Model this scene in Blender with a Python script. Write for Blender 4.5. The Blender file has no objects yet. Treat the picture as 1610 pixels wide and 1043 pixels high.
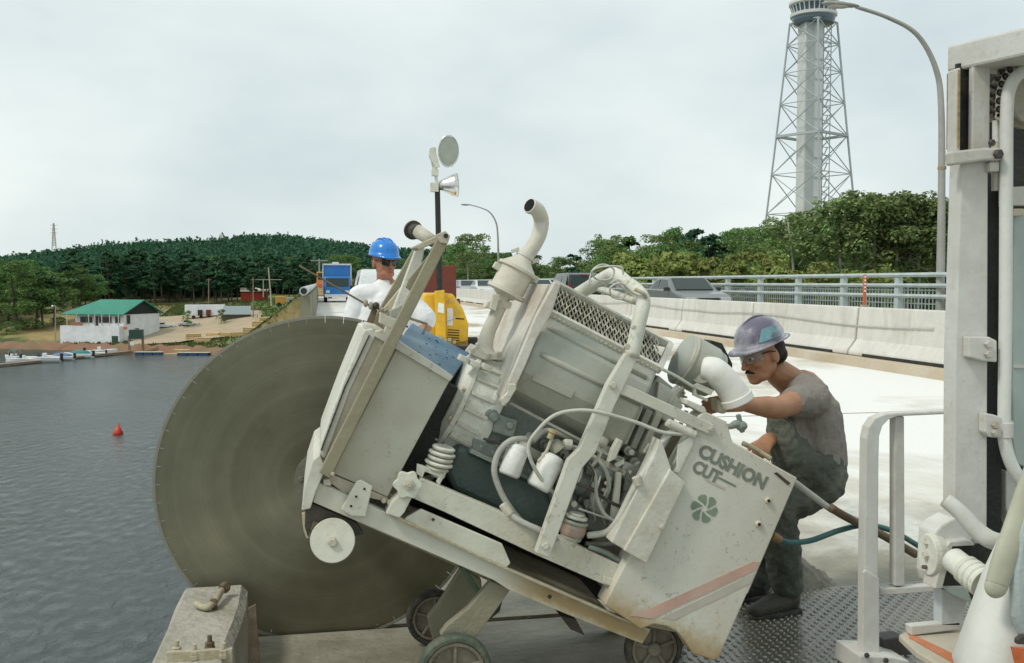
import bpy, bmesh, math, random
import numpy as np
from mathutils import Vector, Matrix, Euler
from math import radians as R, sin, cos, pi, atan, tan, sqrt
random.seed(7); rng = np.random.default_rng(7)
scn = bpy.context.scene; COL = scn.collection

# ------------------------------------------------ camera, world, sun, exposure
PITCH = atan(77.5/1565.0); YAW = R(10.85); EYE = Vector((0, 0, 1.5))
cam = bpy.data.cameras.new('camera'); cam.sensor_width = 36; cam.lens = 1565/1610*36
cam.clip_start = 0.05; cam.clip_end = 6000
camo = bpy.data.objects.new('camera', cam); COL.objects.link(camo)
camo.location = EYE; camo.rotation_euler = (pi/2-PITCH, 0, -YAW); scn.camera = camo
SUN_EL, SUN_AZ = R(52), R(-112)         # azimuth clockwise from +Y: high on the left, behind thin cloud
world = bpy.data.worlds.new('World'); scn.world = world; world.use_nodes = True
wn = world.node_tree; wn.nodes.clear()
def wnode(t, **k):
    n = wn.nodes.new(t)
    for a, b in k.items(): setattr(n, a, b)
    return n
w_out = wnode('ShaderNodeOutputWorld'); w_bg = wnode('ShaderNodeBackground'); w_bg.inputs[1].default_value = 1.0
sky = wnode('ShaderNodeTexSky', sky_type='NISHITA'); sky.sun_disc = False
sky.sun_elevation = SUN_EL; sky.sun_rotation = SUN_AZ; sky.dust_density = 3; sky.air_density = 1.2
w_s = wnode('ShaderNodeVectorMath', operation='SCALE'); w_s.inputs['Scale'].default_value = 0.07
wn.links.new(sky.outputs[0], w_s.inputs[0])
w_tc = wnode('ShaderNodeTexCoord'); w_map = wnode('ShaderNodeMapping'); w_map.inputs['Scale'].default_value = (1.0, 1.0, 2.2)
wn.links.new(w_tc.outputs['Generated'], w_map.inputs[0])
w_no = wnode('ShaderNodeTexNoise'); w_no.inputs['Scale'].default_value = 2.6; w_no.inputs['Detail'].default_value = 5; w_no.inputs['Roughness'].default_value = .5
wn.links.new(w_map.outputs[0], w_no.inputs['Vector'])
w_cr = wnode('ShaderNodeValToRGB'); wn.links.new(w_no.outputs[0], w_cr.inputs[0])
w_cr.color_ramp.elements[0].position = .28; w_cr.color_ramp.elements[0].color = (.55, .635, .665, 1)
w_cr.color_ramp.elements[1].position = .68; w_cr.color_ramp.elements[1].color = (.80, .87, .845, 1)
w_mx = wnode('ShaderNodeMixRGB'); w_mx.inputs[0].default_value = .90
wn.links.new(w_s.outputs[0], w_mx.inputs[1]); wn.links.new(w_cr.outputs[0], w_mx.inputs[2])
wn.links.new(w_mx.outputs[0], w_bg.inputs[0]); wn.links.new(w_bg.outputs[0], w_out.inputs[0])
sun = bpy.data.lights.new('sun', 'SUN'); sun.energy = 1.5; sun.angle = R(10); sun.color = (1, .96, .88)
suno = bpy.data.objects.new('sun', sun); COL.objects.link(suno)
sdir = Vector((sin(SUN_AZ)*cos(SUN_EL), cos(SUN_AZ)*cos(SUN_EL), sin(SUN_EL)))
suno.rotation_euler = sdir.to_track_quat('Z', 'Y').to_euler(); suno.location = (-20, -10, 30)
scn.view_settings.view_transform = 'Standard'; scn.view_settings.look = 'None'
scn.view_settings.exposure = 0.24; scn.view_settings.gamma = 1
scn.cycles.max_bounces = 5; scn.cycles.diffuse_bounces = 3; scn.cycles.glossy_bounces = 3
scn.cycles.transparent_max_bounces = 4; scn.cycles.volume_bounces = 0

# ------------------------------------------------ pixel -> place helpers (photo is 1610 x 1043)
FV = Vector((sin(YAW)*cos(PITCH), cos(YAW)*cos(PITCH), -sin(PITCH)))
RV = Vector((cos(YAW), -sin(YAW), 0)); UV = Vector((sin(YAW)*sin(PITCH), cos(YAW)*sin(PITCH), cos(PITCH)))
def ray(px, py): return FV + RV*((px-805)/1565) + UV*((521.5-py)/1565)
def W(px, py, Y): d = ray(px, py); return EYE + d*((Y-EYE.y)/d.y)     # point on the vertical plane y = Y
def Wz(px, py, z): d = ray(px, py); return EYE + d*((z-EYE.z)/d.z)    # point on level z
def Wd(px, py, D): return EYE + ray(px, py)*D                        # point at depth D
def PR(r, px, py, Y): return r*(W(px, py, Y)-EYE).dot(FV)/1565        # r pixels -> metres there

# ------------------------------------------------ materials
MATS = {}
def nodes_of(m): return m.node_tree.nodes, m.node_tree.links
def mat(name, col, rough=.7, metal=0.0, dirt=None, dirt_amt=.5, scale=8.0, var=.12, bump=.15, bscale=60., spec=.4, edge=None, coat=0, objvar=0.0, streak=1.0, lo=.48, hi=.72, stain=None, specks=0.0):
    if name in MATS: return MATS[name]
    m = bpy.data.materials.new(name); m.use_nodes = True; MATS[name] = m
    N, L = nodes_of(m); b = N['Principled BSDF']
    b.inputs['Roughness'].default_value = rough; b.inputs['Metallic'].default_value = metal
    b.inputs['Specular IOR Level'].default_value = spec
    if coat: b.inputs['Coat Weight'].default_value = coat
    tc = N.new('ShaderNodeTexCoord'); mp = N.new('ShaderNodeMapping'); L.new(tc.outputs['Object'], mp.inputs[0])
    mp.inputs['Scale'].default_value = (1, 1, 1/streak)
    n1 = N.new('ShaderNodeTexNoise'); n1.inputs['Scale'].default_value = scale; n1.inputs['Detail'].default_value = 7; n1.inputs['Roughness'].default_value = .62
    L.new(mp.outputs[0], n1.inputs['Vector'])
    r1 = N.new('ShaderNodeMapRange'); r1.inputs['From Min'].default_value = .3; r1.inputs['From Max'].default_value = .7
    r1.inputs['To Min'].default_value = 1-var; r1.inputs['To Max'].default_value = 1+var; L.new(n1.outputs[0], r1.inputs[0])
    sc = N.new('ShaderNodeVectorMath'); sc.operation = 'SCALE'; sc.inputs[0].default_value = col[:3]; L.new(r1.outputs[0], sc.inputs['Scale'])
    last = sc.outputs[0]
    if dirt:
        n2 = N.new('ShaderNodeTexNoise'); n2.inputs['Scale'].default_value = scale*.45; n2.inputs['Detail'].default_value = 9; n2.inputs['Roughness'].default_value = .7
        L.new(mp.outputs[0], n2.inputs['Vector'])
        r2 = N.new('ShaderNodeMapRange'); r2.inputs['From Min'].default_value = lo; r2.inputs['From Max'].default_value = hi
        r2.inputs['To Max'].default_value = dirt_amt; L.new(n2.outputs[0], r2.inputs[0])
        mx = N.new('ShaderNodeMixRGB'); mx.inputs[2].default_value = (*dirt[:3], 1); L.new(r2.outputs[0], mx.inputs[0]); L.new(last, mx.inputs[1]); last = mx.outputs[0]
    if specks:   # slurry spatter and small chips
        n6 = N.new('ShaderNodeTexNoise'); n6.inputs['Scale'].default_value = 42; n6.inputs['Detail'].default_value = 4; n6.inputs['Roughness'].default_value = .7; L.new(tc.outputs['Object'], n6.inputs['Vector'])
        n7 = N.new('ShaderNodeTexNoise'); n7.inputs['Scale'].default_value = 4.5; n7.inputs['Detail'].default_value = 3; L.new(tc.outputs['Object'], n7.inputs['Vector'])
        a7 = N.new('ShaderNodeMath'); a7.operation = 'MULTIPLY_ADD'; L.new(n7.outputs[0], a7.inputs[0]); a7.inputs[1].default_value = .35; L.new(n6.outputs[0], a7.inputs[2])
        r7 = N.new('ShaderNodeMapRange'); r7.inputs['From Min'].default_value = .77; r7.inputs['From Max'].default_value = .86; r7.inputs['To Max'].default_value = specks; L.new(a7.outputs[0], r7.inputs[0])
        mx = N.new('ShaderNodeMixRGB'); mx.inputs[2].default_value = (.27, .23, .15, 1); L.new(r7.outputs[0], mx.inputs[0]); L.new(last, mx.inputs[1]); last = mx.outputs[0]
    if stain:   # a rust stain lying along the line A-B of the object, radius rad
        A, B_, rad, scol, samt = stain; g_ = N.new('ShaderNodeNewGeometry'); dr = (B_-A).normalized()
        sb = N.new('ShaderNodeVectorMath'); sb.operation = 'SUBTRACT'; L.new(tc.outputs['Object'], sb.inputs[0]); sb.inputs[1].default_value = A
        cx = N.new('ShaderNodeVectorMath'); cx.operation = 'CROSS_PRODUCT'; L.new(sb.outputs[0], cx.inputs[0]); cx.inputs[1].default_value = dr
        le = N.new('ShaderNodeVectorMath'); le.operation = 'LENGTH'; L.new(cx.outputs[0], le.inputs[0])
        dt = N.new('ShaderNodeVectorMath'); dt.operation = 'DOT_PRODUCT'; L.new(sb.outputs[0], dt.inputs[0]); dt.inputs[1].default_value = dr
        n5 = N.new('ShaderNodeTexNoise'); n5.inputs['Scale'].default_value = 16; n5.inputs['Detail'].default_value = 7; n5.inputs['Roughness'].default_value = .65; L.new(tc.outputs['Object'], n5.inputs['Vector'])
        a5 = N.new('ShaderNodeMath'); a5.operation = 'MULTIPLY_ADD'; L.new(n5.outputs[0], a5.inputs[0]); a5.inputs[1].default_value = rad*1.3; L.new(le.outputs['Value'], a5.inputs[2])
        r5 = N.new('ShaderNodeMapRange'); r5.interpolation_type = 'SMOOTHSTEP'; r5.inputs['From Min'].default_value = rad*1.65; r5.inputs['From Max'].default_value = rad*.75; r5.inputs['To Max'].default_value = samt; L.new(a5.outputs[0], r5.inputs[0])
        r6 = N.new('ShaderNodeMapRange'); r6.interpolation_type = 'SMOOTHSTEP'; r6.inputs['From Min'].default_value = -.05; r6.inputs['From Max'].default_value = .18; L.new(dt.outputs['Value'], r6.inputs[0])
        m5 = N.new('ShaderNodeMath'); m5.operation = 'MULTIPLY'; L.new(r5.outputs[0], m5.inputs[0]); L.new(r6.outputs[0], m5.inputs[1])
        mx = N.new('ShaderNodeMixRGB'); mx.inputs[2].default_value = (*scol, 1); r8 = N.new('ShaderNodeMapRange'); r8.interpolation_type = 'SMOOTHSTEP'; Ln = (B_-A).length; r8.inputs['From Min'].default_value = Ln+.06; r8.inputs['From Max'].default_value = Ln; L.new(dt.outputs['Value'], r8.inputs[0])
        m8 = N.new('ShaderNodeMath'); m8.operation = 'MULTIPLY'; L.new(m5.outputs[0], m8.inputs[0]); L.new(r8.outputs[0], m8.inputs[1])
        L.new(m8.outputs[0], mx.inputs[0]); L.new(last, mx.inputs[1]); last = mx.outputs[0]
    if edge:   # worn / rusty edges where the surface turns (pointiness follows the shape, not the light)
        g = N.new('ShaderNodeNewGeometry'); r3 = N.new('ShaderNodeMapRange'); r3.inputs['From Min'].default_value = .52; r3.inputs['From Max'].default_value = .62
        L.new(g.outputs['Pointiness'], r3.inputs[0])
        n3 = N.new('ShaderNodeTexNoise'); n3.inputs['Scale'].default_value = scale*2.5; L.new(tc.outputs['Object'], n3.inputs['Vector'])
        mu = N.new('ShaderNodeMath'); mu.operation = 'MULTIPLY'; L.new(r3.outputs[0], mu.inputs[0]); L.new(n3.outputs[0], mu.inputs[1])
        mx = N.new('ShaderNodeMixRGB'); mx.inputs[2].default_value = (*edge[:3], 1); L.new(mu.outputs[0], mx.inputs[0]); L.new(last, mx.inputs[1]); last = mx.outputs[0]
    if objvar:
        oi = N.new('ShaderNodeObjectInfo'); hs = N.new('ShaderNodeHueSaturation')
        r4 = N.new('ShaderNodeMapRange'); r4.inputs['To Min'].default_value = 1-objvar; r4.inputs['To Max'].default_value = 1+objvar
        L.new(oi.outputs['Random'], r4.inputs[0]); L.new(r4.outputs[0], hs.inputs['Value'])
        L.new(last, hs.inputs['Color']); last = hs.outputs[0]
    L.new(last, b.inputs['Base Color'])
    if bump:
        n4 = N.new('ShaderNodeTexNoise'); n4.inputs['Scale'].default_value = bscale; n4.inputs['Detail'].default_value = 5; L.new(tc.outputs['Object'], n4.inputs['Vector'])
        bp = N.new('ShaderNodeBump'); bp.inputs['Strength'].default_value = bump; bp.inputs['Distance'].default_value = .02
        L.new(n4.outputs[0], bp.inputs['Height']); L.new(bp.outputs[0], b.inputs['Normal'])
        rr = N.new('ShaderNodeMapRange'); rr.inputs['To Min'].default_value = max(.02, rough-.12); rr.inputs['To Max'].default_value = min(1, rough+.12)
        L.new(n1.outputs[0], rr.inputs[0]); L.new(rr.outputs[0], b.inputs['Roughness'])
    return m
def leafmat(name, c1, c2, objvar=.25):
    m = bpy.data.materials.new(name); m.use_nodes = True; N, L = nodes_of(m); b = N['Principled BSDF']
    g = N.new('ShaderNodeNewGeometry'); r = N.new('ShaderNodeValToRGB')
    r.color_ramp.elements[0].color = (*c1, 1); r.color_ramp.elements[1].color = (*c2, 1)
    L.new(g.outputs['Random Per Island'], r.inputs[0])
    oi = N.new('ShaderNodeObjectInfo'); hs = N.new('ShaderNodeHueSaturation')
    a = N.new('ShaderNodeMapRange'); a.inputs['To Min'].default_value = 1-objvar; a.inputs['To Max'].default_value = 1+objvar; L.new(oi.outputs['Random'], a.inputs[0])
    h = N.new('ShaderNodeMapRange'); h.inputs['To Min'].default_value = .485; h.inputs['To Max'].default_value = .515; L.new(oi.outputs['Random'], h.inputs[0])
    L.new(a.outputs[0], hs.inputs['Value']); L.new(h.outputs[0], hs.inputs['Hue']); L.new(r.outputs[0], hs.inputs['Color'])
    L.new(hs.outputs[0], b.inputs['Base Color']); b.inputs['Roughness'].default_value = .75; b.inputs['Specular IOR Level'].default_value = .25
    tr = N.new('ShaderNodeBsdfTranslucent'); L.new(hs.outputs[0], tr.inputs[0]); ms = N.new('ShaderNodeMixShader'); ms.inputs[0].default_value = .3
    L.new(b.outputs[0], ms.inputs[1]); L.new(tr.outputs[0], ms.inputs[2]); L.new(ms.outputs[0], N['Material Output'].inputs[0])
    MATS[name] = m; return m

RUST = (.30, .19, .08)
white = mat('machine_paint', (.655, .665, .565), .55, dirt=(.46, .41, .29), dirt_amt=.7, scale=5, var=.07, bump=.10, edge=(.28, .20, .10), specks=.42)
white2 = mat('white_paint_dusty', (.70, .71, .63), .6, dirt=(.44, .41, .31), dirt_amt=.65, scale=7, var=.07, bump=.12, edge=(.30, .23, .13), specks=.42)
tanp = mat('tan_paint', (.52, .47, .36), .65, dirt=(.42, .33, .2), dirt_amt=.6, scale=7, bump=.1)
olive = mat('olive_bare_bar', (.28, .255, .165), .6, dirt=(.24, .2, .13), dirt_amt=.6, scale=9, bump=.1)
greyp = mat('engine_grey_paint', (.40, .43, .38), .45, dirt=(.31, .31, .25), dirt_amt=.7, scale=5, bump=.08, edge=(.25, .2, .1), specks=.5)
enggreen = mat('engine_block_green', (.19, .22, .19), .5, dirt=(.38, .39, .33), dirt_amt=.75, scale=10, bump=.35, bscale=40, spec=.6)
darkm = mat('grime_and_shade_black', (.018, .019, .016), .6, dirt=(.06, .055, .045), dirt_amt=.6, scale=12, bump=.3)  # black grime; also colours the plates that stand in for shade
bluep = mat('blue_enamel', (.05, .16, .30), .5, dirt=(.26, .34, .38), dirt_amt=.75, scale=5, bump=.1, lo=.4, hi=.65)
rustm = mat('rusty_steel', (.36, .26, .12), .85, dirt=(.17, .10, .04), dirt_amt=.9, scale=14, bump=.4, streak=.4)
muddy = mat('muddy_steel', (.42, .38, .27), .8, dirt=(.26, .2, .11), dirt_amt=.85, scale=12, bump=.3)
darksteel = mat('dark_steel', (.05, .045, .04), .5, dirt=(.15, .11, .07), dirt_amt=.6, scale=20, bump=.2)
brownsteel = mat('brown_steel', (.12, .085, .05), .6, dirt=(.25, .2, .13), dirt_amt=.6, scale=20)
chrome = mat('aluminium', (.72, .72, .7), .28, 1.0, dirt=(.5, .42, .3), dirt_amt=.4, scale=12, bump=.05)
rubber = mat('tyre_rubber', (.04, .041, .035), .85, dirt=(.24, .21, .15), dirt_amt=.6, scale=20, bump=.3)
greenr = mat('green_tyre', (.07, .09, .065), .8, dirt=(.20, .20, .15), dirt_amt=.95, scale=18, bump=.2)
hubm = mat('wheel_casting', (.22, .20, .15), .75, dirt=(.10, .08, .05), dirt_amt=.8, scale=18, bump=.3)
hosem = mat('grey_hose', (.42, .42, .37), .6, dirt=(.25, .24, .2), dirt_amt=.5, scale=20)
tealh = mat('teal_hose', (.03, .12, .115), .45, dirt=(.2, .24, .2), dirt_amt=.4, scale=14)
orangep = mat('orange_paint', (.55, .13, .04), .55, dirt=(.4, .3, .2), dirt_amt=.5, scale=9)
yellowp = mat('yellow_paint', (.72, .42, .02), .45, dirt=(.42, .27, .06), dirt_amt=.5, scale=9, bump=.06)
paperw = mat('white_sticker', (.78, .78, .76), .6)
rustred = mat('rust_red_paint', (.16, .035, .022), .75, dirt=(.09, .04, .03), dirt_amt=.7, scale=4)
glass = mat('dark_glass', (.03, .04, .045), .06, spec=.9, bump=0)
glassl = mat('windscreen_glass', (.02, .035, .032), .12, spec=.45, bump=0)
concrete = mat('barrier_concrete', (.60, .59, .54), .9, dirt=(.36, .33, .26), dirt_amt=.6, scale=3.0, var=.12, bump=.4, bscale=30, streak=2.2)
conc_old = mat('old_concrete', (.38, .36, .30), .9, dirt=(.22, .19, .13), dirt_amt=.7, scale=9, bump=.7, bscale=35)
railm = mat('galvanised_rail', (.52, .58, .56), .5, .3, dirt=(.3, .3, .27), dirt_amt=.4, scale=3, bump=0)
polem = mat('lamp_pole_steel', (.36, .36, .32), .5, .3, dirt=(.24, .22, .18), dirt_amt=.5, scale=2, bump=0)
wood = mat('weathered_wood', (.28, .22, .15), .9, dirt=(.14, .11, .08), dirt_amt=.6, scale=3)
lumber = mat('fresh_lumber', (.52, .38, .20), .85, dirt=(.3, .2, .1), dirt_amt=.6, scale=2, objvar=.2)
bark = mat('bark', (.10, .08, .06), .95, dirt=(.05, .045, .035), dirt_amt=.7, scale=3, bump=0)
bark_pale = mat('pale_bark', (.40, .38, .32), .9, dirt=(.12, .1, .08), dirt_amt=.8, scale=2.5, bump=0)

# ------------------------------------------------ object helpers
def tag(o, label=None, cat=None, group=None, kind=None):
    if label: o['label'] = label
    if cat: o['category'] = cat
    if group: o['group'] = group
    if kind: o['kind'] = kind
    return o
def thing(name, label, cat, loc=(0, 0, 0), rz=0, group=None, rot=None):
    o = bpy.data.objects.new(name, None); COL.objects.link(o); o.location = loc
    o.rotation_euler = rot if rot else (0, 0, rz); o.empty_display_size = .1
    return tag(o, label, cat, group)
def obj(name, bm, m, parent=None, smooth=False, bevel=0.0, world=False, seg=2, ang=35):
    me = bm if isinstance(bm, bpy.types.Mesh) else bpy.data.meshes.new(name)
    if me is not bm: bm.to_mesh(me); bm.free()
    if not me.materials: me.materials.append(m)
    o = bpy.data.objects.new(name, me); COL.objects.link(o)
    if smooth and len(me.polygons): me.polygons.foreach_set('use_smooth', [True]*len(me.polygons))
    if bevel:
        b = o.modifiers.new('bevel', 'BEVEL'); b.width = bevel; b.segments = seg; b.limit_method = 'ANGLE'; b.angle_limit = R(ang); b.harden_normals = False
    if parent:
        o.parent = parent
        if world and parent.type == 'EMPTY': o.matrix_parent_inverse = Matrix.Translation(-parent.location)
    return o
def dup(root, loc=None, rz=None, scale=None, label=None, group=None, deep=True):
    r = root.copy(); COL.objects.link(r)
    if loc is not None: r.location = loc
    if rz is not None: r.rotation_euler = (r.rotation_euler[0], r.rotation_euler[1], rz)
    if scale is not None: r.scale = scale if hasattr(scale, '__len__') else (scale,)*3
    if label: r['label'] = label
    if group: r['group'] = group
    def rec(a, b):
        for ch in a.children:
            c = ch.copy(); COL.objects.link(c); c.parent = b; rec(ch, c)
    rec(root, r); return r
def BM(): return bmesh.new()
def face(bm, vs):
    try: return bm.faces.new(vs)
    except ValueError: return None
def box(bm, c, s, rot=None):
    """box centred at c with full size s, optional 3x3/Euler rotation"""
    M = Matrix.Translation(Vector(c))
    if rot is not None: M = M @ (rot.to_matrix().to_4x4() if isinstance(rot, Euler) else rot.to_4x4())
    r = bmesh.ops.create_cube(bm, size=1.0)['verts']
    for v in r: v.co = M @ Vector((v.co.x*s[0], v.co.y*s[1], v.co.z*s[2]))
def bar(bm, a, b, w, h=None, up=(0, 1, 0)):
    a, b = Vector(a), Vector(b); h = h or w; z = (b-a).normalized(); y = Vector(up)
    x = y.cross(z)
    if x.length < 1e-4: x = Vector((1, 0, 0)).cross(z)
    x.normalize(); y = z.cross(x)
    box(bm, (a+b)/2, (w, h, (b-a).length), Matrix((x, y, z)).transposed())
def ext(bm, A, B):
    """solid between two matching outlines (lists of points)"""
    va = [bm.verts.new(p) for p in A]; vb = [bm.verts.new(p) for p in B]; n = len(A)
    face(bm, va); face(bm, vb[::-1])
    for i in range(n): face(bm, [va[i], vb[i], vb[(i+1) % n], va[(i+1) % n]][::-1])
    bmesh.ops.recalc_face_normals(bm, faces=bm.faces[:])
def pr(bm, pts, Y0, Y1):
    """outline given in photo pixels on plane y=Y0, extruded straight back to y=Y1"""
    A = [W(p[0], p[1], p[2] if len(p) > 2 else Y0) for p in pts]
    ext(bm, A, [Vector((a.x, Y1+(a.y-Y0 if len(pts[0]) > 2 else 0), a.z)) for a in A])
def loft(bm, A, B, caps=True):
    va = [bm.verts.new(p) for p in A]; vb = [bm.verts.new(p) for p in B]; n = len(A)
    for i in range(n): face(bm, [va[i], vb[i], vb[(i+1) % n], va[(i+1) % n]])
    if caps: face(bm, va[::-1]); face(bm, vb)
    bmesh.ops.recalc_face_normals(bm, faces=bm.faces[:])
def frame_of(z):
    z = Vector(z).normalized(); x = Vector((0, 0, 1)).cross(z)
    if x.length < 1e-3: x = Vector((1, 0, 0))
    x.normalize(); return x, z.cross(x), z
def lathe(bm, p0, p1, prof, seg=24, closed=False):
    """rings about the line p0->p1; prof = [(t along 0..1, radius m)]"""
    p0, p1 = Vector(p0), Vector(p1); x, y, z = frame_of(p1-p0); rings = []
    for t, r in prof:
        c = p0.lerp(p1, t)
        rings.append([bm.verts.new(c + x*(r*cos(2*pi*i/seg)) + y*(r*sin(2*pi*i/seg))) for i in range(seg)] if r > 1e-6 else [bm.verts.new(c)])
    pairs = list(zip(rings, rings[1:]))
    if closed: pairs.append((rings[-1], rings[0]))
    for a, b in pairs:
        for i in range(seg):
            j = (i+1) % seg
            if len(a) == 1 and len(b) == 1: break
            if len(a) == 1: face(bm, [a[0], b[i], b[j]])
            elif len(b) == 1: face(bm, [a[i], b[0], a[j]])
            else: face(bm, [a[i], b[i], b[j], a[j]])
    if not closed:
        if len(rings[0]) > 1: face(bm, rings[0][::-1])
        if len(rings[-1]) > 1: face(bm, rings[-1])
    bmesh.ops.recalc_face_normals(bm, faces=bm.faces[:])
def cyl(bm, p0, p1, r, r2=None, seg=20): lathe(bm, p0, p1, [(0, r), (1, r if r2 is None else r2)], seg)
def smooth_path(pts, n=6):
    P = [Vector(p) for p in pts]; out = []
    for i in range(len(P)-1):
        a = P[max(i-1, 0)]; b = P[i]; c = P[i+1]; d = P[min(i+2, len(P)-1)]
        for k in range(n):
            t = k/n; out.append(.5*((2*b)+(c-a)*t+(2*a-5*b+4*c-d)*t*t+(3*b-a-3*c+d)*t**3))
    return out+[P[-1]]
def tube(bm, pts, r, seg=10, n=6, rads=None, caps=True):
    P = smooth_path(pts, n) if n > 1 else [Vector(p) for p in pts]
    if rads:
        k = np.linspace(0, len(rads)-1, len(P)); rr = np.interp(k, range(len(rads)), rads)
    else: rr = [r]*len(P)
    prev = None; rings = []
    for i, p in enumerate(P):
        t = (P[min(i+1, len(P)-1)]-P[max(i-1, 0)])
        t = t.normalized() if t.length > 1e-9 else Vector((0, 0, 1))
        if prev is None: x, y, _ = frame_of(t)
        else:
            x = prev - t*prev.dot(t); x = x.normalized() if x.length > 1e-6 else frame_of(t)[0]; y = t.cross(x)
        prev = x
        rings.append([bm.verts.new(p+x*(rr[i]*cos(2*pi*k/seg))+y*(rr[i]*sin(2*pi*k/seg))) for k in range(seg)])
    for a, b in zip(rings, rings[1:]):
        for k in range(seg): face(bm, [a[k], a[(k+1) % seg], b[(k+1) % seg], b[k]])
    if caps: face(bm, rings[0][::-1]); face(bm, rings[-1])
def ball(bm, c, r, sub=2, M=None):
    vs = bmesh.ops.create_icosphere(bm, subdivisions=sub, radius=1.0)['verts']
    r = r if hasattr(r, '__len__') else (r,)*3
    for v in vs:
        q = Vector((v.co.x*r[0], v.co.y*r[1], v.co.z*r[2])); v.co = Vector(c) + (M @ q if M is not None else q)
def bolt(bm, c, r, h, axis=(0, -1, 0)):
    c = Vector(c); a = Vector(axis).normalized(); lathe(bm, c, c+a*h, [(0, r), (.8, r), (1, r*.8)], 6)
def mesh_np(name, V, F):
    me = bpy.data.meshes.new(name); me.from_pydata([tuple(v) for v in V], [], [tuple(f) for f in F]); me.update(); return me

# ================================================= SETTING: water, land, deck
def sheet(name, xs, ys, hf, m, smooth=True):
    V = []; F = []; nx, ny = len(xs), len(ys)
    for y in ys:
        for x in xs: V.append((x, y, hf(x, y)))
    for j in range(ny-1):
        for i in range(nx-1): a = j*nx+i; F.append((a, a+1, a+nx+1, a+nx))
    o = obj(name, mesh_np(name, V, F), m, smooth=smooth); tag(o, kind='structure'); return o
# water
wm = bpy.data.materials.new('river_surface'); wm.use_nodes = True; N, L = nodes_of(wm); b = N['Principled BSDF']
b.inputs['Base Color'].default_value = (.045, .062, .060, 1); b.inputs['Roughness'].default_value = .16; b.inputs['IOR'].default_value = 1.33
tc = N.new('ShaderNodeTexCoord'); mp = N.new('ShaderNodeMapping'); mp.inputs['Scale'].default_value = (1, .55, 1); mp.inputs['Rotation'].default_value = (0, 0, .3); L.new(tc.outputs['Object'], mp.inputs[0])
n1 = N.new('ShaderNodeTexNoise'); n1.inputs['Scale'].default_value = 1.3; n1.inputs['Detail'].default_value = 6; n1.inputs['Roughness'].default_value = .6; n1.inputs['Distortion'].default_value = .6
L.new(mp.outputs[0], n1.inputs['Vector']); bp = N.new('ShaderNodeBump'); bp.inputs['Strength'].default_value = 1; bp.inputs['Distance'].default_value = .23
L.new(n1.outputs[0], bp.inputs['Height']); L.new(bp.outputs[0], b.inputs['Normal'])
n2 = N.new('ShaderNodeTexNoise'); n2.inputs['Scale'].default_value = .03; n2.inputs['Detail'].default_value = 4; L.new(tc.outputs['Object'], n2.inputs['Vector'])
mr = N.new('ShaderNodeMapRange'); mr.inputs['From Min'].default_value = .35; mr.inputs['From Max'].default_value = .65; mr.inputs['To Min'].default_value = .12; mr.inputs['To Max'].default_value = .28
L.new(n2.outputs[0], mr.inputs[0]); L.new(mr.outputs[0], b.inputs['Roughness'])
sheet('river_water', [-900, -300, -60, 0, 60, 300], [-60, 20, 120, 260, 500], lambda x, y: -15.0, wm)
# far land on the left and ahead
def shore(x): return 241.0+.56*max(0, -30-x) if x < -30 else 241-1.2*min(12, x+30)
def sm(a, b, t): t = max(0, min(1, (t-a)/(b-a))); return t*t*(3-2*t)
def land(x, y):
    s = y-shore(x)
    z = np.interp(s, [-12, -1, 2, 10, 20, 44, 60, 100, 140, 200, 330, 540, 620, 1500], [-18, -15.6, -13.9, -13.2, -12.2, -8.6, -7.2, -5.2, -3.6, -1, 6, 25, 30, 20])
    if s > 200:   # long wooded ridge, lower towards the far left
        k = sm(200, 420, s); a = np.interp(x/y, [-.32, -.27, -.20, -.13, -.05, .05, .14, .5], [.42, .66, .92, .97, 1.05, .72, .5, .4]); z = z*(1-k)+z*a*k
    if x > -45 and s > 2: z = max(z, -.6-max(0, -x-3.5)*.78) if x < -1 else max(z, -.02)
    if x > 13: z = min(z, max(-2.6, -.5-(x-13)*.4)) if y < 420 else z
    return float(z) + .25*sin(x*.21+y*.13)*(s > 12)*(x < -3)
gm = bpy.data.materials.new('river_bank_ground'); gm.use_nodes = True; N, L = nodes_of(gm); b = N['Principled BSDF']; b.inputs['Roughness'].default_value = .95
tc = N.new('ShaderNodeTexCoord'); n1 = N.new('ShaderNodeTexNoise'); n1.inputs['Scale'].default_value = .055; n1.inputs['Detail'].default_value = 8; n1.inputs['Roughness'].default_value = .65
L.new(tc.outputs['Object'], n1.inputs['Vector']); cr = N.new('ShaderNodeValToRGB'); L.new(n1.outputs[0], cr.inputs[0])
E = cr.color_ramp.elements; E[0].position = .36; E[0].color = (.05, .085, .025, 1); E[1].position = .7; E[1].color = (.30, .23, .13, 1)
e = E.new(.47); e.color = (.10, .125, .04, 1); e = E.new(.55); e.color = (.22, .17, .07, 1)
n2 = N.new('ShaderNodeTexNoise'); n2.inputs['Scale'].default_value = 1.2; n2.inputs['Detail'].default_value = 5; L.new(tc.outputs['Object'], n2.inputs['Vector'])
mr = N.new('ShaderNodeMapRange'); mr.inputs['To Min'].default_value = .6; mr.inputs['To Max'].default_value = 1.4; L.new(n2.outputs[0], mr.inputs[0])
vm = N.new('ShaderNodeVectorMath'); vm.operation = 'SCALE'; L.new(cr.outputs[0], vm.inputs[0]); L.new(mr.outputs[0], vm.inputs['Scale']); L.new(vm.outputs[0], b.inputs['Base Color'])
xs = sorted(set(list(np.arange(-420, -60, 15.)) + list(np.arange(-60, 60, 2.5)) + list(np.arange(60, 600, 20.))))
ys = sorted(set(list(np.arange(216, 300, 2.5)) + list(np.arange(300, 1000, 20.)) + [1100, 1300, 1600]))
sheet('river_bank', xs, ys, land, gm)
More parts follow.
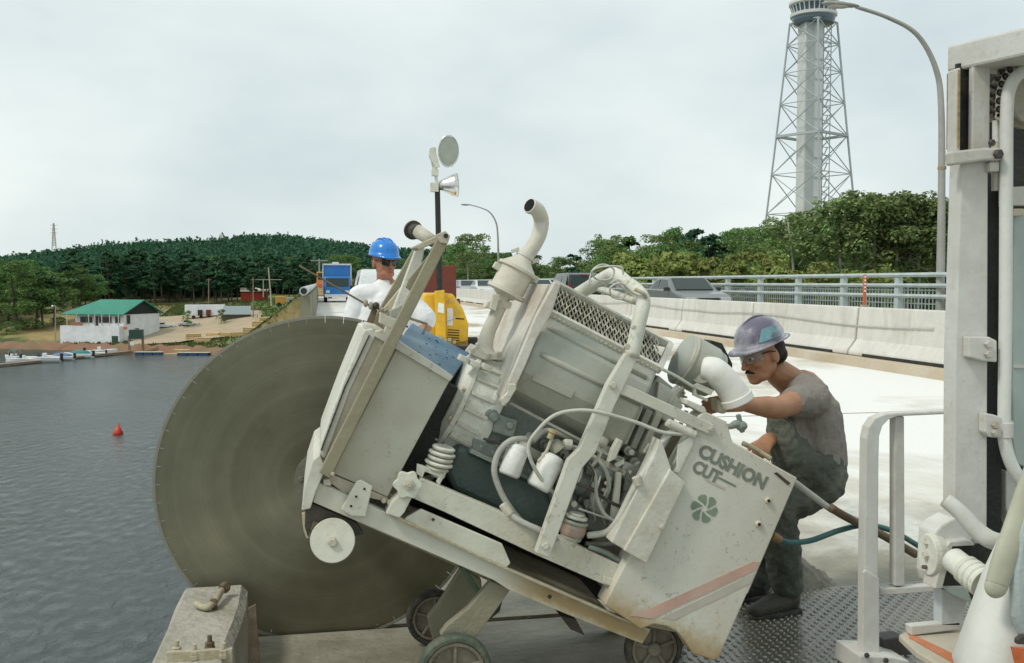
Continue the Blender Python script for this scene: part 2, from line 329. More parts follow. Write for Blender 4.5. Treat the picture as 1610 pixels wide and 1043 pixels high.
sheet('right_bank', list(np.arange(15.5, 60, 3))+list(np.arange(60, 400, 20)), list(np.arange(24, 120, 6)), lambda x, y: -15.5+12.6*sm(22, 40, y+.3*x)+.15*sin(x+y*.4), gm)
# bare yard and the paths: thin sheets following the land
dirtm = mat('bare_yard', (.40, .32, .22), .95, dirt=(.22, .2, .1), dirt_amt=.6, scale=.12, bump=0)
sheet('lumber_yard', np.linspace(-46, -16, 16), np.linspace(252, 296, 22), lambda x, y: max(land(x+dx, y+dy) for dx in (-1.3, 0, 1.3) for dy in (-1.5, 0, 1.5))+.12, dirtm)

grs = mat('embankment_turf', (.12, .19, .05), .95, dirt=(.25, .24, .10), dirt_amt=.8, scale=.35, bump=0, var=.2)
sheet('embankment_slope', np.linspace(-22, -1.2, 18), np.linspace(241, 380, 50), lambda x, y: max(land(x+dx, y) for dx in (-.6, 0, .6))+.15, grs)
sheet('mown_grass', np.linspace(-120, -45, 30), np.linspace(262, 330, 28), lambda x, y: max(land(x+dx, y+dy) for dx in (-1.4, 0, 1.4) for dy in (-1.3, 0, 1.3))+.12 if y-shore(x) > 9 else land(x, y)-1, mat('dry_slope', (.20, .19, .07), .95, dirt=(.36, .24, .11), dirt_amt=.9, scale=.12, bump=0, var=.25, lo=.42, hi=.6))
redm = mat('red_rock_bank', (.24, .13, .08), .95, dirt=(.14, .14, .07), dirt_amt=.8, scale=.4, bump=.6, bscale=2)
V = []; F = []
for i, x in enumerate(np.linspace(-118, -6, 90)):
    for q, zz in ((-2.2, -15.7), (-1.0, -14.9), (.2, -14.1), (1.8, -13.4), (3.0, -13.75)): V.append((x, shore(x)+q+.4*sin(x*.9), zz+.25*sin(x*1.3)+.2*sin(x*3.1+q*2)))
    if i:
        for k in range(4): a = (i-1)*5+k; F.append((a, a+5, a+6, a+1))
tag(obj('rocky_shore_edge', mesh_np('rocky_shore_edge', V, F), redm, smooth=True), kind='structure')
# bridge deck: bleached with concrete slurry, wet brown beside the saw, darkened there for its shade too
dm = bpy.data.materials.new('deck_concrete'); dm.use_nodes = True; N, L = nodes_of(dm); b = N['Principled BSDF']
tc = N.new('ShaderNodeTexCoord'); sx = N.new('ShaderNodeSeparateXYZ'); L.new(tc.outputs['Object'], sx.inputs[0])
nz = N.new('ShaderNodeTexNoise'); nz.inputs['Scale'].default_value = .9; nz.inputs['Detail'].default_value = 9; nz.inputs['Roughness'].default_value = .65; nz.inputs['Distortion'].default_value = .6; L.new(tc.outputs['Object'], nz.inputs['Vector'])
def M2(op, a, bb, clamp=False):
    n = N.new('ShaderNodeMath'); n.operation = op; n.use_clamp = clamp
    for i, v in enumerate((a, bb)):
        if isinstance(v, (int, float)): n.inputs[i].default_value = v
        else: L.new(v, n.inputs[i])
    return n.outputs[0]
dist = M2('ADD', M2('MULTIPLY', sx.outputs[1], 1.0), M2('MULTIPLY', nz.outputs[0], 3.4))      # wet slurry round the saw; its dark tone doubles as shade under it
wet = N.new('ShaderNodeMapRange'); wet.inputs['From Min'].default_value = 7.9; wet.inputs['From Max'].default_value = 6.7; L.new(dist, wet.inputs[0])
n2 = N.new('ShaderNodeTexNoise'); n2.inputs['Scale'].default_value = .35; n2.inputs['Detail'].default_value = 10; n2.inputs['Roughness'].default_value = .6; n2.inputs['Distortion'].default_value = .4
mp2 = N.new('ShaderNodeMapping'); mp2.inputs['Scale'].default_value = (1, .5, 1); L.new(tc.outputs['Object'], mp2.inputs[0]); L.new(mp2.outputs[0], n2.inputs['Vector'])
cr = N.new('ShaderNodeValToRGB'); L.new(n2.outputs[0], cr.inputs[0]); E = cr.color_ramp.elements
E[0].position = .37; E[0].color = (.42, .36, .27, 1); E[1].position = .50; E[1].color = (.78, .775, .74, 1); e = E.new(.44); e.color = (.64, .62, .55, 1)
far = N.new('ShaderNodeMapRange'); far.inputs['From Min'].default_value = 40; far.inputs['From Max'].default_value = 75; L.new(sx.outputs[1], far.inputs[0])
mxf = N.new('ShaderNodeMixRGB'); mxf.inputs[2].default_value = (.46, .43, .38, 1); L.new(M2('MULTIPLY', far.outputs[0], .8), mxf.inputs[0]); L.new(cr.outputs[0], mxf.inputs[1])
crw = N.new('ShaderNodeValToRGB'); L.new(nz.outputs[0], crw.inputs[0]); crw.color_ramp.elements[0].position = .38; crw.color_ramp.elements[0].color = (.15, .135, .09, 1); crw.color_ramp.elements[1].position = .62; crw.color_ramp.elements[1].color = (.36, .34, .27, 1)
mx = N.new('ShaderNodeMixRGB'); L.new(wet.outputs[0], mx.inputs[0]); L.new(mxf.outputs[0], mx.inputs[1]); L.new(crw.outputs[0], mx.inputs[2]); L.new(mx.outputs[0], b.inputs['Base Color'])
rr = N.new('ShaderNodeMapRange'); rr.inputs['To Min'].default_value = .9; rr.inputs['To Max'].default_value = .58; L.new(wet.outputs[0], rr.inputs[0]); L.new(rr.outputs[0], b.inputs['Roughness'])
n3 = N.new('ShaderNodeTexNoise'); n3.inputs['Scale'].default_value = 26; n3.inputs['Detail'].default_value = 6; L.new(tc.outputs['Object'], n3.inputs['Vector'])
bp = N.new('ShaderNodeBump'); bp.inputs['Strength'].default_value = .5; bp.inputs['Distance'].default_value = .02; L.new(n3.outputs[0], bp.inputs['Height']); L.new(bp.outputs[0], b.inputs['Normal'])
XL = -.54
for k, yj in enumerate((10.4, 19.5)):
    bm = BM(); box(bm, (4.6, yj, .003), (9.0, .02, .004)); tag(obj('deck_joint', bm, mat('joint_dirt', (.30, .26, .19), .95, dirt=(.6, .58, .52), dirt_amt=.9, scale=3, bump=0)), kind='structure')
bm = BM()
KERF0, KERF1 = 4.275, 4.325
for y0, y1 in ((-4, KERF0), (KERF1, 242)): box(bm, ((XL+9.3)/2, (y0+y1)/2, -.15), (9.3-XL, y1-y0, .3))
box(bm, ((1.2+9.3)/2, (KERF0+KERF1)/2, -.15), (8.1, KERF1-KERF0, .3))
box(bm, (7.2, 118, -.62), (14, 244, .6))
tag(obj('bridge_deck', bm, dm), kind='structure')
bm = BM(); box(bm, (12.45, 119, -.06), (6.3, 246, .42)); tag(obj('concrete_strip', bm, mat('tan_slab', (.50, .42, .31), .95, dirt=(.62, .6, .55), dirt_amt=.6, scale=1.2, bump=.3)), kind='structure')
bm = BM(); box(bm, (12.55, 119, .20), (5.0, 246, .10)); tag(obj('far_traffic_lane', bm, mat('lane_asphalt', (.16, .16, .15), .9, dirt=(.28, .27, .25), dirt_amt=.5, scale=1, bump=.2)), kind='structure')
# road beyond the bridge, on the embankment
V = []; F = []
for i, y in enumerate(np.arange(242, 520, 8)):
    for x in (XL-.6, 4, 9.3, 15.2): V.append((x+max(0, y-260)**1.5*.006, y, .03))
    if i:
        for k in range(3): a = (i-1)*4+k; F.append((a, a+1, a+5, a+4))
tag(obj('approach_road', mesh_np('approach_road', V, F), mat('gravel_road', (.42, .39, .33), .95, dirt=(.25, .24, .21), dirt_amt=.5, scale=.3, bump=0)), kind='structure')
# hills: a pine wood that reads as one mass
leaf_pine = leafmat('pine_needles', (.020, .068, .034), (.068, .160, .072))
leaf_far = leafmat('far_pine_needles', (.028, .090, .052), (.072, .175, .090))
leaf_green = leafmat('broad_leaves', (.070, .155, .040), (.29, .40, .12))
leaf_yellow = leafmat('willow_leaves', (.14, .20, .045), (.34, .38, .12))
leaf_asp = leafmat('aspen_leaves', (.09, .15, .045), (.27, .33, .13))
leaf_mid = leafmat('mid_green_leaves', (.045, .12, .035), (.22, .33, .10))

def crown_pts(blobs, n, leaf, seed, flat=.0):
    """leaf-sized bent quads spread over and inside several clumps"""
    g = np.random.default_rng(seed); V = []; F = []
    wts = np.array([b[3]**2 for b in blobs]); wts /= wts.sum(); idx = g.choice(len(blobs), n, p=wts)
    for k in idx:
        cx, cy, cz, r, sq = blobs[k]
        d = g.normal(size=3); d /= np.linalg.norm(d)+1e-9; d[2] = d[2] if d[2] > -.5 else -d[2]
        rr = r*(.55+.5*g.random()**.6); p = np.array([cx+d[0]*rr, cy+d[1]*rr, cz+d[2]*rr*sq])
        nrm = d*1.0+g.normal(size=3)*.65; nrm[2] += .35; nrm /= np.linalg.norm(nrm)
        a = np.cross(nrm, g.normal(size=3)); a /= np.linalg.norm(a)+1e-9; c = np.cross(nrm, a)
        s = leaf*(.55+.9*g.random()); i = len(V)
        V += [p-a*s, p-c*s*.55+nrm*s*.1, p+a*s*(.8+.4*g.random()), p+c*s*.6-nrm*s*.12]; F.append((i, i+1, i+2, i+3))
    return V, F
def deciduous(seed, h=1.0, wide=.29, n=2600, leaf=.018, low=.10, nb=46):
    g = np.random.default_rng(seed); blobs = []
    for k in range(nb):
        t = g.random()**.8; z = low+(.96-low)*t; prof = wide*(1-abs(2*((z-low)/(1-low))**.85-1)**2.2)**.5+.03
        a = g.random()*2*pi; q = prof*(.35+.65*g.random()); r = .042+.062*g.random()
        blobs.append((cos(a)*q, sin(a)*q, z-r*.4, r*.95, .85))
    return crown_pts(blobs, n, leaf, seed+1)
def pine(seed, n=1500, leaf=.028):
    g = np.random.default_rng(seed); blobs = []
    for k in range(20):
        z = .34+.62*(k/19.); w_ = .21*(1-((z-.34)/.66))**.6+.02; a = g.random()*2*pi; q = w_*(.4+.7*g.random())
        blobs.append((cos(a)*q, sin(a)*q, z, .05+.05*g.random()*(1-z+.3), .38))
    return crown_pts(blobs, n, leaf, seed+1)
def trunk_mesh(seed, th=.8, r=.016, lean=.03):
    bm = BM(); g = random.Random(seed); p = [Vector((0, 0, -.06)), Vector((lean*g.uniform(-1, 1), lean*g.uniform(-1, 1), th*.5)), Vector((lean*g.uniform(-1.5, 1.5), lean*g.uniform(-1.5, 1.5), th))]
    tube(bm, p, r, 7, 4, [r*1.2, r*.8, r*.3])
    for k in range(7):
        z = th*g.uniform(.35, .9); a = g.uniform(0, 2*pi); q = Vector((0, 0, z)); l = g.uniform(.08, .17)
        tube(bm, [q, q+Vector((cos(a)*l*.6, sin(a)*l*.6, l*.35)), q+Vector((cos(a)*l, sin(a)*l, l*.8))], .005, 5, 2, [r*.4, r*.25, r*.1])
    me = bpy.data.meshes.new('trunk'); bm.to_mesh(me); bm.free(); return me
def tree_proto(name, label, cat, group, cr_mesh, tr_mesh, lm, tm):
    t = thing(name, label, cat, group=group)
    for me, m, nm in ((tr_mesh, tm, 'trunk'), (cr_mesh, lm, 'crown')):
        me.materials.clear(); me.materials.append(m); obj(nm, me, m, t, smooth=(nm == 'trunk'))
    return t
class Kind:   # several shared meshes of a kind; first use moves the prototype, later ones are copies
    def __init__(s, name, cat, crowns, lm, tm, th, r, lean=.03):
        s.p = []; s.name = name
        for i, (V, F) in enumerate(crowns):
            t = tree_proto(name, 'x', cat, 'x', mesh_np('crown', V, F), trunk_mesh(i+5, th, r, lean), lm, tm); s.p.append([t, False])
    def put(s, i, loc, h, label, group, rz=None, wide=1.0):
        e = s.p[i % len(s.p)]; rz = random.uniform(0, 6.28) if rz is None else rz; sc = (h*wide, h*wide, h)
        if not e[1]:
            e[1] = True; o = e[0]; o.location = loc; o.rotation_euler = (0, 0, rz); o.scale = sc; o['label'] = label; o['group'] = group
        else: o = dup(e[0], loc, rz, sc, label, group)
        return o
K_dec = Kind('broadleaf_tree', 'tree', [deciduous(11+i*7, n=6000, leaf=.0115) for i in range(4)], leaf_green, bark, .75, .016)
K_mid = Kind('broadleaf_tree', 'tree', [deciduous(61+i*7, n=5500, leaf=.0115, wide=.25) for i in range(3)], leaf_mid, bark, .75, .015)
K_pop = Kind('aspen_tree', 'tree', [deciduous(91+i*5, n=3000, leaf=.0115, wide=.19, low=.42, nb=22) for i in range(3)], leaf_asp, bark_pale, .9, .011, .05)
K_wil = Kind('willow_bush', 'bush', [deciduous(131+i*5, n=2600, leaf=.024, wide=.52, low=.05, nb=26) for i in range(3)], leaf_yellow, bark, .6, .012)
K_pin = Kind('pine_tree', 'tree', [pine(171+i*3) for i in range(4)], leaf_pine, bark, .93, .012)

# far wooded ridge (uncountable)
g = np.random.default_rng(5); protoV = []; 
VV = []; FF = []
cone = []
def far_tree(x, y, z, h, w_, pointed):
    for _ in range(24):
        t = g.random()**.75; a = g.random()*6.283; q = w_*(1.05-t*(.95 if pointed else .6))*(.35+.65*g.random())
        c = np.array([x+cos(a)*q, y+sin(a)*q, z+h*(.25+.75*t)]); n_ = g.normal(size=3); n_[2] += .8; n_ /= np.linalg.norm(n_)
        u = np.cross(n_, g.normal(size=3)); u /= np.linalg.norm(u); v = np.cross(n_, u); s_ = w_*(.34+.36*g.random())*(1-.45*t); i = len(VV)
        VV.extend([c-u*s_, c-v*s_*.7, c+u*s_, c+v*s_*.8]); FF.append((i, i+1, i+2, i+3))
cnt = 0
while cnt < 8000:
    y = 372+(g.random()**1.05)*500; x = y*(-.34+g.random()*.53)
    if -8 < x-max(0, y-260)**1.5*.006 < 24 and y < 520: continue
    h = 8.5+5.5*g.random(); far_tree(x, y, land(x, y)-1.5, h*(1.2 if g.random() < .05 else 1), 2.3+1.7*g.random(), g.random() < .35); cnt += 1
# OBJ
o = obj('ridge_woods', mesh_np('ridge_woods', VV, FF), leaf_far); tag(o, 'dark green pine wood covering the far ridge behind the river bank', 'woods', kind='stuff')

# named trees on the left bank: px, base depth, height in px above horizon of top
ORD = ['first', 'second', 'third', 'fourth', 'fifth', 'sixth', 'seventh', 'eighth', 'ninth', 'tenth', 'eleventh', 'twelfth', 'thirteenth', 'fourteenth', 'fifteenth', 'sixteenth', 'seventeenth', 'eighteenth', 'nineteenth', 'twentieth', 'twenty first', 'twenty second']
def put_px(K, i, px, D, ytop, label, group, base=None, wide=1.0):
    p = Wd(px, 444, D); z = land(p.x, p.y) if base is None else base; top = 1.5+(444-ytop)*D/1565
    K.put(i, (p.x, p.y, z), max(3, (top-z))/.97, label, group, wide=wide)
GP = 'tall dark pines behind the boathouse and the yard'
rr_ = random.Random(3)
for k in range(84):
    px = 112+k*4.7+rr_.uniform(-4, 4); D = rr_.uniform(322, 378)
    if px > 500: D = 385
    put_px(K_pin, k, px, D, rr_.uniform(392, 424)+(6 if px > 420 else 0), 'tall dark pine standing in the belt of pines behind the green roofed building and yard', GP, wide=1.3)
for k in range(26):
    px = 300+k*13+rr_.uniform(-4, 4)
    if 500 < px < 520: continue
    put_px(K_mid, k, px, rr_.uniform(385, 440), rr_.uniform(398, 425), 'rounded mid green tree at the foot of the wooded ridge behind the trucks', 'green trees at the foot of the ridge', wide=1.3)
for k in range(20):
    px = -70+k*11.5+rr_.uniform(-5, 5); D = rr_.uniform(262, 310) if px < 90 else rr_.uniform(300, 330)
    put_px(K_pin if k % 3 == 0 else K_mid, k, px, D, rr_.uniform(404, 440) if px < 100 else rr_.uniform(412, 436), 'leafy green tree on the bank left of the green roofed building', 'leafy trees left of the green roofed building', wide=1.5)
for px, yt in ((293, 488), (347, 486)):
    put_px(K_mid, int(px), px, 262, yt, 'small round dark green shrub in front of the white trailer' if px < 300 else 'small dark shrub at the left end of the grey roofed shed', 'yard shrubs', wide=1.0)
for px, yt, w_ in ((8, 505, 'middle'), (-12, 495, 'leftmost'), (24, 515, 'rightmost and smallest')): put_px(K_mid, 2, px, 262, yt, w_+' of the green shrubs on the waterline at the left edge', 'waterside shrubs', wide=1.3)

# forest on the right, beyond the railing
prof_x = [560, 640, 700, 742, 770, 800, 860, 892, 915, 945, 985, 1015, 1050, 1085, 1115, 1150, 1182, 1215, 1250, 1290, 1320, 1345, 1385, 1420, 1450, 1480, 1530, 1640]
prof_y = [402, 400, 398, 376, 398, 398, 412, 392, 408, 374, 378, 392, 357, 362, 360, 372, 352, 356, 336, 338, 330, 312, 306, 320, 318, 306, 318, 330]
GR = 'broadleaf trees of the wood beyond the railing'
for row, (D, dy) in enumerate(((150, 0), (118, 8), (96, 30))):
    px = 690 if row == 0 else 880 if row == 1 else 1000
    k = 0
    while px < 1640:
        y = np.interp(px, prof_x, prof_y)+dy+rr_.uniform(-7, 20)+(8 if px > 1240 else 0)
        Dk = D*rr_.uniform(.93, 1.07)*(1.25 if px < 900 else 1)
        K = (K_mid, K_dec, K_mid, K_pin)[rr_.randrange(4)] if row < 2 else (K_dec, K_mid)[rr_.randrange(2)]
        nm = 'dark pine' if K is K_pin else 'bright green broadleaf tree' if K is K_dec else 'mid green broadleaf tree'
        put_px(K, k, px, Dk, y, nm+' in the wood beyond the bridge railing', 'dark pines of the wood beyond the railing' if K is K_pin else nm+'s of the wood beyond the railing', base=-3.2, wide=rr_.uniform(.95, 1.3) if K is not K_pin else 1.4)
        px += rr_.uniform(16, 27)*(118/D)**.5; k += 1
for k, (px, y) in enumerate(sorted(((1345, 314), (1372, 306), (1392, 312), (1412, 309), (1440, 318), (1472, 306), (1500, 318), (1255, 336), (1318, 322), (1425, 328), (945, 374), (742, 375)), reverse=True)):
    put_px(K_pop, k, px, 84 if px > 1000 else 150, y-6, 'slender pale trunked aspen over the dark wood, %s from the right beyond the railing' % ORD[k], 'pale trunked aspens beyond the railing', base=-3.0, wide=1.25)
for k in range(22):
    px = 980+k*19+rr_.uniform(-7, 7); y = (396+rr_.uniform(0, 14)) if px < 1230 else 418+rr_.uniform(-6, 10)
    put_px(K_wil, k, px, rr_.uniform(66, 80), y, 'yellow green willow bush below the wood, %s from the left behind the railing' % ORD[k], 'yellow green bushes behind the railing', base=-2.8, wide=rr_.uniform(.9, 1.2))
for k in range(16):
    px = 700+k*18+rr_.uniform(-5, 5)
    put_px(K_mid if k % 3 else K_dec, k, px, 175, rr_.uniform(408, 424), 'low green tree at the far end of the bridge', 'low trees at the far end of the bridge', base=-1.5, wide=1.4)
grassm = leafmat('grass_blades', (.06, .10, .025), (.17, .19, .07), 0)
V = []; F = []
for _ in range(9000):
    y = 40+60*g.random(); x = 16+(y*.62+10)*g.random(); h = .3+.6*g.random(); a = g.random()*3.14; w_ = .12+.12*g.random(); i = len(V)
    zz = -15.5+12.6*sm(22, 40, y+.3*x)
    V += [(x-cos(a)*w_, y-sin(a)*w_, zz-.05), (x+cos(a)*w_, y+sin(a)*w_, zz-.05), (x+.2*g.normal(), y+.2*g.normal(), zz+h)]; F.append((i, i+1, i+2))
tag(obj('bank_grass', mesh_np('bank_grass', V, F), grassm), 'rough grass and weeds growing on the bank behind the railing', 'grass', kind='stuff')
V = []; F = []
for _ in range(16000):
    y = 226+110*g.random(); x = -3-60*g.random(); s = y-shore(x)
    if s < 3: continue
    zz = land(x, y)
    if -46 < x < -17 and 252 < y < 296: continue
    h = .25+.5*g.random(); a = g.random()*3.14; w_ = .3+.2*g.random(); i = len(V)
    V += [(x-cos(a)*w_, y-sin(a)*w_, zz-.05), (x+cos(a)*w_, y+sin(a)*w_, zz-.05), (x+.2*g.normal(), y+.2*g.normal(), zz+h)]; F.append((i, i+1, i+2))
tag(obj('embankment_grass', mesh_np('embankment_grass', V, F), grassm), 'rough grass on the embankment slope below the road', 'grass', kind='stuff')
# ================================================= BRIDGE FURNITURE
# jersey barriers
XB = 9.92
bm = BM(); prof = [(-.30, .155), (-.30, .23), (-.14, .44), (-.085, 1.04), (.085, 1.04), (.14, .44), (.30, .23), (.30, .155)]
ext(bm, [(x, -2.26, z) for x, z in prof], [(x, 2.26, z) for x, z in prof])
# dark strip under the foot: drain slot lengthened to paint the shadow line
bar_me = bpy.data.meshes.new('barrier_body'); bm.to_mesh(bar_me); bm.free(); bar_me.materials.append(concrete)
bm = BM()
box(bm, (-.297, 0, .18), (.03, 3.5, .055))
bm2 = bpy.data.meshes.new('slot_shadow_strip'); bm.to_mesh(bm2); bm.free(); bm2.materials.append(darkm)
bb = None
for k in range(30):
    y = 14.72-4.58+k*4.58
    n = ['nearest the grey painted mast', 'second from the mast, under the marker post', 'third from the mast, behind the crouching worker', 'fourth from the mast, left of the crouching worker', 'fifth from the mast, behind the air cleaner'][k-1] if 1 <= k <= 5 else None
    lab = ('pale concrete jersey barrier, %s' % n) if n else ('pale concrete jersey barrier in the far receding part of the row' if k > 5 else 'pale concrete jersey barrier hidden behind the grey mast')
    if bb is None:
        t = thing('jersey_barrier', lab, 'barrier', (XB, y, 0), group='concrete jersey barriers along the deck')
        o = obj('barrier_body', bar_me, concrete, t, bevel=.025); obj('slot_shadow_strip', bm2, darkm, t); bb = t
    else: dup(bb, (XB, y, 0), label=lab)
bm = BM(); P = [(XB-.14, 14.6+k*1.5, .74-.05*sin(k*pi/3)+.06*(k > 6)) for k in range(22)]; tube(bm, P, .011, 6, 4)
tag(obj('slack_cable', bm, hosem, smooth=True), 'thin grey cable hanging along the face of the concrete barriers', 'cable')
p = W(1358, 432, 17.0)
# orange marker
t = thing('marker_post', 'orange and white striped delineator post clipped behind the barrier', 'marker post', (XB, 16.9, 1.04)); t.location = (XB, 16.95, 1.04)
bm = BM(); box(bm, (0, 0, .30), (.055, .03, .60)); obj('post', bm, orangep, t)
bm = BM(); box(bm, (0, 0, -.06), (.12, .10, .2)); obj('clip', bm, greyp, t)
for k in range(5): bm = BM(); box(bm, (0, -.018, .30+k*.065), (.03, .008, .03)); obj('reflector', bm, paperw, t)
# railing in bays between posts
XR = 14.3; SP = .188*XR
rail0 = None
for k in range(1, 38):
    y = XR*1.6008-2*SP+k*SP
    n = {2: 'bay of the aluminium bridge railing nearest the grey mast', 3: 'second bay of the bridge railing left of the mast', 4: 'third bay of the bridge railing left of the mast', 5: 'fourth bay of the bridge railing left of the mast', 6: 'bay of the bridge railing just right of the grey sedan'}.get(k, 'distant bay of the bridge railing behind the cars' if k > 6 else 'bay of the bridge railing behind the grey mast')
    if rail0 is None:
        t = thing('railing_bay', n, 'railing', (XR, y, .25), group='bays of the aluminium bridge railing')
        bm = BM()
        ext(bm, [(-.06, -.09, 0), (.16, -.09, 0), (.10, -.09, 1.36), (-.03, -.09, 1.40)], [(-.06, .09, 0), (.16, .09, 0), (.10, .09, 1.36), (-.03, .09, 1.40)])
        obj('post', bm, railm, t, bevel=.01)
        for z, r in ((1.43, .055), (1.17, .05), (.91, .05)):
            bm = BM(); ext(bm, [(-.05, 0, z-r), (.03, 0, z-r), (.05, 0, z), (.03, 0, z+r), (-.05, 0, z+r), (-.07, 0, z)], [(-.05, SP, z-r), (.03, SP, z-r), (.05, SP, z), (.03, SP, z+r), (-.05, SP, z+r), (-.07, SP, z)])
            obj('rail', bm, railm, t)
        bm = BM(); box(bm, (.25, SP/2, .72), (.03, SP, .03)); box(bm, (.25, SP/2, 1.05), (.03, SP, .03)); obj('picket_rail', bm, railm, t)
        bm = BM(); box(bm, (.25, 0, .60), (.022, .022, .98)); pk = bpy.data.meshes.new('picket'); bm.to_mesh(pk); bm.free(); pk.materials.append(railm)
        for j in range(18):
            o = obj('picket', pk, railm, t); o.location = (0, .075+j*SP/18, 0)
        rail0 = t
    else:
        o = dup(rail0, (XR, y, .25), label=n)
        if k > 14:
            for c in [c for c in o.children if c.name.startswith('picket.') or c.name == 'picket'][::2]: bpy.data.objects.remove(c)
# street lamps
def street_lamp(y, label):
    t = thing('street_lamp', label, 'street lamp', (XR+.1, y, .25), group='curved arm street lamps on the bridge')
    bm = BM(); P = [(0, 0, 0), (-.02, 0, 3), (-.08, 0, 5.3), (-.25, 0, 6.25), (-.75, 0, 7.0), (-1.5, 0, 7.35), (-2.3, 0, 7.55)]
    tube(bm, P, .08, 10, 6, [.115, .09, .075, .065, .055, .045, .04]); obj('pole', bm, polem, t, smooth=True)
    bm = BM(); cyl(bm, (0, 0, 0), (0, 0, .1), .2, seg=12); obj('base_flange', bm, polem, t)
    bm = BM(); cyl(bm, (-.03, 0, 3.9), (-.03, 0, 3.97), .10, seg=8); obj('collar', bm, rustm, t)
    bm = BM(); lathe(bm, (-2.25, 0, 7.56), (-3.15, 0, 7.62), [(0, .05), (.15, .09), (.5, .13), (.9, .10), (1, .02)], 14)
    for v in bm.verts: v.co.z = 7.58+(v.co.z-7.58)*.5
    h = obj('lamp_head', bm, mat('lamp_head_grey', (.3, .3, .27), .5, bump=0), t, smooth=True)
    bm = BM(); ball(bm, (-2.75, 0, 7.54), (.28, .10, .05)); obj('lens', bm, mat('lamp_lens', (.5, .45, .38), .2, bump=0), h, smooth=True)
    return t
street_lamp(21.25, 'tall grey street lamp with curved arm beside the painted mast')
street_lamp(81.0, 'distant grey street lamp seen between the lamp mast and the exhaust pipe')
# left parapet stub with pipe rail
t = thing('parapet_wall', 'stained concrete parapet stub with a round pipe rail at the far left deck edge', 'wall', (XL+.1, 28, 0))
bm = BM(); ext(bm, [(-.18, 0, -.2), (.22, 0, -.2), (.14, 0, 1.12), (-.12, 0, 1.12)], [(-.18, 62, -.2), (.22, 62, -.2), (.14, 62, 1.12), (-.12, 62, 1.12)])
obj('wall', bm, mat('stained_parapet', (.22, .21, .15), .9, dirt=(.36, .32, .25), dirt_amt=.5, scale=1.5, bump=.4, bscale=20), t)
bm = BM(); lathe(bm, (-.02, -.45, 1.26), (-.02, 62, 1.26), [(0, .085), (0, .12), (1, .12)], 20); obj('pipe_rail', bm, railm, t, smooth=False)
bm = BM(); cyl(bm, (-.02, -.47, 1.26), (-.02, -.44, 1.26), .086); obj('pipe_bore', bm, darkm, t)
# cut block of the old kerb under the blade
t = thing('concrete_block', 'sawn stub of old concrete kerb with bolts at the water edge', 'concrete block', (XL, 3, 0))
bm = BM(); gx = random.Random(4)
N_ = 14; A = []; ys = np.linspace(1.2, 4.235, N_)
prev = None
for y in ys:
    j = gx.uniform(-.012, .018); j2 = gx.uniform(-.004, .004)
    ring = [bm.verts.new(v) for v in ((-.575, y, -.35), (-.568+j2, y, .226), (-.555, y, .236+j2), (-.345+j, y, .238+j2*.6), (-.32+j*1.2, y, .21), (-.315+j*1.6, y, -.02), (-.32, y, -.35))]
    if prev:
        for i in range(6): face(bm, [prev[i], ring[i], ring[i+1], prev[i+1]])
    else: face(bm, ring)
    prev = ring
face(bm, prev[::-1]); bmesh.ops.recalc_face_normals(bm, faces=bm.faces[:])
obj('block', bm, conc_old, t, world=True)
bm = BM(); pr(bm, [(390, 958), (402, 952), (408, 1043), (402, 1100), (390, 1100)], 3.6, 3.62); obj('dark_side_strip', bm, mat('dark_strip_brown', (.1, .07, .045), .9, dirt=(.3, .26, .2), dirt_amt=.6, scale=12), t, world=True)  # dark strip along the right side of the block
for px, py in ((278, 1030), (306, 1036), (330, 1022), (352, 1034)):
    q = Wz(px, py, .240); bm = BM(); cyl(bm, q-Vector((0, 0, .05)), q+Vector((0, 0, .05)), .008, seg=10); bolt(bm, q, .018, .016, (0, 0, 1)); bolt(bm, q+Vector((0, 0, .017)), .016, .012, (0, 0, 1)); obj('bolt', bm, brownsteel if px == 330 else muddy, t, world=True)
bm = BM(); A = Wz(262, 1036, .246); B = Wz(366, 1030, .246); bar(bm, A, B, .05, .018); obj('strap_plate', bm, muddy, t, world=True, bevel=.003)
t = thing('steel_hook', 'rusty bent steel bar with nut lying on the sawn concrete block', 'steel bar', Wz(330, 945, .26))
bm = BM(); tube(bm, [Wz(308, 950, .252), Wz(325, 955, .256), Wz(338, 946, .262), Wz(349, 928, .272)], .013, 10, 5); obj('shank', bm, muddy, t, world=True, smooth=True)
q = Wz(350, 927, .272); bm = BM(); bolt(bm, q, .022, .03, (.4, .5, .25)); obj('nut', bm, brownsteel, t, world=True)
q = Wz(336, 951, .256); bm = BM(); bolt(bm, q-Vector((.01, 0, 0)), .022, .022, (1, .3, .1)); obj('nut', bm, brownsteel, t, world=True)
for k in range(70):
    px = gx.uniform(300, 384); py = gx.uniform(935, 1020)
# chequer plate
t = thing('chequer_plate', 'wet steel chequer plate walkway under the crouching worker', 'floor plate', (2.4, 3.3, 0))
chq = mat('wet_chequer_steel', (.15, .145, .12), .24, .3, dirt=(.17, .14, .09), dirt_amt=.9, scale=2.2, bump=.08, spec=.7)
bm = BM(); box(bm, (2.95, 2.9, .007), (3.3, 3.04, .012)); obj('plate', bm, chq, t, world=True)
V = []; F = []
for i in range(75):
    for j in range(46):
        x = 1.32+i*.033; y = 2.9+j*.033; d = 1 if (i+j) % 2 else -1; a = R(45)*d; l = .0125; w_ = .0042; c, s = cos(a), sin(a); n = len(V)
        for (u, v, z) in ((-l, 0, .013), (0, -w_, .013), (l, 0, .013), (0, w_, .013), (-l*.6, 0, .0185), (0, -w_*.5, .0185), (l*.6, 0, .0185), (0, w_*.5, .0185)): V.append((x+u*c-v*s, y+u*s+v*c, z))
        F += [(n+4, n+5, n+6, n+7)]+[(n+k, n+(k+1) % 4, n+4+(k+1) % 4, n+4+k) for k in range(4)]
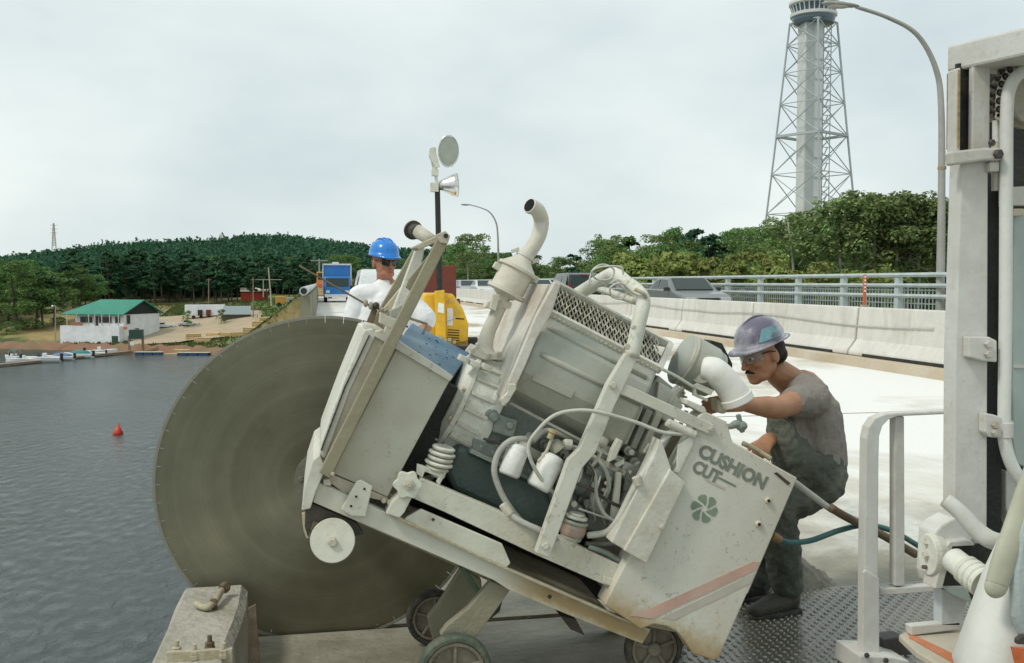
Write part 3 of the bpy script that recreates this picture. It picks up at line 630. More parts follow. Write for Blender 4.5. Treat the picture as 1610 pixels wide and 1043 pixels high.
o = obj('tread_bars', mesh_np('tread_bars', V, F), mat('worn_tread_steel', (.34, .33, .29), .28, .4, dirt=(.19, .16, .10), dirt_amt=.9, scale=2.2, bump=0, spec=.7), t, world=True); o['kind'] = 'stuff'
moundm = mat('dark_mound_coat', (.13, .115, .075), .35, dirt=(.26, .23, .17), dirt_amt=.5, scale=7, bump=.5, spec=.6)
# dark mound added for an unidentified dark shape behind the boots
bm = BM(); bmesh.ops.create_grid(bm, x_segments=34, y_segments=22, size=1)
c = Wz(1262, 940, 0); gy = random.Random(9)
for v in bm.verts:
    r = sqrt(v.co.x**2+v.co.y**2); h = max(0, 1-r**1.4)*.20*(1-.35*v.co.x)+.012*sin(v.co.x*17)*cos(v.co.y*13)+gy.uniform(-.006, .006)
    v.co = Vector((c.x-.02+v.co.x*.30, c.y+.22+v.co.y*.17, .004+max(0, h) if r < 1 else -.01))
tag(obj('dark_mound', bm, moundm, smooth=True), 'dark grey mound behind the crouching worker boots', 'mud heap')
'''t_ = BM(); pts = [Wz(px, py, .0) for px, py in ((1136, 1002), (1180, 985), (1196, 1000), (1190, 1043), (1140, 1060), (1118, 1050))]
vs = [t_.verts.new((p.x, p.y, .0215)) for p in pts]; t_.faces.new(vs); vs2 = bmesh.ops.extrude_face_region(t_, geom=t_.faces[:])
tag(obj('water_puddle', t_, mat('puddle_water', (.06, .06, .05), .04, spec=.8, bump=0)), 'shallow puddle of water lying on the chequer plate', 'puddle')
'''

# ================================================= VEHICLES ON THE BRIDGE
chr_ = mat('car_tyre', (.02, .02, .02), .8, bump=0); rimm = mat('car_rim', (.45, .45, .45), .35, .8, bump=0)
headl = mat('headlight_glass', (.6, .6, .58), .1, bump=0); taill = mat('tail_light', (.3, .01, .01), .2, bump=0)
def vehicle(name, label, cat, loc, rz, side, width, paint, glazing, wheels, wr=.31, front=None, rear=None, roofin=.16, group=None, parts=()):
    """side = outline (x forward, z up) of the body; glazing = list of side window outlines; built along +x"""
    t = thing(name, label, cat, loc, rz, group)
    bm = BM(); zmax = max(z for x, z in side); belt = glazing[0] if glazing else zmax
    def yw(z): return width/2-(max(0, (z-belt))/(max(.01, zmax-belt)))*roofin if z > belt else width/2-.05*(max(0, .45-z))
    A = [(x, yw(z), z) for x, z in side]; B = [(x, -yw(z), z) for x, z in side]; ext(bm, A, B)
    body = obj('body', bm, paint, t, bevel=.05, seg=3, ang=25)
    for outl in glazing[1]:
        for s in (1, -1):
            bm = BM(); ext(bm, [(x, s*(yw(z)+.006), z) for x, z in outl], [(x, s*(yw(z)-.03), z) for x, z in outl]); obj('window', bm, glassl, t)
    for nm, (x0, z0), (x1, z1), ww in glazing[2]:
        bm = BM(); n = Vector((z1-z0, 0, -(x1-x0))).normalized(); n = n if n.x*(1 if nm == 'windscreen' else -1) > 0 else -n
        q = [Vector((x0, -ww/2, z0)), Vector((x0, ww/2, z0)), Vector((x1, ww/2*.9, z1)), Vector((x1, -ww/2*.9, z1))]
        ext(bm, [p+n*.012 for p in q], [p-n*.02 for p in q]); obj(nm, bm, glassl, t)
    for wx in wheels:
        for s in (1, -1):
            bm = BM(); lathe(bm, (wx, s*(width/2-.20), wr), (wx, s*(width/2+.01), wr), [(0, wr*.6), (0, wr), (1, wr), (1, wr*.62), (.85, wr*.6)], 20); w_ = obj('wheel', bm, chr_, t)
            bm = BM(); lathe(bm, (wx, s*(width/2-.05), wr), (wx, s*(width/2+.0), wr), [(0, wr*.6), (1, wr*.55), (1, wr*.2), (1.1, .02)], 14); obj('rim', bm, rimm, w_)
    for nm, m, L_ in (('headlight', headl, front), ('tail_light', taill, rear)):
        if L_:
            x, z, hw, hh = L_
            for s in (1, -1): bm = BM(); box(bm, (x, s*(width/2-.07-hw/2), z), (.06, hw, hh)); obj(nm, bm, m, t, bevel=.01)
    return t
def on_bridge(px, X):   # Y where the ray of column px meets lateral position X
    a = atan((px-805)/1565)+YAW; return X/tan(a)
carg = mat('grey_car_paint', (.17, .185, .175), .3, .3, bump=0, coat=.5); carw = mat('white_car_paint', (.6, .62, .62), .35, bump=0, coat=.4)
card = mat('dark_van_paint', (.02, .035, .035), .3, bump=0, coat=.5); bluet = mat('blue_truck_paint', (.01, .15, .42), .4, bump=0, coat=.2, dirt=(.1, .25, .4), dirt_amt=.4, scale=2)
sedan = [(-2.15, .35), (-2.2, .8), (-2.1, .98), (-1.55, 1.02), (-1.05, 1.36), (-.6, 1.42), (.15, 1.40), (.85, .98), (1.75, .86), (2.1, .72), (2.15, .35), (1.7, .22), (-1.8, .22)]
sg = (1.0, [[(-1.3, 1.03), (-.98, 1.30), (-.62, 1.35), (-.55, 1.03)], [(-.47, 1.03), (-.50, 1.35), (.10, 1.33), (.55, 1.03)]], [('windscreen', (.86, 1.0), (.2, 1.385), 1.32), ('rear_window', (-1.5, 1.05), (-1.07, 1.345), 1.25)])
c1 = vehicle('parked_car', 'dark grey four door sedan facing the camera behind the concrete barrier', 'car', (12.5, on_bridge(1078, 12.5), .25), R(-90), sedan, 1.68, carg, sg, (1.35, -1.3), .30, (2.12, .68, .34, .14), (-2.17, .8, .3, .16))
for s in (1, -1): bm = BM(); box(bm, (.62, s*.93, 1.02), (.10, .2, .13)); obj('wing_mirror', bm, card, c1, bevel=.02)
bm = BM(); box(bm, (2.15, 0, .66), (.04, .7, .14)); obj('grille', bm, darkm, c1)
bm = BM(); box(bm, (2.16, 0, .45), (.10, 1.62, .14)); obj('bumper', bm, card, c1, bevel=.02)
van = [(-2.3, .35), (-2.32, 1.0), (-2.2, 1.62), (-1.9, 1.70), (.5, 1.68), (1.15, 1.12), (1.95, .95), (2.15, .7), (2.15, .3), (-2.2, .28)]
vg = (1.1, [[(-2.0, 1.12), (-1.95, 1.56), (-1.0, 1.58), (-1.0, 1.12)], [(-.9, 1.12), (-.9, 1.58), (.35, 1.56), (.8, 1.12)]], [('windscreen', (1.1, 1.15), (.55, 1.62), 1.4), ('rear_window', (-2.3, 1.1), (-2.2, 1.56), 1.35)])
v2 = vehicle('minivan', 'dark green minivan driving away behind the barrier, left of the sedan', 'van', (12.4, on_bridge(900, 12.4), .25), R(90), van, 1.72, card, vg, (1.4, -1.4), .32, (2.13, .7, .3, .14), (-2.31, .95, .14, .4))
bm = BM(); box(bm, (-2.26, 0, 1.60), (.04, .3, .05)); obj('brake_light', bm, taill, v2)
for px, X, lab in ((735, 12.4, 'small pale car farthest away beyond the barrier, behind the yellow machine'), (762, 12.4, 'white car coming toward the camera beside the exhaust pipe'), (846, 12.4, 'white car just right of the exhaust canister behind the railing line')):
    vehicle('parked_car', lab, 'car', (X, on_bridge(px, X), .25), R(-90), sedan, 1.68, carw if px > 740 else mat('silver_car_paint', (.4, .43, .45), .3, .4, bump=0), sg, (1.35, -1.3), .30, (2.12, .68, .34, .14), (-2.17, .8, .3, .16), group='distant light cars behind the barrier')
# blue box truck
Xt = .45; Yt = 76
t = thing('box_truck', 'blue box truck with white trimmed box facing the camera far down the deck', 'truck', (Xt+.75, Yt, 0))
bm = BM(); box(bm, (0, 3.2, 1.75), (2.1, 4.6, 2.1)); obj('cargo_box', bm, bluet, t, bevel=.03)
bm = BM(); box(bm, (0, .88, 2.84), (2.14, .08, .1)); box(bm, (0, 3.2, 2.86), (2.16, 4.66, .09)); [box(bm, (s*1.05, .88, 1.8), (.07, .08, 2.1)) for s in (1, -1)]; obj('box_trim', bm, carw, t)
bm = BM(); box(bm, (-.1, 1.6, 2.97), (.5, .5, .14)); obj('roof_vent', bm, carw, t)
bm = BM(); ext(bm, [(-.95, -1.0, .4), (-.95, -1.0, 1.15), (-.95, -.75, 1.9), (-.95, .8, 1.95), (-.95, .8, .4)], [(.95, -1.0, .4), (.95, -1.0, 1.15), (.95, -.75, 1.9), (.95, .8, 1.95), (.95, .8, .4)]); obj('cab', bm, bluet, t, bevel=.06)
bm = BM(); ext(bm, [(-.82, -1.012, 1.18), (-.82, -.79, 1.80), (-.82, -.72, 1.8), (-.82, -.9, 1.18)], [(.82, -1.012, 1.18), (.82, -.79, 1.80), (.82, -.72, 1.8), (.82, -.9, 1.18)]); obj('windscreen', bm, glassl, t)
bm = BM(); box(bm, (0, -1.05, .5), (1.9, .1, .22)); obj('bumper', bm, carw, t)
for s in (1, -1):
    bm = BM(); box(bm, (s*.7, -1.02, .8), (.26, .05, .18)); obj('headlight', bm, headl, t)
    for y in (-.2, 4.4): bm = BM(); cyl(bm, (s*.75, y, .42), (s*1.0, y, .42), .42, seg=18); obj('wheel', bm, chr_, t)
# white van behind the standing worker
wvan = [(-2.4, .35), (-2.45, 1.2), (-2.35, 1.95), (1.1, 1.95), (1.55, 1.75), (2.0, 1.12), (2.3, .95), (2.35, .35)]
wg = (1.15, [[(.5, 1.18), (.5, 1.72), (1.2, 1.7), (1.6, 1.18)]], [('windscreen', (1.98, 1.15), (1.52, 1.74), 1.5), ('rear_window', (-2.44, 1.25), (-2.37, 1.8), 1.3)])
v3 = vehicle('white_van', 'white delivery van facing the camera behind the standing worker', 'van', (2.1, 36, 0), R(-90), wvan, 1.85, carw, wg, (1.5, -1.5), .34, (2.33, .8, .3, .2), (-2.43, .9, .15, .4), roofin=.2)
bm = BM(); box(bm, (2.36, 0, .8), (.04, 1.0, .16)); obj('grille', bm, darkm, v3); bm = BM(); box(bm, (2.38, 0, .45), (.12, 1.8, .16)); obj('bumper', bm, darkm, v3, bevel=.02)
bm = BM(); [box(bm, (1.55, s*1.03, 1.25), (.08, .2, .28)) for s in (1, -1)]; obj('wing_mirrors', bm, darkm, v3)
# orange loader beside the blue truck
t = thing('wheel_loader', 'orange construction loader parked left of the blue box truck', 'loader', (.15, 95, 0))
bm = BM(); box(bm, (0, 0, 1.0), (1.3, 2.6, .9)); obj('body', bm, orangep, t, bevel=.08)
bm = BM(); box(bm, (0, .3, 1.95), (1.1, 1.1, 1.05)); cb = obj('cab', bm, mat('loader_yellow', (.5, .27, .05), .5, bump=0), t, bevel=.05)
bm = BM(); box(bm, (0, -.26, 2.05), (.85, .04, .6)); obj('window', bm, glassl, cb)
bm = BM(); ext(bm, [(-.8, -2.3, .2), (-.8, -2.5, .3), (-.8, -2.1, .95), (-.8, -1.7, .9)], [(.8, -2.3, .2), (.8, -2.5, .3), (.8, -2.1, .95), (.8, -1.7, .9)]); bar(bm, (-.4, -1.9, .7), (-.4, -.5, 1.3), .14); bar(bm, (.4, -1.9, .7), (.4, -.5, 1.3), .14); obj('bucket', bm, rustm, t)
for s in (1, -1):
    for y in (-.8, .9): bm = BM(); cyl(bm, (s*.5, y, .5), (s*.85, y, .5), .5, seg=18); obj('wheel', bm, chr_, t)
# yellow lighting tower trailer, Y=15.6
YL = 15.6
t = thing('light_tower', 'yellow lighting tower trailer with a black mast and two floodlights', 'lighting tower', (W(700, 444, 15.6).x, 15.6, 0))
def LP(px, py, y=YL): return W(px, py, y)
bm = BM(); pr(bm, [(668, 462), (712, 462), (728, 485), (737, 510), (736, 538), (690, 545), (676, 530), (661, 515), (655, 490)], YL, YL+1.5); obj('engine_cover', bm, yellowp, t, world=True, bevel=.03)
bm = BM(); pr(bm, [(684, 458), (699, 456), (702, 540), (686, 541)], YL-.14, YL); obj('mast_sleeve', bm, yellowp, t, world=True, bevel=.015)
for q in ([(689, 476), (698, 478), (698, 493), (688, 491)], [(703, 484), (712, 485), (712, 512), (703, 512)]):
    bm = BM(); pr(bm, q, YL-.147 if q[0][0] < 700 else YL-.006, YL-.141 if q[0][0] < 700 else YL-.001); obj('sticker', bm, paperw, t, world=True)
bm = BM(); lathe(bm, LP(691.5, 470), LP(687.5, 291), [(0, .05), (.5, .048), (.5, .044), (1, .042)], 12); obj('mast', bm, darkm, t, world=True)
bm = BM(); lathe(bm, LP(687, 300), LP(683, 232), [(0, .028), (1, .024)], 10); pr(bm, [(676, 233), (683, 231), (686, 240), (692, 262), (684, 264), (675, 245)], YL-.05, YL+.05); box(bm, LP(683, 295), (.12, .12, .14)); box(bm, LP(684, 272), (.1, .1, .1)); tube(bm, [LP(677, 240), LP(679, 258), LP(684, 274)], .012); obj('lamp_bracket', bm, white2, t, world=True, bevel=.005)
c = LP(705, 238); dn = (Vector((-.1, -1, -.12))).normalized()
bm = BM(); lathe(bm, c-dn*.16, c+dn*.02, [(0, .05), (.3, .10), (.85, .25), (1, .265), (1, .245), (.85, .23)], 24); fl = obj('floodlight_shade', bm, chrome, t, world=True, smooth=True)
for v in fl.data.vertices:
    q = v.co-c; v.co = c+Vector((q.x*.62, q.y, q.z*.95))
bm = BM(); lathe(bm, c+dn*-.01, c+dn*.015, [(0, .245), (1, .24)], 24)
for v in bm.verts: q = v.co-c; v.co = c+Vector((q.x*.62, q.y, q.z*.95))
obj('floodlight_lens', bm, mat('lamp_glass', (.33, .36, .30), .15, bump=0), fl)
bm = BM(); c = LP(690, 292); e = LP(719, 291); lathe(bm, c, e, [(0, .06), (.25, .10), (.75, .17), (1, .19), (1, .175), (.8, .15)], 24); obj('floodlight_shade', bm, chrome, t, world=True, smooth=True)
bm = BM(); box(bm, LP(712, 545, YL+.5)+Vector((0, 0, -.02)), (1.5, 1.6, .12)); obj('chassis', bm, darkm, t, world=True)
for px in (676, 741):
    q = LP(px, 530, YL+.6); q.z = .3; bm = BM(); lathe(bm, q+Vector((-.09, 0, 0)), q+Vector((.09, 0, 0)), [(0, .18), (0, .3), (1, .3), (1, .18)], 18); obj('wheel', bm, chr_, t, world=True)
for k in range(5): bm = BM(); pr(bm, [(704, 518+k*4), (722, 519+k*4), (722, 520.5+k*4), (704, 519.5+k*4)], YL-.006, YL-.001); obj('vent_slot', bm, darkm, t, world=True)
bm = BM(); pr(bm, [(716, 500), (730, 501), (730, 503), (716, 502)], YL-.006, YL-.001); obj('latch', bm, darkm, t, world=True)
bm = BM(); tube(bm, [LP(704, 476, YL-.02), LP(712, 472, YL-.05), LP(720, 482, YL-.06), LP(716, 500, YL-.05), LP(700, 506, YL-.1)], .008, 6, 5); obj('power_cable', bm, hosem, t, smooth=True, world=True)
for q in ((693, 531), (700, 536), (707, 534), (714, 538)): bm = BM(); box(bm, LP(q[0], q[1], YL-.16), (.05, .05, .05)); obj('socket_box', bm, muddy, t, world=True)
bm = BM(); pr(bm, [(676, 530), (690, 545), (736, 538), (736, 548), (690, 556), (672, 540)], YL-.02, YL+.3); obj('lower_skirt', bm, rustm, t, world=True)
# rust red steel box behind
t = thing('steel_skip', 'rust red steel box standing behind the yellow lighting trailer', 'skip', (0, 0, 0)); t.location = W(705, 470, 24); t.location.z = 0
bm = BM(); pr(bm, [(660, 420), (717, 417), (718, 470), (660, 473)], 23.5, 26); obj('box_body', bm, rustred, t, world=True, bevel=.03)
bm = BM(); [pr(bm, [(x, 470), (x+6, 470), (x+12, 545), (x+6, 545)], 23.6, 23.8) for x in (664, 717)]; obj('legs', bm, rustred, t, world=True)
# ================================================= LEFT BANK
stucco = mat('white_stucco', (.72, .74, .76), .8, dirt=(.5, .5, .47), dirt_amt=.4, scale=.5, bump=0)
def G(px, D, dz=0):
    p = Wd(px, 444, D); return Vector((p.x, p.y, land(p.x, p.y)+dz))
t = thing('boathouse', 'white two storey building with green pitched roof and raised porch on the bank', 'building', Wd(175, 528, 250))
def BW(px, py, D): return Wd(px, py, D)
def wallq(bm, pts, depth=.3):
    A = [BW(*p) for p in pts]; n = (A[1]-A[0]).cross(A[2]-A[0]).normalized()
    if n.dot(EYE-A[0]) < 0: n = -n
    ext(bm, A, [p-n*depth for p in A])
bm = BM(); A = [BW(115, 530, 250), BW(184, 530, 247), BW(253, 514, 258)]
zt = A[0].z
# main body: plan polygon raised to eaves
plan = [BW(119, 530, 249), BW(195, 530, 246), BW(251, 530, 258), BW(178, 530, 263)]
for p in plan: p.z = -14.5
top = [Vector((p.x, p.y, BW(195, 492, 247).z)) for p in plan]; ext(bm, plan, top); obj('wall', bm, stucco, t, world=True)
z_eave = BW(180, 494, 247).z; z_ridge = BW(215, 471, 255).z
mid1 = (plan[1]+plan[2])/2; mid0 = (plan[0]+plan[3])/2
bm = BM(); dirx = (plan[1]-plan[0]).normalized(); diry = (plan[2]-plan[1]).normalized()
r0 = mid0+dirx*2.0; r1 = mid1+dirx*.8; r0.z = r1.z = z_ridge
f0 = plan[0]-dirx*3.2-diry*1.2; f1 = plan[1]+dirx*.8-diry*1.2; f0.z = f1.z = z_eave
b0 = plan[3]-dirx*3+diry*.8; b1 = plan[2]+dirx*.8+diry*.8; b0.z = b1.z = z_eave
dn_ = Vector((0, 0, -.25))
ext(bm, [f0, f1, r1, r0], [f0+dn_, f1+dn_, r1+dn_, r0+dn_]); obj('roof', bm, mat('green_metal_roof', (.03, .22, .15), .55, dirt=(.08, .26, .2), dirt_amt=.4, scale=.4, bump=0), t, world=True)
bm = BM(); ext(bm, [b0, b1, r1, r0], [b0+dn_, b1+dn_, r1+dn_, r0+dn_]); obj('roof', bm, MATS['green_metal_roof'], t, world=True)
bm = BM(); g0 = plan[1]+dirx*.1; g1 = plan[2]+dirx*.1; gr = mid1+dirx*.1; g0.z = g1.z = z_eave-.1; gr.z = z_ridge-.35; ext(bm, [g0, g1, gr], [p-dirx*.2 for p in (g0, g1, gr)]); obj('gable', bm, mat('dark_gable', (.012, .02, .018), .7, bump=0), t, world=True)
bm = BM(); q0 = plan[0]-dirx*3.0-diry*1.6; q1 = plan[1]+dirx*.0-diry*1.6; q0.z = q1.z = -14.5
h_ = BW(100, 512, 249).z; ext(bm, [q0, q1, q1+diry*1.5, q0+diry*1.5], [Vector((p.x, p.y, h_)) for p in (q0, q1, q1+diry*1.5, q0+diry*1.5)]); obj('porch_base', bm, stucco, t, world=True)
winm = mat('building_glass', (.03, .045, .05), .2, bump=0); framem = mat('window_trim', (.55, .5, .4), .6, bump=0); door_m = mat('green_door', (.03, .07, .05), .6, bump=0); woodp = mat('porch_wood', (.32, .16, .09), .8, bump=0)
def onfront(u, z, off): p = plan[0].lerp(plan[1], u); return Vector((p.x, p.y, z))-diry*off
def onside(u, z, off): p = plan[1].lerp(plan[2], u); return Vector((p.x, p.y, z))+dirx*off
zf = BW(150, 503, 248).z; wl = (plan[1]-plan[0]).length; rotf = Matrix((dirx, diry, Vector((0, 0, 1)))).transposed(); rots = Matrix((diry, -dirx, Vector((0, 0, 1)))).transposed()
for u, w_ in ((.17, 1.6), (.30, 1.6), (.57, 1.9), (.70, 1.5), (.88, 1.3)):
    bm = BM(); box(bm, onfront(u, zf, .02), (w_+.3, .12, 1.7), rotf); fr = obj('window', bm, framem, t, world=True)
    bm = BM(); box(bm, onfront(u, zf, .09), (w_, .06, 1.4), rotf); obj('pane', bm, winm, fr)
bm = BM(); box(bm, onfront(.44, zf-.4, .06), (1.0, .12, 2.5), rotf); obj('door', bm, mat('brown_door', (.08, .04, .03), .6, bump=0), t, world=True)
for u in (-.08, .12, .37, .50, .64, .80, .98): bm = BM(); box(bm, onfront(u, (h_+z_eave)/2, 1.45), (.16, .16, z_eave-h_), rotf); obj('porch_post', bm, framem, t, world=True)
bm = BM(); box(bm, onfront(.12, h_+.5, 1.5), (3.4, .08, .9), rotf); obj('porch_rail', bm, woodp, t, world=True)
for u, z, w_, h2 in ((.12, zf+.1, 1.1, 2.1), (.35, -11.4, 1.3, 2.6)):
    bm = BM(); box(bm, onside(u, z, .03), (w_+.3, .12, h2+.3), rots); fr = obj('window', bm, framem, t, world=True)
    bm = BM(); box(bm, onside(u, z, .10), (w_, .06, h2), rots); obj('pane', bm, winm, fr)
bm = BM(); q = q1-dirx*1.2-diry*.05; q.z = -12.8; box(bm, q, (1.7, .1, 2.2), rotf); obj('door', bm, door_m, t, world=True)
bm = BM(); q = q1+dirx*1.2+diry*.6; q.z = h_-.5; box(bm, q, (1.0, .1, .6), rotf); obj('wall_sign', bm, mat('red_sign', (.5, .12, .06), .6, bump=0), t, world=True)
# vehicles and furniture on the bank
pk = [(-2.7, .5), (-2.7, 1.15), (-.3, 1.15), (-.2, 1.78), (1.0, 1.78), (1.5, 1.2), (2.6, 1.1), (2.7, .5)]
pg = (1.2, [[(-.1, 1.22), (-.1, 1.7), (.95, 1.7), (1.3, 1.22)]], [('windscreen', (1.5, 1.22), (1.03, 1.75), 1.6), ('rear_window', (-.3, 1.22), (-.22, 1.7), 1.4)])
p = G(186, 247, .02); vehicle('pickup_truck', 'black pickup truck with boat rack parked below the green roofed building', 'pickup truck', p, R(195), pk, 1.9, card, pg, (1.7, -1.7), .4, (2.68, .85, .3, .2), (-2.7, .9, .15, .3))
p = G(257, 262, .02); vehicle('pickup_truck', 'white pickup truck parked right of the green roofed building', 'pickup truck', p, R(190), pk, 1.9, carw, pg, (1.7, -1.7), .4, (2.68, .85, .3, .2), (-2.7, .9, .15, .3))
p = G(295, 265, .02); vehicle('pickup_truck', 'white truck parked at the left end of the white trailer', 'truck', p, R(185), pk, 2.0, carw, pg, (1.7, -1.7), .4, (2.68, .85, .3, .2), (-2.7, .9, .15, .3))
t = thing('storage_trailer', 'long white trailer with a red tractor unit in the lumber yard', 'trailer', G(322, 276, 0))
bm = BM(); wd = 10.6; box(bm, t.location+Vector((0, 0, 2.4)), (wd, 2.4, 3.0)); obj('trailer_box', bm, stucco, t, world=True, bevel=.05)
for k in range(4): bm = BM(); cyl(bm, t.location+Vector((-3+k*2, -1.3, .5)), t.location+Vector((-3+k*2, -1.0, .5)), .5, seg=14); obj('wheel', bm, chr_, t, world=True)
for dx, m in ((-1.2, darkm), (1.0, rustred)): bm = BM(); box(bm, t.location+Vector((dx, -1.5, 1.7)), (1.2, .6, 1.6)); obj('crate_panel', bm, m, t, world=True)
t = thing('storage_shed', 'low grey roofed shed right of the white trailer', 'shed', G(371, 268, 0))
L0 = t.location.copy(); bm = BM(); box(bm, L0+Vector((0, 0, .7)), (7.4, 3.4, 1.6)); obj('wall', bm, mat('shed_wall', (.12, .1, .08), .8, bump=0), t, world=True)
bm = BM(); ext(bm, [L0+Vector((-4, -2.3, 1.4)), L0+Vector((4, -2.3, 1.4)), L0+Vector((3.8, .3, 3.6)), L0+Vector((-3.2, .3, 3.6))], [L0+Vector((-4, -2.2, 1.2)), L0+Vector((4, -2.2, 1.2)), L0+Vector((3.8, .5, 3.4)), L0+Vector((-3.2, .5, 3.4))]); obj('roof', bm, mat('grey_shed_roof', (.25, .30, .31), .7, bump=0), t, world=True)
t = thing('farm_shed', 'red shed with pale roof at the far end of the yard', 'shed', G(400, 330, 0)); L0 = t.location.copy()
bm = BM(); box(bm, L0+Vector((0, 0, 1.6)), (8.5, 4, 3.4)); obj('wall', bm, mat('red_shed_wall', (.28, .035, .02), .8, bump=0), t, world=True)
bm = BM(); ext(bm, [L0+Vector((-4.5, -2.2, 3.2)), L0+Vector((4.5, -2.2, 3.2)), L0+Vector((4.5, .2, 4.3)), L0+Vector((-4.5, .2, 4.3))], [L0+Vector((-4.5, -2.2, 3.0)), L0+Vector((4.5, -2.2, 3.0)), L0+Vector((4.5, .2, 4.1)), L0+Vector((-4.5, .2, 4.1))]); obj('roof', bm, framem, t, world=True)
t = thing('excavator', 'yellow construction vehicle with dark platform beside the parapet end', 'excavator', G(449, 230, 0)); L0 = t.location.copy()
bm = BM(); box(bm, L0+Vector((-1.2, 0, 1.5)), (2.2, 2.2, 1.8)); obj('cab', bm, mat('loader_yellow', (.5, .27, .05), .5), t, world=True, bevel=.1)
bm = BM(); box(bm, L0+Vector((2.2, 0, 1.6)), (4.6, 2.2, 1.1)); obj('platform', bm, greyp, t, world=True, bevel=.05)
for k in range(3): bm = BM(); cyl(bm, L0+Vector((-1.5+k*2.2, -1.3, .5)), L0+Vector((-1.5+k*2.2, -.9, .5)), .5, seg=14); obj('wheel', bm, chr_, t, world=True)
# stacks of logs / lumber, each a stack of boards
st = None; gx = random.Random(12)
stacks = [(303, 244, 'split pale log stack left of the round shrub in the yard'), (318, 240, 'pale log stack beside the shrub, in front of the trailer'), (335, 247, 'brown log stack in the middle of the yard'), (362, 244, 'long pale timber stack below the grey roofed shed'), (378, 243, 'pale timber stack right of the long one below the shed'), (394, 240, 'timber stack standing near the grass slope'), (408, 246, 'timber stack touching the foot of the grass slope'), (420, 250, 'timber stack highest up by the grass slope'), (270, 229, 'low heap of pale planks near the blue dock floats'), (285, 231, 'heap of mixed timber right above the dock')]
for k, (px, D, lab) in enumerate(stacks):
    p = G(px, D, 0)
    if st is None:
        t = thing('timber_stack', lab, 'timber stack', p, .2, group='timber stacks in the lumber yard')
        for r_ in range(4):
            for c_ in range(5-r_//2):
                bm = BM(); cyl(bm, (-1.6+gx.uniform(-.2, .2), -.8+c_*.42+r_*.1, .22+r_*.38), (1.6+gx.uniform(-.2, .2), -.8+c_*.42+r_*.1, .22+r_*.38), .2, seg=8); obj('log', bm, lumber, t)
        st = t
    else: dup(st, p, gx.uniform(-.5, .6), (1.1+.4*(k in (3, 4)), 1, .75+.3*(k in (0, 5, 6))), lab)
# docks
t = thing('floating_dock', 'long wooden floating dock with the small boats moored to it', 'dock', Wz(90, 566, -14.6))
d0 = Wz(-60, 581, -14.7); d1 = Wz(205, 553.5, -14.7); dv = (d1-d0).normalized(); nrm = Vector((-dv.y, dv.x, 0)); Ld = (d1-d0).length
bm = BM(); bar(bm, d0, d1, .35, 1.6, up=nrm); obj('float', bm, wood, t, world=True)
plank_me = None
for k in range(int(Ld/1.2)):
    if plank_me is None: bm = BM(); box(bm, (0, 0, 0), (1.15, 1.75, .06)); plank_me = bpy.data.meshes.new('plank'); bm.to_mesh(plank_me); bm.free(); plank_me.materials.append(wood)
    o = obj('plank', plank_me, wood, t, world=True); o.location = d0+dv*(1.2*k+.6)+Vector((0, 0, .24)); o.rotation_euler = (0, 0, math.atan2(dv.y, dv.x)); o.matrix_parent_inverse = Matrix.Translation(-t.location)
for lab, a, b_, m in (('left run of blue dock floats below the bank', 214, 256, 4), ('right run of blue dock floats, partly behind the saw blade', 280, 330, 5)):
    A = Wz(a, 553+m, -14.9); B = Wz(b_, 553+m, -14.9); t = thing('dock_float', lab, 'dock', A, group='blue dock floats along the shore')
    nn = 3
    for k in range(nn):
        p = A.lerp(B, k/nn); q = A.lerp(B, (k+.92)/nn); bm = BM(); bar(bm, p, q, .85, 1.6, up=(B-A).cross(Vector((0, 0, 1)))); obj('float', bm, mat('blue_float', (.02, .06, .13), .5, bump=0), t, world=True, bevel=.08)
    bm = BM(); bar(bm, A+Vector((0, 0, .5)), B+Vector((0, 0, .5)), .1, 1.7, up=(B-A).cross(Vector((0, 0, 1)))); obj('deck', bm, framem, t, world=True)
t = thing('gangway_hut', 'dark green shed on legs at the shore end of the dock', 'shed', Wz(215, 552, -14.9)); L0 = Wd(213, 527, 232)
bm = BM(); box(bm, L0+Vector((.2, 0, .2)), (2.9, 2.4, 2.1)); obj('cabin', bm, door_m, t, world=True); bm = BM(); box(bm, L0+Vector((-.6, -1.25, -1.9)), (.9, .1, .9)); obj('notice_board', bm, paperw, t, world=True)
for dx in (-1.4, 1.6): bm = BM(); box(bm, L0+Vector((dx, 0, -1.9)), (.5, .5, 3.4)); obj('leg', bm, wood, t, world=True)
# boats
navy = mat('teal_boat_cover', (.03, .22, .22), .7, bump=0); bw = mat('boat_gelcoat', (.74, .76, .76), .25, bump=0); bc = mat('blue_boat_cover', (.12, .2, .34), .7, bump=0)
def hull_mesh(L_=5.2, B_=2.0, H_=.95):
    bm = BM(); rings = []
    for k in range(9):
        u = k/8; x = -L_/2+L_*u; w_ = B_/2*(1-max(0, (u-.45)/.55)**2.2)+.02; h0 = -.25+.45*max(0, (u-.5)*2)**2; top = H_*(.75+.25*u)
        rings.append([bm.verts.new(v) for v in ((x, -w_, top), (x, -w_*.9, top*.4), (x, -w_*.45, h0+.06), (x, 0, h0), (x, w_*.45, h0+.06), (x, w_*.9, top*.4), (x, w_, top), (x, w_*.7, top+.05), (x, -w_*.7, top+.05))])
    for a, b_ in zip(rings, rings[1:]):
        for i in range(9): face(bm, [a[i], b_[i], b_[(i+1) % 9], a[(i+1) % 9]])
    face(bm, rings[0]); face(bm, rings[-1][::-1]); bmesh.ops.recalc_face_normals(bm, faces=bm.faces[:]); return bm
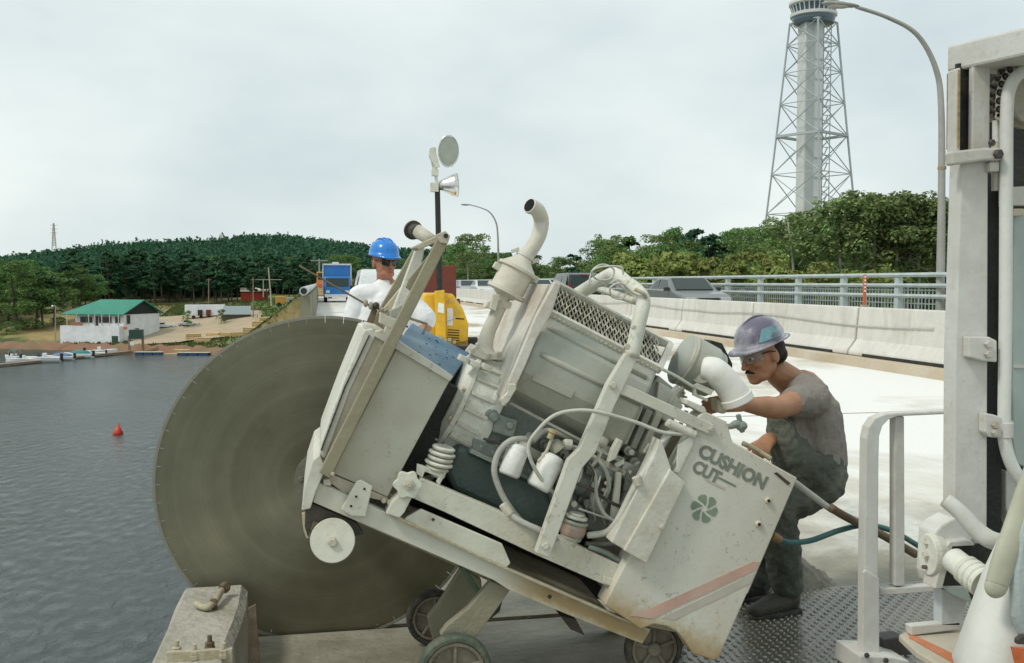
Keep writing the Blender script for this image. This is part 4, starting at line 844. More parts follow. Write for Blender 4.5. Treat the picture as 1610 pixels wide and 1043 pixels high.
def boat(px, py, rz, lab, hullm, cover=None, canopy=False, s=1.0):
    p = Wz(px, py, -14.95); t = thing('motor_boat', lab, 'boat', p, rz, group='small boats moored at the wooden dock'); t.scale = (s,)*3
    obj('hull', hull_mesh(), hullm, t, smooth=False, bevel=.03)
    if cover: bm = BM(); lathe(bm, (-2.3, 0, .75), (1.6, 0, .95), [(0, .2), (.15, .75), (.5, .95), (.8, .7), (1, .1)], 12); [setattr(v.co, 'z', .8+(v.co.z-.85)*.7) for v in bm.verts]; obj('cover', bm, cover, t, smooth=True)
    else:
        bm = BM(); ext(bm, [(.2, -.75, .9), (.5, -.6, 1.45), (.45, -.6, 1.45), (.1, -.75, .9)], [(.2, .75, .9), (.5, .6, 1.45), (.45, .6, 1.45), (.1, .75, .9)][::1]); obj('windscreen', bm, glassl, t)
        for y in (-.4, .4): bm = BM(); box(bm, (-.4, y, 1.15), (.5, .5, .5)); obj('seat', bm, bw, t, bevel=.05)
    if canopy:
        bm = BM(); box(bm, (-.6, 0, 2.1), (2.0, 1.7, .07)); obj('canopy', bm, navy, t); bm = BM(); [bar(bm, (x, y, .9), (x, y, 2.1), .05) for x in (-1.4, .2) for y in (-.8, .8)]; obj('canopy_frame', bm, chrome, t)
    bm = BM(); ext(bm, [(-2.95, -.2, .3), (-2.6, -.2, .3), (-2.55, -.2, 1.35), (-3.0, -.2, 1.3)], [(-2.95, .2, .3), (-2.6, .2, .3), (-2.55, .2, 1.35), (-3.0, .2, 1.3)]); obj('outboard_motor', bm, darkm, t, bevel=.06)
    return t
boat(20, 566, R(140), 'small boat with dark canopy, leftmost in the row at the dock', bw, canopy=True)
boat(34, 571, R(200), 'open white motor boat in front of the canopied one at the left', bw, s=1.1)
boat(66, 570, R(185), 'white boat with light grey deck in the middle of the row', bw, s=1.35)
boat(94, 566.5, R(175), 'boat under a pale blue cover beside the teal covered one', bw, bc, s=1.1)
boat(123, 563, R(170), 'boat under a teal tarpaulin in the moored row', bw, navy, s=1.2)
boat(146, 560, R(190), 'low white boat between the teal cover and the last boat', bw, s=1.0)
boat(160, 558, R(15), 'white cabin boat, rightmost in the row, with black outboard', bw, canopy=False, s=1.3)
# buoy
p = Wz(185, 683, -15); t = thing('marker_buoy', 'red marker buoy floating alone on the dark water', 'buoy', p)
bm = BM(); lathe(bm, (0, 0, -.4), (.1, .05, 1.0), [(0, .1), (.2, .5), (.45, .55), (.7, .3), (1, .12)], 16); obj('float', bm, mat('red_buoy', (.55, .05, .03), .45, bump=0), t, smooth=True)
bm = BM(); cyl(bm, (.1, .05, 1.0), (.12, .05, 1.25), .05, seg=8); obj('top_ring', bm, mat('red_buoy', (.5, .05, .03)), t)
# poles
def upole(name, lab, px, ytop, ybase, D, arms=(), lamp=False, m=wood, r=.16, lean=0, cat='utility pole'):
    b_ = Wd(px, ybase, D); a = Wd(px+lean, ytop, D); t = thing(name, lab, cat, b_); bm = BM(); cyl(bm, b_-Vector((0, 0, 1)), a, r, r*.7, 8); obj('pole', bm, m, t, world=True)
    for yy, h in arms: bm = BM(); c = Wd(px+lean*.8, yy, D); bar(bm, c-RV*h, c+RV*h, .14); obj('crossarm', bm, m, t, world=True)
    if lamp: bm = BM(); c = Wd(px-6, ytop+1, D); lathe(bm, c, a, [(0, .05), (.1, .28), (.4, .25), (.5, .05), (1, .05)], 8); obj('lamp_head', bm, paperw, t, world=True)
upole('street_lamp', 'concrete lamp pole left of the green roofed building', 87, 481, 535, 242, lamp=True, m=polem, cat='street lamp')
upole('utility_pole', 'leaning pale utility pole with long crossarm at the grass slope', 427, 421, 475, 250, arms=((440, 3.2),), m=mat('pale_pole', (.42, .38, .3), .9, bump=0), r=.2, lean=-5)
upole('utility_pole', 'thin pole with a white transformer left of the leaning pole', 398, 436, 494, 262, arms=((440, .7),), m=wood)
upole('utility_pole', 'short pole beside the leaning utility pole', 414, 440, 462, 280, m=polem)
upole('utility_pole', 'wooden utility pole with short crossarm left of the blue truck', 502, 407, 466, 150, arms=((410, 1.3),), m=mat('grey_pole', (.3, .29, .25), .9, bump=0), r=.15)
upole('utility_pole', 'tall bare pole among the pines behind the white trailer', 328, 438, 478, 300, arms=((440, .8),), m=wood)
upole('utility_pole', 'pale post with crossarm at the far left wood edge', 72, 442, 470, 290, arms=((443, 1.2),), m=MATS['pale_pole'])
# lattice pylon on ridge
p = Wd(85, 384, 900); t = thing('power_pylon', 'faint lattice power pylon on the far wooded ridge at left', 'pylon', p)
bm = BM(); h = 19
for sx_ in (-1, 1):
    for sy_ in (-1, 1): bar(bm, (sx_*2, sy_*2, -12), (sx_*.4, sy_*.4, h), .35)
for k in range(9):
    z0 = -2+k*2.2; w0 = 2-1.6*(z0+12)/31; [bar(bm, (-w0, s*w0, z0), (w0-.15, s*w0, z0+2.2), .2) for s in (-1, 1)]; [bar(bm, (w0, s*w0, z0), (-w0+.15, s*w0, z0+2.2), .2) for s in (-1, 1)]
for z in (10, 13.5, 17): bar(bm, (-3, 0, z), (3, 0, z), .3)
obj('lattice', bm, polem, t)

# ================================================= OBSERVATION TOWER
TD = 330; tb = Wd(1273, 444, TD); tb.z = -2
t = thing('observation_tower', 'tall white lattice observation tower with a round gallery on top, above the wood', 'tower', tb)
towp = mat('tower_white', (.62, .64, .62), .6, bump=0); towg = mat('tower_steel', (.40, .44, .45), .6, bump=0); towd = mat('tower_glass_band', (.10, .14, .17), .2, bump=0)
def TZ(py): return 1.5+(444-py)*TD/1565-(-2)-.0
Ht = TZ(42)
def tw(z): return 14.2-(14.2-6.1)*(z/Ht)**.9     # half width
c4 = [(cos(a), sin(a)) for a in (R(45+28), R(135+28), R(225+28), R(315+28))]
def leg(i, z): w_ = tw(z)*1.18; return Vector((c4[i][0]*w_*1.05, c4[i][1]*w_*1.05, z))
for i in range(4):
    bm = BM(); lv = np.linspace(0, Ht, 9)
    for a, b_ in zip(lv, lv[1:]): bar(bm, leg(i, a), leg(i, b_), .50)
    obj('leg', bm, towg, t)
lv = [0, 13, 26, 39, 51.5, 62, 72, 81, Ht]
for i in range(4):
    j = (i+1) % 4; bm = BM()
    for a, b_ in zip(lv, lv[1:]):
        bar(bm, leg(i, a), leg(j, b_), .24); bar(bm, leg(j, a)+Vector((.05, 0, 0)), leg(i, b_)+Vector((.05, 0, 0)), .24); bar(bm, leg(i, b_), leg(j, b_), .26 if b_ != 51.5 else .8)
        m1 = (leg(i, a)+leg(j, b_))/2
    obj('cross_bracing', bm, towg, t)
bm = BM(); box(bm, (-1.2, -.5, Ht/2), (6.2, 5.5, Ht)); obj('lift_shaft', bm, towp, t)
bm = BM(); box(bm, (-2.6, -3.3, Ht/2), (2.6, .3, Ht)); [box(bm, (.6, -3.32, z), (2.8, .25, .5)) for z in np.linspace(6, Ht-6, 13)]; obj('shaft_panel', bm, mat('shaft_dark_trim', (.45, .48, .47), .6, bump=0), t)
bm = BM()
for k in range(34):
    z = 1+k*Ht/34; s = 1 if k % 2 else -1; bar(bm, (2.9, -2-s, z), (5.0, -2+s, z+Ht/34), .28); bar(bm, (2.6, -2, z), (5.4, -2, z), .22)
for x in (2.7, 5.3): bar(bm, (x, -2, 0), (x, -2, Ht), .22)
obj('stair_frame', bm, towg, t)
def ringp(z0, z1, prof, m, nm): bm = BM(); lathe(bm, (0, 0, z0), (0, 0, z1), prof, 40); obj(nm, bm, m, t)
ringp(TZ(45), TZ(33), [(0, 4.5), (.05, 6.4), (.5, 6.8), (1, 7.0)], towd, 'lower_gallery')
ringp(TZ(35), TZ(29), [(0, 6.6), (.3, 7.4), (1, 7.5), (1, 6)], towp, 'gallery_slab')
ringp(TZ(29), TZ(17), [(0, 6.2), (1, 7.2)], towd, 'window_band')
for k in range(28):
    a = k*2*pi/28; bm = BM(); bar(bm, (cos(a)*6.6, sin(a)*6.6, TZ(29)), (cos(a)*7.45, sin(a)*7.45, TZ(15)), .28); obj('mullion', bm, towp, t)
ringp(TZ(17), TZ(8), [(0, 7.4), (.25, 7.9), (.7, 7.9), (1, 7.4), (1, 5)], towp, 'gallery_roof')
ringp(TZ(8), TZ(-6), [(0, 4.0), (1, 3.9)], towg, 'upper_room')
ringp(TZ(-6), TZ(-60), [(0, 2.0), (.1, .7), (1, .2)], towg, 'spire')
# ================================================= CONCRETE SAW
NY = 3.42; FY = 4.08
saw = thing('concrete_saw', 'large off-white self propelled concrete saw tilted nose up with a huge circular blade', 'concrete saw', (.3, 3.75, 0))
def S(name, bm, m=white, smooth=False, bevel=.003, parent=None): return obj(name, bm, m, parent or saw, smooth=smooth, bevel=bevel, world=True)
def SP_(name, pts, Y0, Y1, m=white, bevel=.003, parent=None): bm = BM(); pr(bm, pts, Y0, Y1); return S(name, bm, m, bevel=bevel, parent=parent)
def TB(name, pts, r, m=hosem, Y=None, seg=10, rads=None, n=6, parent=None):
    """tube through photo pixels (px, py, Y)"""
    bm = BM(); P = [W(p[0], p[1], p[2] if len(p) > 2 else Y) for p in pts]; tube(bm, P, r, seg, n, rads); return S(name, bm, m, True, 0, parent)
def BO(px, py, Y, r=.011, h=.010, m=white, name='bolt', parent=None):
    bm = BM(); c = W(px, py, Y); bolt(bm, c, r, h); return S(name, bm, m, parent=parent, bevel=0)
def LA(name, a, b, prof, m=white, seg=28, smooth=False, parent=None, bevel=0):
    bm = BM(); lathe(bm, W(*a), W(*b), prof, seg); return S(name, bm, m, smooth, bevel, parent)

# ---- blade
BYc = 4.30; C0 = W(511, 755, BYc); RB = .704
bl = bpy.data.materials.new('blade_steel'); bl.use_nodes = True; N, L = nodes_of(bl); b = N['Principled BSDF']
b.inputs['Metallic'].default_value = .55; b.inputs['Roughness'].default_value = .46; b.inputs['Anisotropic'].default_value = .8; tg = N.new('ShaderNodeTangent'); tg.direction_type = 'RADIAL'; tg.axis = 'Y'; L.new(tg.outputs[0], b.inputs['Tangent'])
tc = N.new('ShaderNodeTexCoord'); sx = N.new('ShaderNodeSeparateXYZ'); L.new(tc.outputs['Object'], sx.inputs[0])
ln = N.new('ShaderNodeVectorMath'); ln.operation = 'LENGTH'; L.new(tc.outputs['Object'], ln.inputs[0])
cb = N.new('ShaderNodeCombineXYZ'); L.new(ln.outputs['Value'], cb.inputs[0])
n1 = N.new('ShaderNodeTexNoise'); n1.inputs['Scale'].default_value = 7; n1.inputs['Detail'].default_value = 10; n1.inputs['Roughness'].default_value = .72; L.new(cb.outputs[0], n1.inputs['Vector'])
n2 = N.new('ShaderNodeTexNoise'); n2.inputs['Scale'].default_value = 2.2; n2.inputs['Detail'].default_value = 8; n2.inputs['Roughness'].default_value = .65; L.new(tc.outputs['Object'], n2.inputs['Vector'])
ad = N.new('ShaderNodeMath'); ad.operation = 'ADD'; L.new(n1.outputs[0], ad.inputs[0]); L.new(n2.outputs[0], ad.inputs[1])
cr = N.new('ShaderNodeValToRGB'); hf = N.new('ShaderNodeMath'); hf.operation = 'MULTIPLY'; hf.inputs[1].default_value = .5; L.new(ad.outputs[0], hf.inputs[0]); L.new(hf.outputs[0], cr.inputs[0])
E = cr.color_ramp.elements; E[0].position = .36; E[0].color = (.115, .110, .066, 1); E[1].position = .66; E[1].color = (.25, .24, .165, 1)
L.new(cr.outputs[0], b.inputs['Base Color'])
bp = N.new('ShaderNodeBump'); bp.inputs['Strength'].default_value = .12; bp.inputs['Distance'].default_value = .01; L.new(n1.outputs[0], bp.inputs['Height']); L.new(bp.outputs[0], b.inputs['Normal'])
NS = 56
bm = BM(); V2 = []; th = .0045
def bpt(r, a, y): return Vector((cos(a)*r, y, sin(a)*r))
out = []
for k in range(NS):
    a0 = 2*pi*k/NS; a1 = 2*pi*(k+1)/NS; g_ = .035*(a1-a0)
    for q in range(4): out.append((RB-.012, a0+g_/2+(a1-a0-g_)*q/3))
    out += [(RB-.030, a1-g_/2), (RB-.030, a1+g_/2)]
va = [bm.verts.new(bpt(r, a, -th)) for r, a in out]; vb = [bm.verts.new(bpt(r, a, th)) for r, a in out]
ca = bm.verts.new((0, -th, 0)); cbv = bm.verts.new((0, th, 0)); n = len(out)
for i in range(n):
    j = (i+1) % n; face(bm, [va[i], va[j], ca]); face(bm, [vb[j], vb[i], cbv]); face(bm, [va[j], va[i], vb[i], vb[j]])
bmesh.ops.recalc_face_normals(bm, faces=bm.faces[:])
blade = obj('blade', bm, bl, saw); blade.location = C0-saw.location; blade.rotation_euler = (0, R(7), 0)
segm = mat('diamond_segment', (.26, .25, .20), .6, .2, bump=.2, bscale=200)
bm = BM(); a1 = 2*pi/NS; g_ = .035*a1; A = []; 
for q in range(4): a = g_/2+(a1-g_)*q/3; A.append((RB, a))
for q in range(3, -1, -1): a = g_/2+(a1-g_)*q/3; A.append((RB-.0125, a))
ext(bm, [bpt(r, a, -.0058) for r, a in A], [bpt(r, a, .0058) for r, a in A]); sg_me = bpy.data.meshes.new('diamond_segment'); bm.to_mesh(sg_me); bm.free(); sg_me.materials.append(segm)
for k in range(NS): o = obj('diamond_segment', sg_me, segm, blade); o.rotation_euler = (0, -2*pi*k/NS, 0)
armm0 = mat('flange_steel', (.20, .19, .14), .6, dirt=(.3, .28, .2), dirt_amt=.6, scale=15)
bm = BM(); lathe(bm, (0, 0, 0), (0, -.04, 0), [(0, .13), (.5, .13), (.5, .06), (1, .055)], 30)
for k in range(6): a = k*pi/3; bolt(bm, (cos(a)*.10, -.018, sin(a)*.10), .012, .012)
obj('blade_flange', bm, armm0, blade)
bm = BM(); cyl(bm, C0+Vector((0, -.02, 0)), C0+Vector((.0, -.38, 0)), .045); S('drive_spindle', bm, darksteel, True, 0)

# ---- lower frame
beamm = mat('beam_paint', (.64, .645, .56), .55, dirt=(.50, .45, .33), dirt_amt=.55, scale=5, var=.06, bump=.08, edge=(.30, .23, .12), stain=(W(790, 905, NY), W(1010, 1000, NY), .062, (.38, .27, .12), .95))
SP_('nose_plate', [(474, 803), (479, 764), (492, 724), (503, 716), (512, 738), (497, 772), (488, 800)], NY-.02, FY, white2)
SP_('lower_beam', [(492, 790), (500, 758), (545, 779), (612, 808), (780, 888), (946, 961), (1022, 993), (1010, 1013), (990, 1005), (893, 967), (800, 928), (777, 913)], NY, NY+.05, beamm)
SP_('lower_beam', [(492, 790), (500, 758), (780, 888), (1022, 993), (1010, 1013), (800, 928)], FY-.05, FY, muddy)
SP_('beam_ledge', [(612, 806), (780, 886), (946, 958), (1022, 990), (1022, 994), (946, 962), (780, 890), (612, 811)], NY-.028, NY-.001, muddy, .002)
SP_('side_plate', [(637, 815), (662, 801), (790, 856), (803, 886), (796, 893), (637, 822)], NY-.018, NY-.0005)
BO(681, 817, NY-.018, .006, .003, darksteel)
for px, py in ((864, 938), (962, 957)): BO(px, py, NY-.03, .008, .006, darkm if px < 900 else muddy)
SP_('deck_tray', [(520, 785), (720, 860), (960, 965), (956, 972), (715, 868), (516, 793)], NY+.06, FY-.06, muddy)
SP_('cross_tube', [(880, 968), (905, 973), (920, 1000), (897, 990)], NY+.1, NY+.18, darksteel)
# upper rail
SP_('upper_rail', [(662, 752), (851, 832), (985, 893), (972, 925), (953, 921), (843, 873), (700, 806), (645, 782)], NY+.005, NY+.055)
SP_('rail_bracket', [(950, 905), (968, 912), (974, 888), (982, 892), (974, 928), (948, 917)], NY-.01, NY+.004)
SP_('upper_rail', [(662, 752), (985, 893), (972, 925), (645, 782)], FY-.06, FY-.01, greyp)
SP_('trapezoid_bracket', [(561, 757), (568, 755), (586, 766), (584, 772), (575, 813), (553, 812), (536, 802), (548, 780)], NY-.03, NY-.004)
for px, py in ((573, 769), (560, 781), (552, 796)): BO(px, py, NY-.031, .0045, .002, darkm)
SP_('mount_leg', [(630, 778), (653, 772), (636, 806), (628, 815), (607, 808), (616, 790)], NY-.035, NY+.05)
lob = [(641+(21+2.5*cos(6*a))*cos(a), 763+(21+2.5*cos(6*a))*sin(a)) for a in np.linspace(0, 2*pi, 36, endpoint=False)]
mb = SP_('isolator_hub', lob, NY-.055, NY-.036); BO(643, 762, NY-.055, .020, .015, white2, parent=mb, name='hub_nut'); BO(643, 762, NY-.070, .010, .012, white2, parent=mb, name='hub_bolt')
SP_('fixing_block', [(508, 754), (519, 754), (521, 764), (509, 764)], NY-.01, NY+.02); BO(523, 745, NY-.06, .007, .01)
SP_('inner_ledge', [(517, 744), (610, 783), (612, 790), (540, 775), (515, 757)], NY+.03, NY+.06, tanp)
for px, py in ((603, 786), (612, 789)): BO(px, py, NY+.02, .010, .02)
# front roller
fr = LA('front_roller', (523, 850, NY-.06), (523, 850, NY+.02), [(0, PR(35, 523, 850, NY-.06)-.002), (.05, PR(35, 523, 850, NY-.06)), (1, PR(35, 523, 850, NY-.06))], white, 48)
BO(523, 852, NY-.06, .016, .018, white2, parent=fr, name='axle_nut')
SP_('roller_hanger', [(480, 800), (492, 792), (560, 822), (572, 840), (548, 846), (520, 828), (492, 820), (484, 845), (479, 828)], NY+.03, NY+.07, darksteel)
TB('roller_link', [(480, 806, NY+.05), (482, 830, NY+.05), (487, 845, NY+.05)], .012, muddy)

# ---- grey box at the blade end
SP_('drive_cover', [(625, 545), (708, 597), (609, 782), (522, 744)], NY+.03, FY-.1, mat('cover_paint', (.58, .585, .49), .6, dirt=(.45, .41, .3), dirt_amt=.4, scale=3, var=.05, bump=.06, edge=(.3, .23, .12), specks=.5), .004)
SP_('cover_lid', [(590, 521), (600, 519), (713, 592), (707, 600), (622, 549), (590, 530)], NY+.015, FY-.08, white2, .003)
SP_('tan_side_plate', [(586, 524), (624, 545), (524, 741), (502, 728), (512, 690), (546, 612)], NY+.028, FY-.14, tanp, .003)
SP_('nose_guard', [(573, 519), (586, 517), (592, 526), (551, 612), (511, 722), (502, 718), (505, 695), (538, 605)], NY+.02, FY-.05, white2, .004)
SP_('guard_rib', [(580, 527), (582, 527), (543, 611), (506, 709), (504, 708), (541, 609)], NY+.012, NY+.019, darksteel, 0)
SP_('lid_block', [(575, 508), (592, 512), (605, 520), (600, 527), (580, 520), (573, 518)], NY+.05, NY+.2, white2, .004)

# ---- lifting arms
SP_('lift_arm', [(693, 365), (700, 366), (705, 372), (703, 385), (519, 753), (502, 743)], NY-.055, NY-.02, olive, .003)
SP_('arm_web', [(699, 368), (704, 373), (522, 750), (518, 748)], NY-.02, NY+.03, olive, .001)
SP_('arm_eye_plate', [(684, 370), (700, 363), (708, 371), (704, 384), (692, 382)], NY-.06, NY-.0555, tanp, .002)
BO(701, 371, NY-.063, .0085, .003, darkm, 'pin_hole')
SP_('lift_arm', [(650, 392), (655, 385), (662, 390), (652, 420), (613, 498), (592, 525), (580, 515)], NY+.30, NY+.34, olive, .003)
SP_('support_strut', [(655, 388), (668, 390), (661, 425), (650, 452), (640, 470), (622, 512), (607, 545), (600, 530), (632, 450)], NY+.18, NY+.23, white2, .004)
SP_('strut_brace', [(596, 494), (640, 440), (645, 446), (606, 500)], NY+.24, NY+.27, tanp, .002)
SP_('strut_web', [(642, 440), (690, 382), (700, 384), (655, 465), (638, 452)], NY+.0, NY+.02, olive, .002)
SP_('cross_link', [(652, 387), (690, 369), (697, 368), (694, 378), (660, 393), (652, 390)], NY+.0, NY+.16, tanp, .003)
SP_('lower_cross_link', [(598, 492), (625, 503), (620, 520), (596, 508)], NY+.1, NY+.14, white2, .003)
SP_('valve_block', [(614, 488), (632, 480), (626, 508), (612, 512)], NY+.16, NY+.24, greyp, .003)
rt = LA('roller_tube', (655, 363, NY+.06), (683, 381, NY+.02), [(0, .024), (1, .021)], white2, 20, True)
LA('roller_end', (648, 361, NY+.09), (656, 366, NY+.05), [(0, .030), (.1, .034), (.3, .034), (.3, .026), (1, .024)], darksteel, 26, parent=rt)
bm = BM(); c = W(652, 363, NY+.055); lathe(bm, c, c+Vector((-.35, -.9, .1)).normalized()*.012, [(0, .015), (1, .014)], 16); S('end_cap', bm, white2, parent=rt)
SP_('hoist_bar', [(586, 484), (594, 488), (582, 522), (571, 520)], NY+.2, NY+.23, brownsteel, .002)
bm = BM(); ball(bm, W(591, 481, NY+.2), .014); S('bar_knob', bm, darksteel, True, 0)
TB('guide_rod', [(470, 418, NY+.2), (540, 458, NY+.2), (573, 477, NY+.2), (600, 488, NY+.2)], .0035, brownsteel, n=2)
for px, py in ((575, 477), (583, 481)): bm = BM(); ball(bm, W(px, py, NY+.2), (.009, .012, .015), 2); S('rod_coupling', bm, muddy, True, 0)
bm = BM(); ball(bm, W(600, 487, NY+.2), (.012, .01, .009), 2); ball(bm, W(606, 489, NY+.2), (.01, .01, .008), 2); S('rod_coupling', bm, muddy, True, 0)
TB('thin_rod', [(630, 496, NY+.25), (672, 510, NY+.25)], .005, greyp, n=1); TB('thin_rod', [(672, 511, NY+.25), (665, 525, NY+.25)], .005, greyp, n=1)

# ---- blue tank
bm = BM(); A = [W(648, 508, NY+.42), W(739, 556, NY+.42), W(708, 597, NY+.2), W(618, 546, NY+.2)]; dz = Vector((-.01, .10, -.06)); ext(bm, A, [p+dz for p in A]); S('blue_tank', bm, bluep, bevel=.004)
sp_ = mat('deep_blue_spot', (.02, .09, .22), .6, bump=0); gq = random.Random(21)
for k in range(26):
    px = 640+gq.gauss(45, 22); t = gq.random()**1.3; px = min(712, max(640, px))
    y0 = 508+(px-648)*.53; y1 = 546+(px-618)*.57; py = y1*(1-t*.8)+y0*t*.8-3
    fr_ = (py-y1)/(y0-y1); bm = BM(); ball(bm, W(px, py, NY+.2+.22*fr_), (.0035+.0035*gq.random(), .003, .003+.002*gq.random()), 1); S('paint_blister', bm, sp_, True, 0)

# ---- bell housing and engine block
ax = (W(1000, 800, 3.8)-W(800, 705, 3.8)).normalized()   # engine axis, nose down to the right
ec = W(738, 640, 3.76)
def AL(c, t): return c+ax*t
def lathe_ax(name, c, t0, t1, prof, m, seg=40, smooth=False, bevel=.002, parent=None): bm = BM(); lathe(bm, AL(c, t0), AL(c, t1), prof, seg); return S(name, bm, m, smooth, bevel, parent)
bh = lathe_ax('bell_housing', ec, -.095, .072, [(0, .165), (.08, .19), (.12, .215), (.22, .215), (.24, .205), (.72, .212), (.78, .225), (1, .225)], white2, 48)
ux, uy, uz = frame_of(ax)
for k in range(22):
    a = 2*pi*k/22; d = ux*cos(a)+uy*sin(a)
    bm = BM(); bar(bm, AL(ec, -.052)+d*.198, AL(ec, .042)+d*.212, .014, .034, up=d); S('housing_rib', bm, white2, bevel=.002, parent=bh)
    if k % 2 == 0: bm = BM(); c = AL(ec, -.078)+d*.203; bolt(bm, c, .009, .012, -ax); S('housing_bolt', bm, white2, parent=bh, bevel=0)
for t0, w_ in ((-.01, .010), (.018, .008)): lathe_ax('housing_ring', ec, t0, t0+w_, [(0, .198), (0, .207), (1, .208), (1, .198)], white2, 48, parent=bh)
for px, py in ((728, 564), (745, 572), (765, 578)): bm = BM(); c = W(px, py, 3.58); box(bm, c, (.035, .05, .022), Euler((0, R(25), 0))); S('housing_lug', bm, white2, bevel=.003)
# gearbox casing behind the cover
SP_('gearbox', [(630, 640), (705, 600), (735, 620), (700, 740), (660, 752), (615, 770)], 3.62, 3.98, darkm, .01)
# oil pan and block
SP_('engine_block', [(764, 625), (800, 628), (930, 700), (985, 735), (955, 838), (870, 830), (775, 770), (730, 745)], 3.56, 3.98, enggreen, .012)
SP_('oil_pan', [(722, 700), (770, 722), (858, 765), (880, 830), (868, 846), (790, 808), (712, 770), (700, 740)], 3.53, 3.9, mat('oil_pan_green', (.06, .085, .075), .45, dirt=(.14, .16, .14), dirt_amt=.6, scale=6, bump=.15), .02)
SP_('pan_flange', [(742, 706), (860, 762), (858, 768), (738, 712)], 3.50, 3.56, enggreen, .002)
SP_('timing_plate', [(745, 690), (775, 700), (798, 692), (800, 735), (770, 722), (742, 706)], 3.535, 3.56, enggreen, .004)
for px, py in ((756, 700), (775, 709), (792, 717), (812, 727), (832, 738)): BO(px, py+2, 3.50, .006, .006, enggreen)
# isolator stack
for k, (dx, r_) in enumerate(((0, 19), (1, 22), (2, 21), (3, 23), (4, 19))):
    t = k*.0175; a = W(697, 708, 3.47)-Vector((.006*k, 0, t)); up = Vector((.25, -.06, .97)); bm = BM(); lathe(bm, a, a+up*.013, [(0, PR(r_, 697, 708, 3.47)*.86), (.3, PR(r_, 697, 708, 3.47)), (.7, PR(r_, 697, 708, 3.47)), (1, PR(r_, 697, 708, 3.47)*.86)], 24); S('isolator_disc', bm, white2)
bm = BM(); cyl(bm, W(699, 702, 3.47), W(688, 750, 3.47), .026); S('isolator_core', bm, greyp)
SP_('isolator_bracket', [(656, 730), (702, 744), (690, 765), (686, 758), (690, 750), (668, 742), (664, 752), (655, 745)], 3.44, 3.46, white2, .002)
pk_ = mat('pinkish_mount', (.36, .25, .2), .6, dirt=(.45, .42, .35), dirt_amt=.6, scale=12)
up = Vector((.25, -.06, .97)); c = W(900, 836, 3.47)
for z, r_, m, h in ((-.03, .040, greyp, .02), (-.012, .047, pk_, .045), (.032, .05, greyp, .012), (.05, .042, white2, .012), (.062, .03, white2, .008)):
    bm = BM(); lathe(bm, c+up*z, c+up*(z+h), [(0, r_*.93), (.3, r_), (.7, r_), (1, r_*.9)], 24); S('rubber_mount', bm, m)
LA('drain_plug', (884, 848, 3.44), (906, 860, 3.44), [(0, .011), (.5, .011), (.5, .015), (.8, .017), (1, .012)], muddy, 10)
SP_('mount_plate', [(874, 838), (905, 856), (900, 866), (872, 852)], 3.455, 3.47, white2)

# ---- cowl with mesh guard
Lp = [(873, 447, 3.78), (862, 491, 3.52), (849, 520, 3.47), (834, 553, 3.45), (820, 583, 3.45), (806, 610, 3.48), (797, 631, 3.56)]
Rp = [(1053, 543, 3.78), (1036, 581, 3.52), (1024, 610, 3.47), (1010, 640, 3.45), (997, 667, 3.45), (981, 700, 3.48), (969, 722, 3.56)]
def yb(p, Y): return Vector((p.x, Y, p.z))
LW = [W(*p) for p in Lp]; RW = [W(*p) for p in Rp]
bm = BM(); loft(bm, LW[1:]+[yb(LW[-1], 4.06), yb(LW[1], 4.06)], RW[1:]+[yb(RW[-1], 4.06), yb(RW[1], 4.06)]); cowl = S('engine_cowl', bm, greyp, smooth=False, bevel=.012)
# recessed sloped frame of the guard: dark inside + frame bars + diamond mesh
U = (RW[1]-LW[1]); Vv = (LW[0]-LW[1]); nrmg = U.cross(Vv).normalized(); nrmg = nrmg if nrmg.y < 0 else -nrmg
bm = BM(); ext(bm, [LW[1]-nrmg*.06, RW[1]-nrmg*.06, RW[0]-nrmg*.06, LW[0]-nrmg*.06], [yb(LW[1], 4.06), yb(RW[1], 4.06), yb(RW[0], 4.06), yb(LW[0], 4.06)]); S('radiator_core', bm, darkm, bevel=0)
bm = BM()
for a, b_ in ((LW[1], RW[1]), (LW[0], RW[0])): bar(bm, a-U*.02, b_+U*.01, .022, .03, up=nrmg)
for a, b_ in ((LW[1], LW[0]), (RW[1], RW[0])): bar(bm, a, b_, .022, .030, up=nrmg)
S('guard_frame', bm, white2, bevel=.002)
bm = BM(); ul = U.length; vl = Vv.length; nu = 24; nv = 8
for i in range(nu):
    for j in range(nv):
        o0 = LW[1]+U*((i+.5)/nu)+Vv*((j+.5)/nv)+U*(0.5/nu if j % 2 else 0)
        if j % 2 and i == nu-1: continue
        du = U*(.5/nu); dv_ = Vv*(1.0/nv)
        for s in (1, -1):
            bar(bm, o0-du, o0+dv_*s, .0042, .006, up=nrmg)
            bar(bm, o0+du, o0+dv_*s, .0042, .006, up=nrmg)
gm_ = S('mesh_guard', bm, mat('mesh_guard_paint', (.50, .48, .38), .6, dirt=(.25, .2, .12), dirt_amt=.5, scale=20, bump=0), bevel=0); gm_['kind'] = 'stuff'
bm = BM(); ext(bm, [LW[0], RW[0], yb(RW[0], 4.08), yb(LW[0], 4.08)], [p+Vector((0, 0, -.012)) for p in (LW[0], RW[0], yb(RW[0], 4.08), yb(LW[0], 4.08))]); S('top_sheet', bm, white2, bevel=.002)
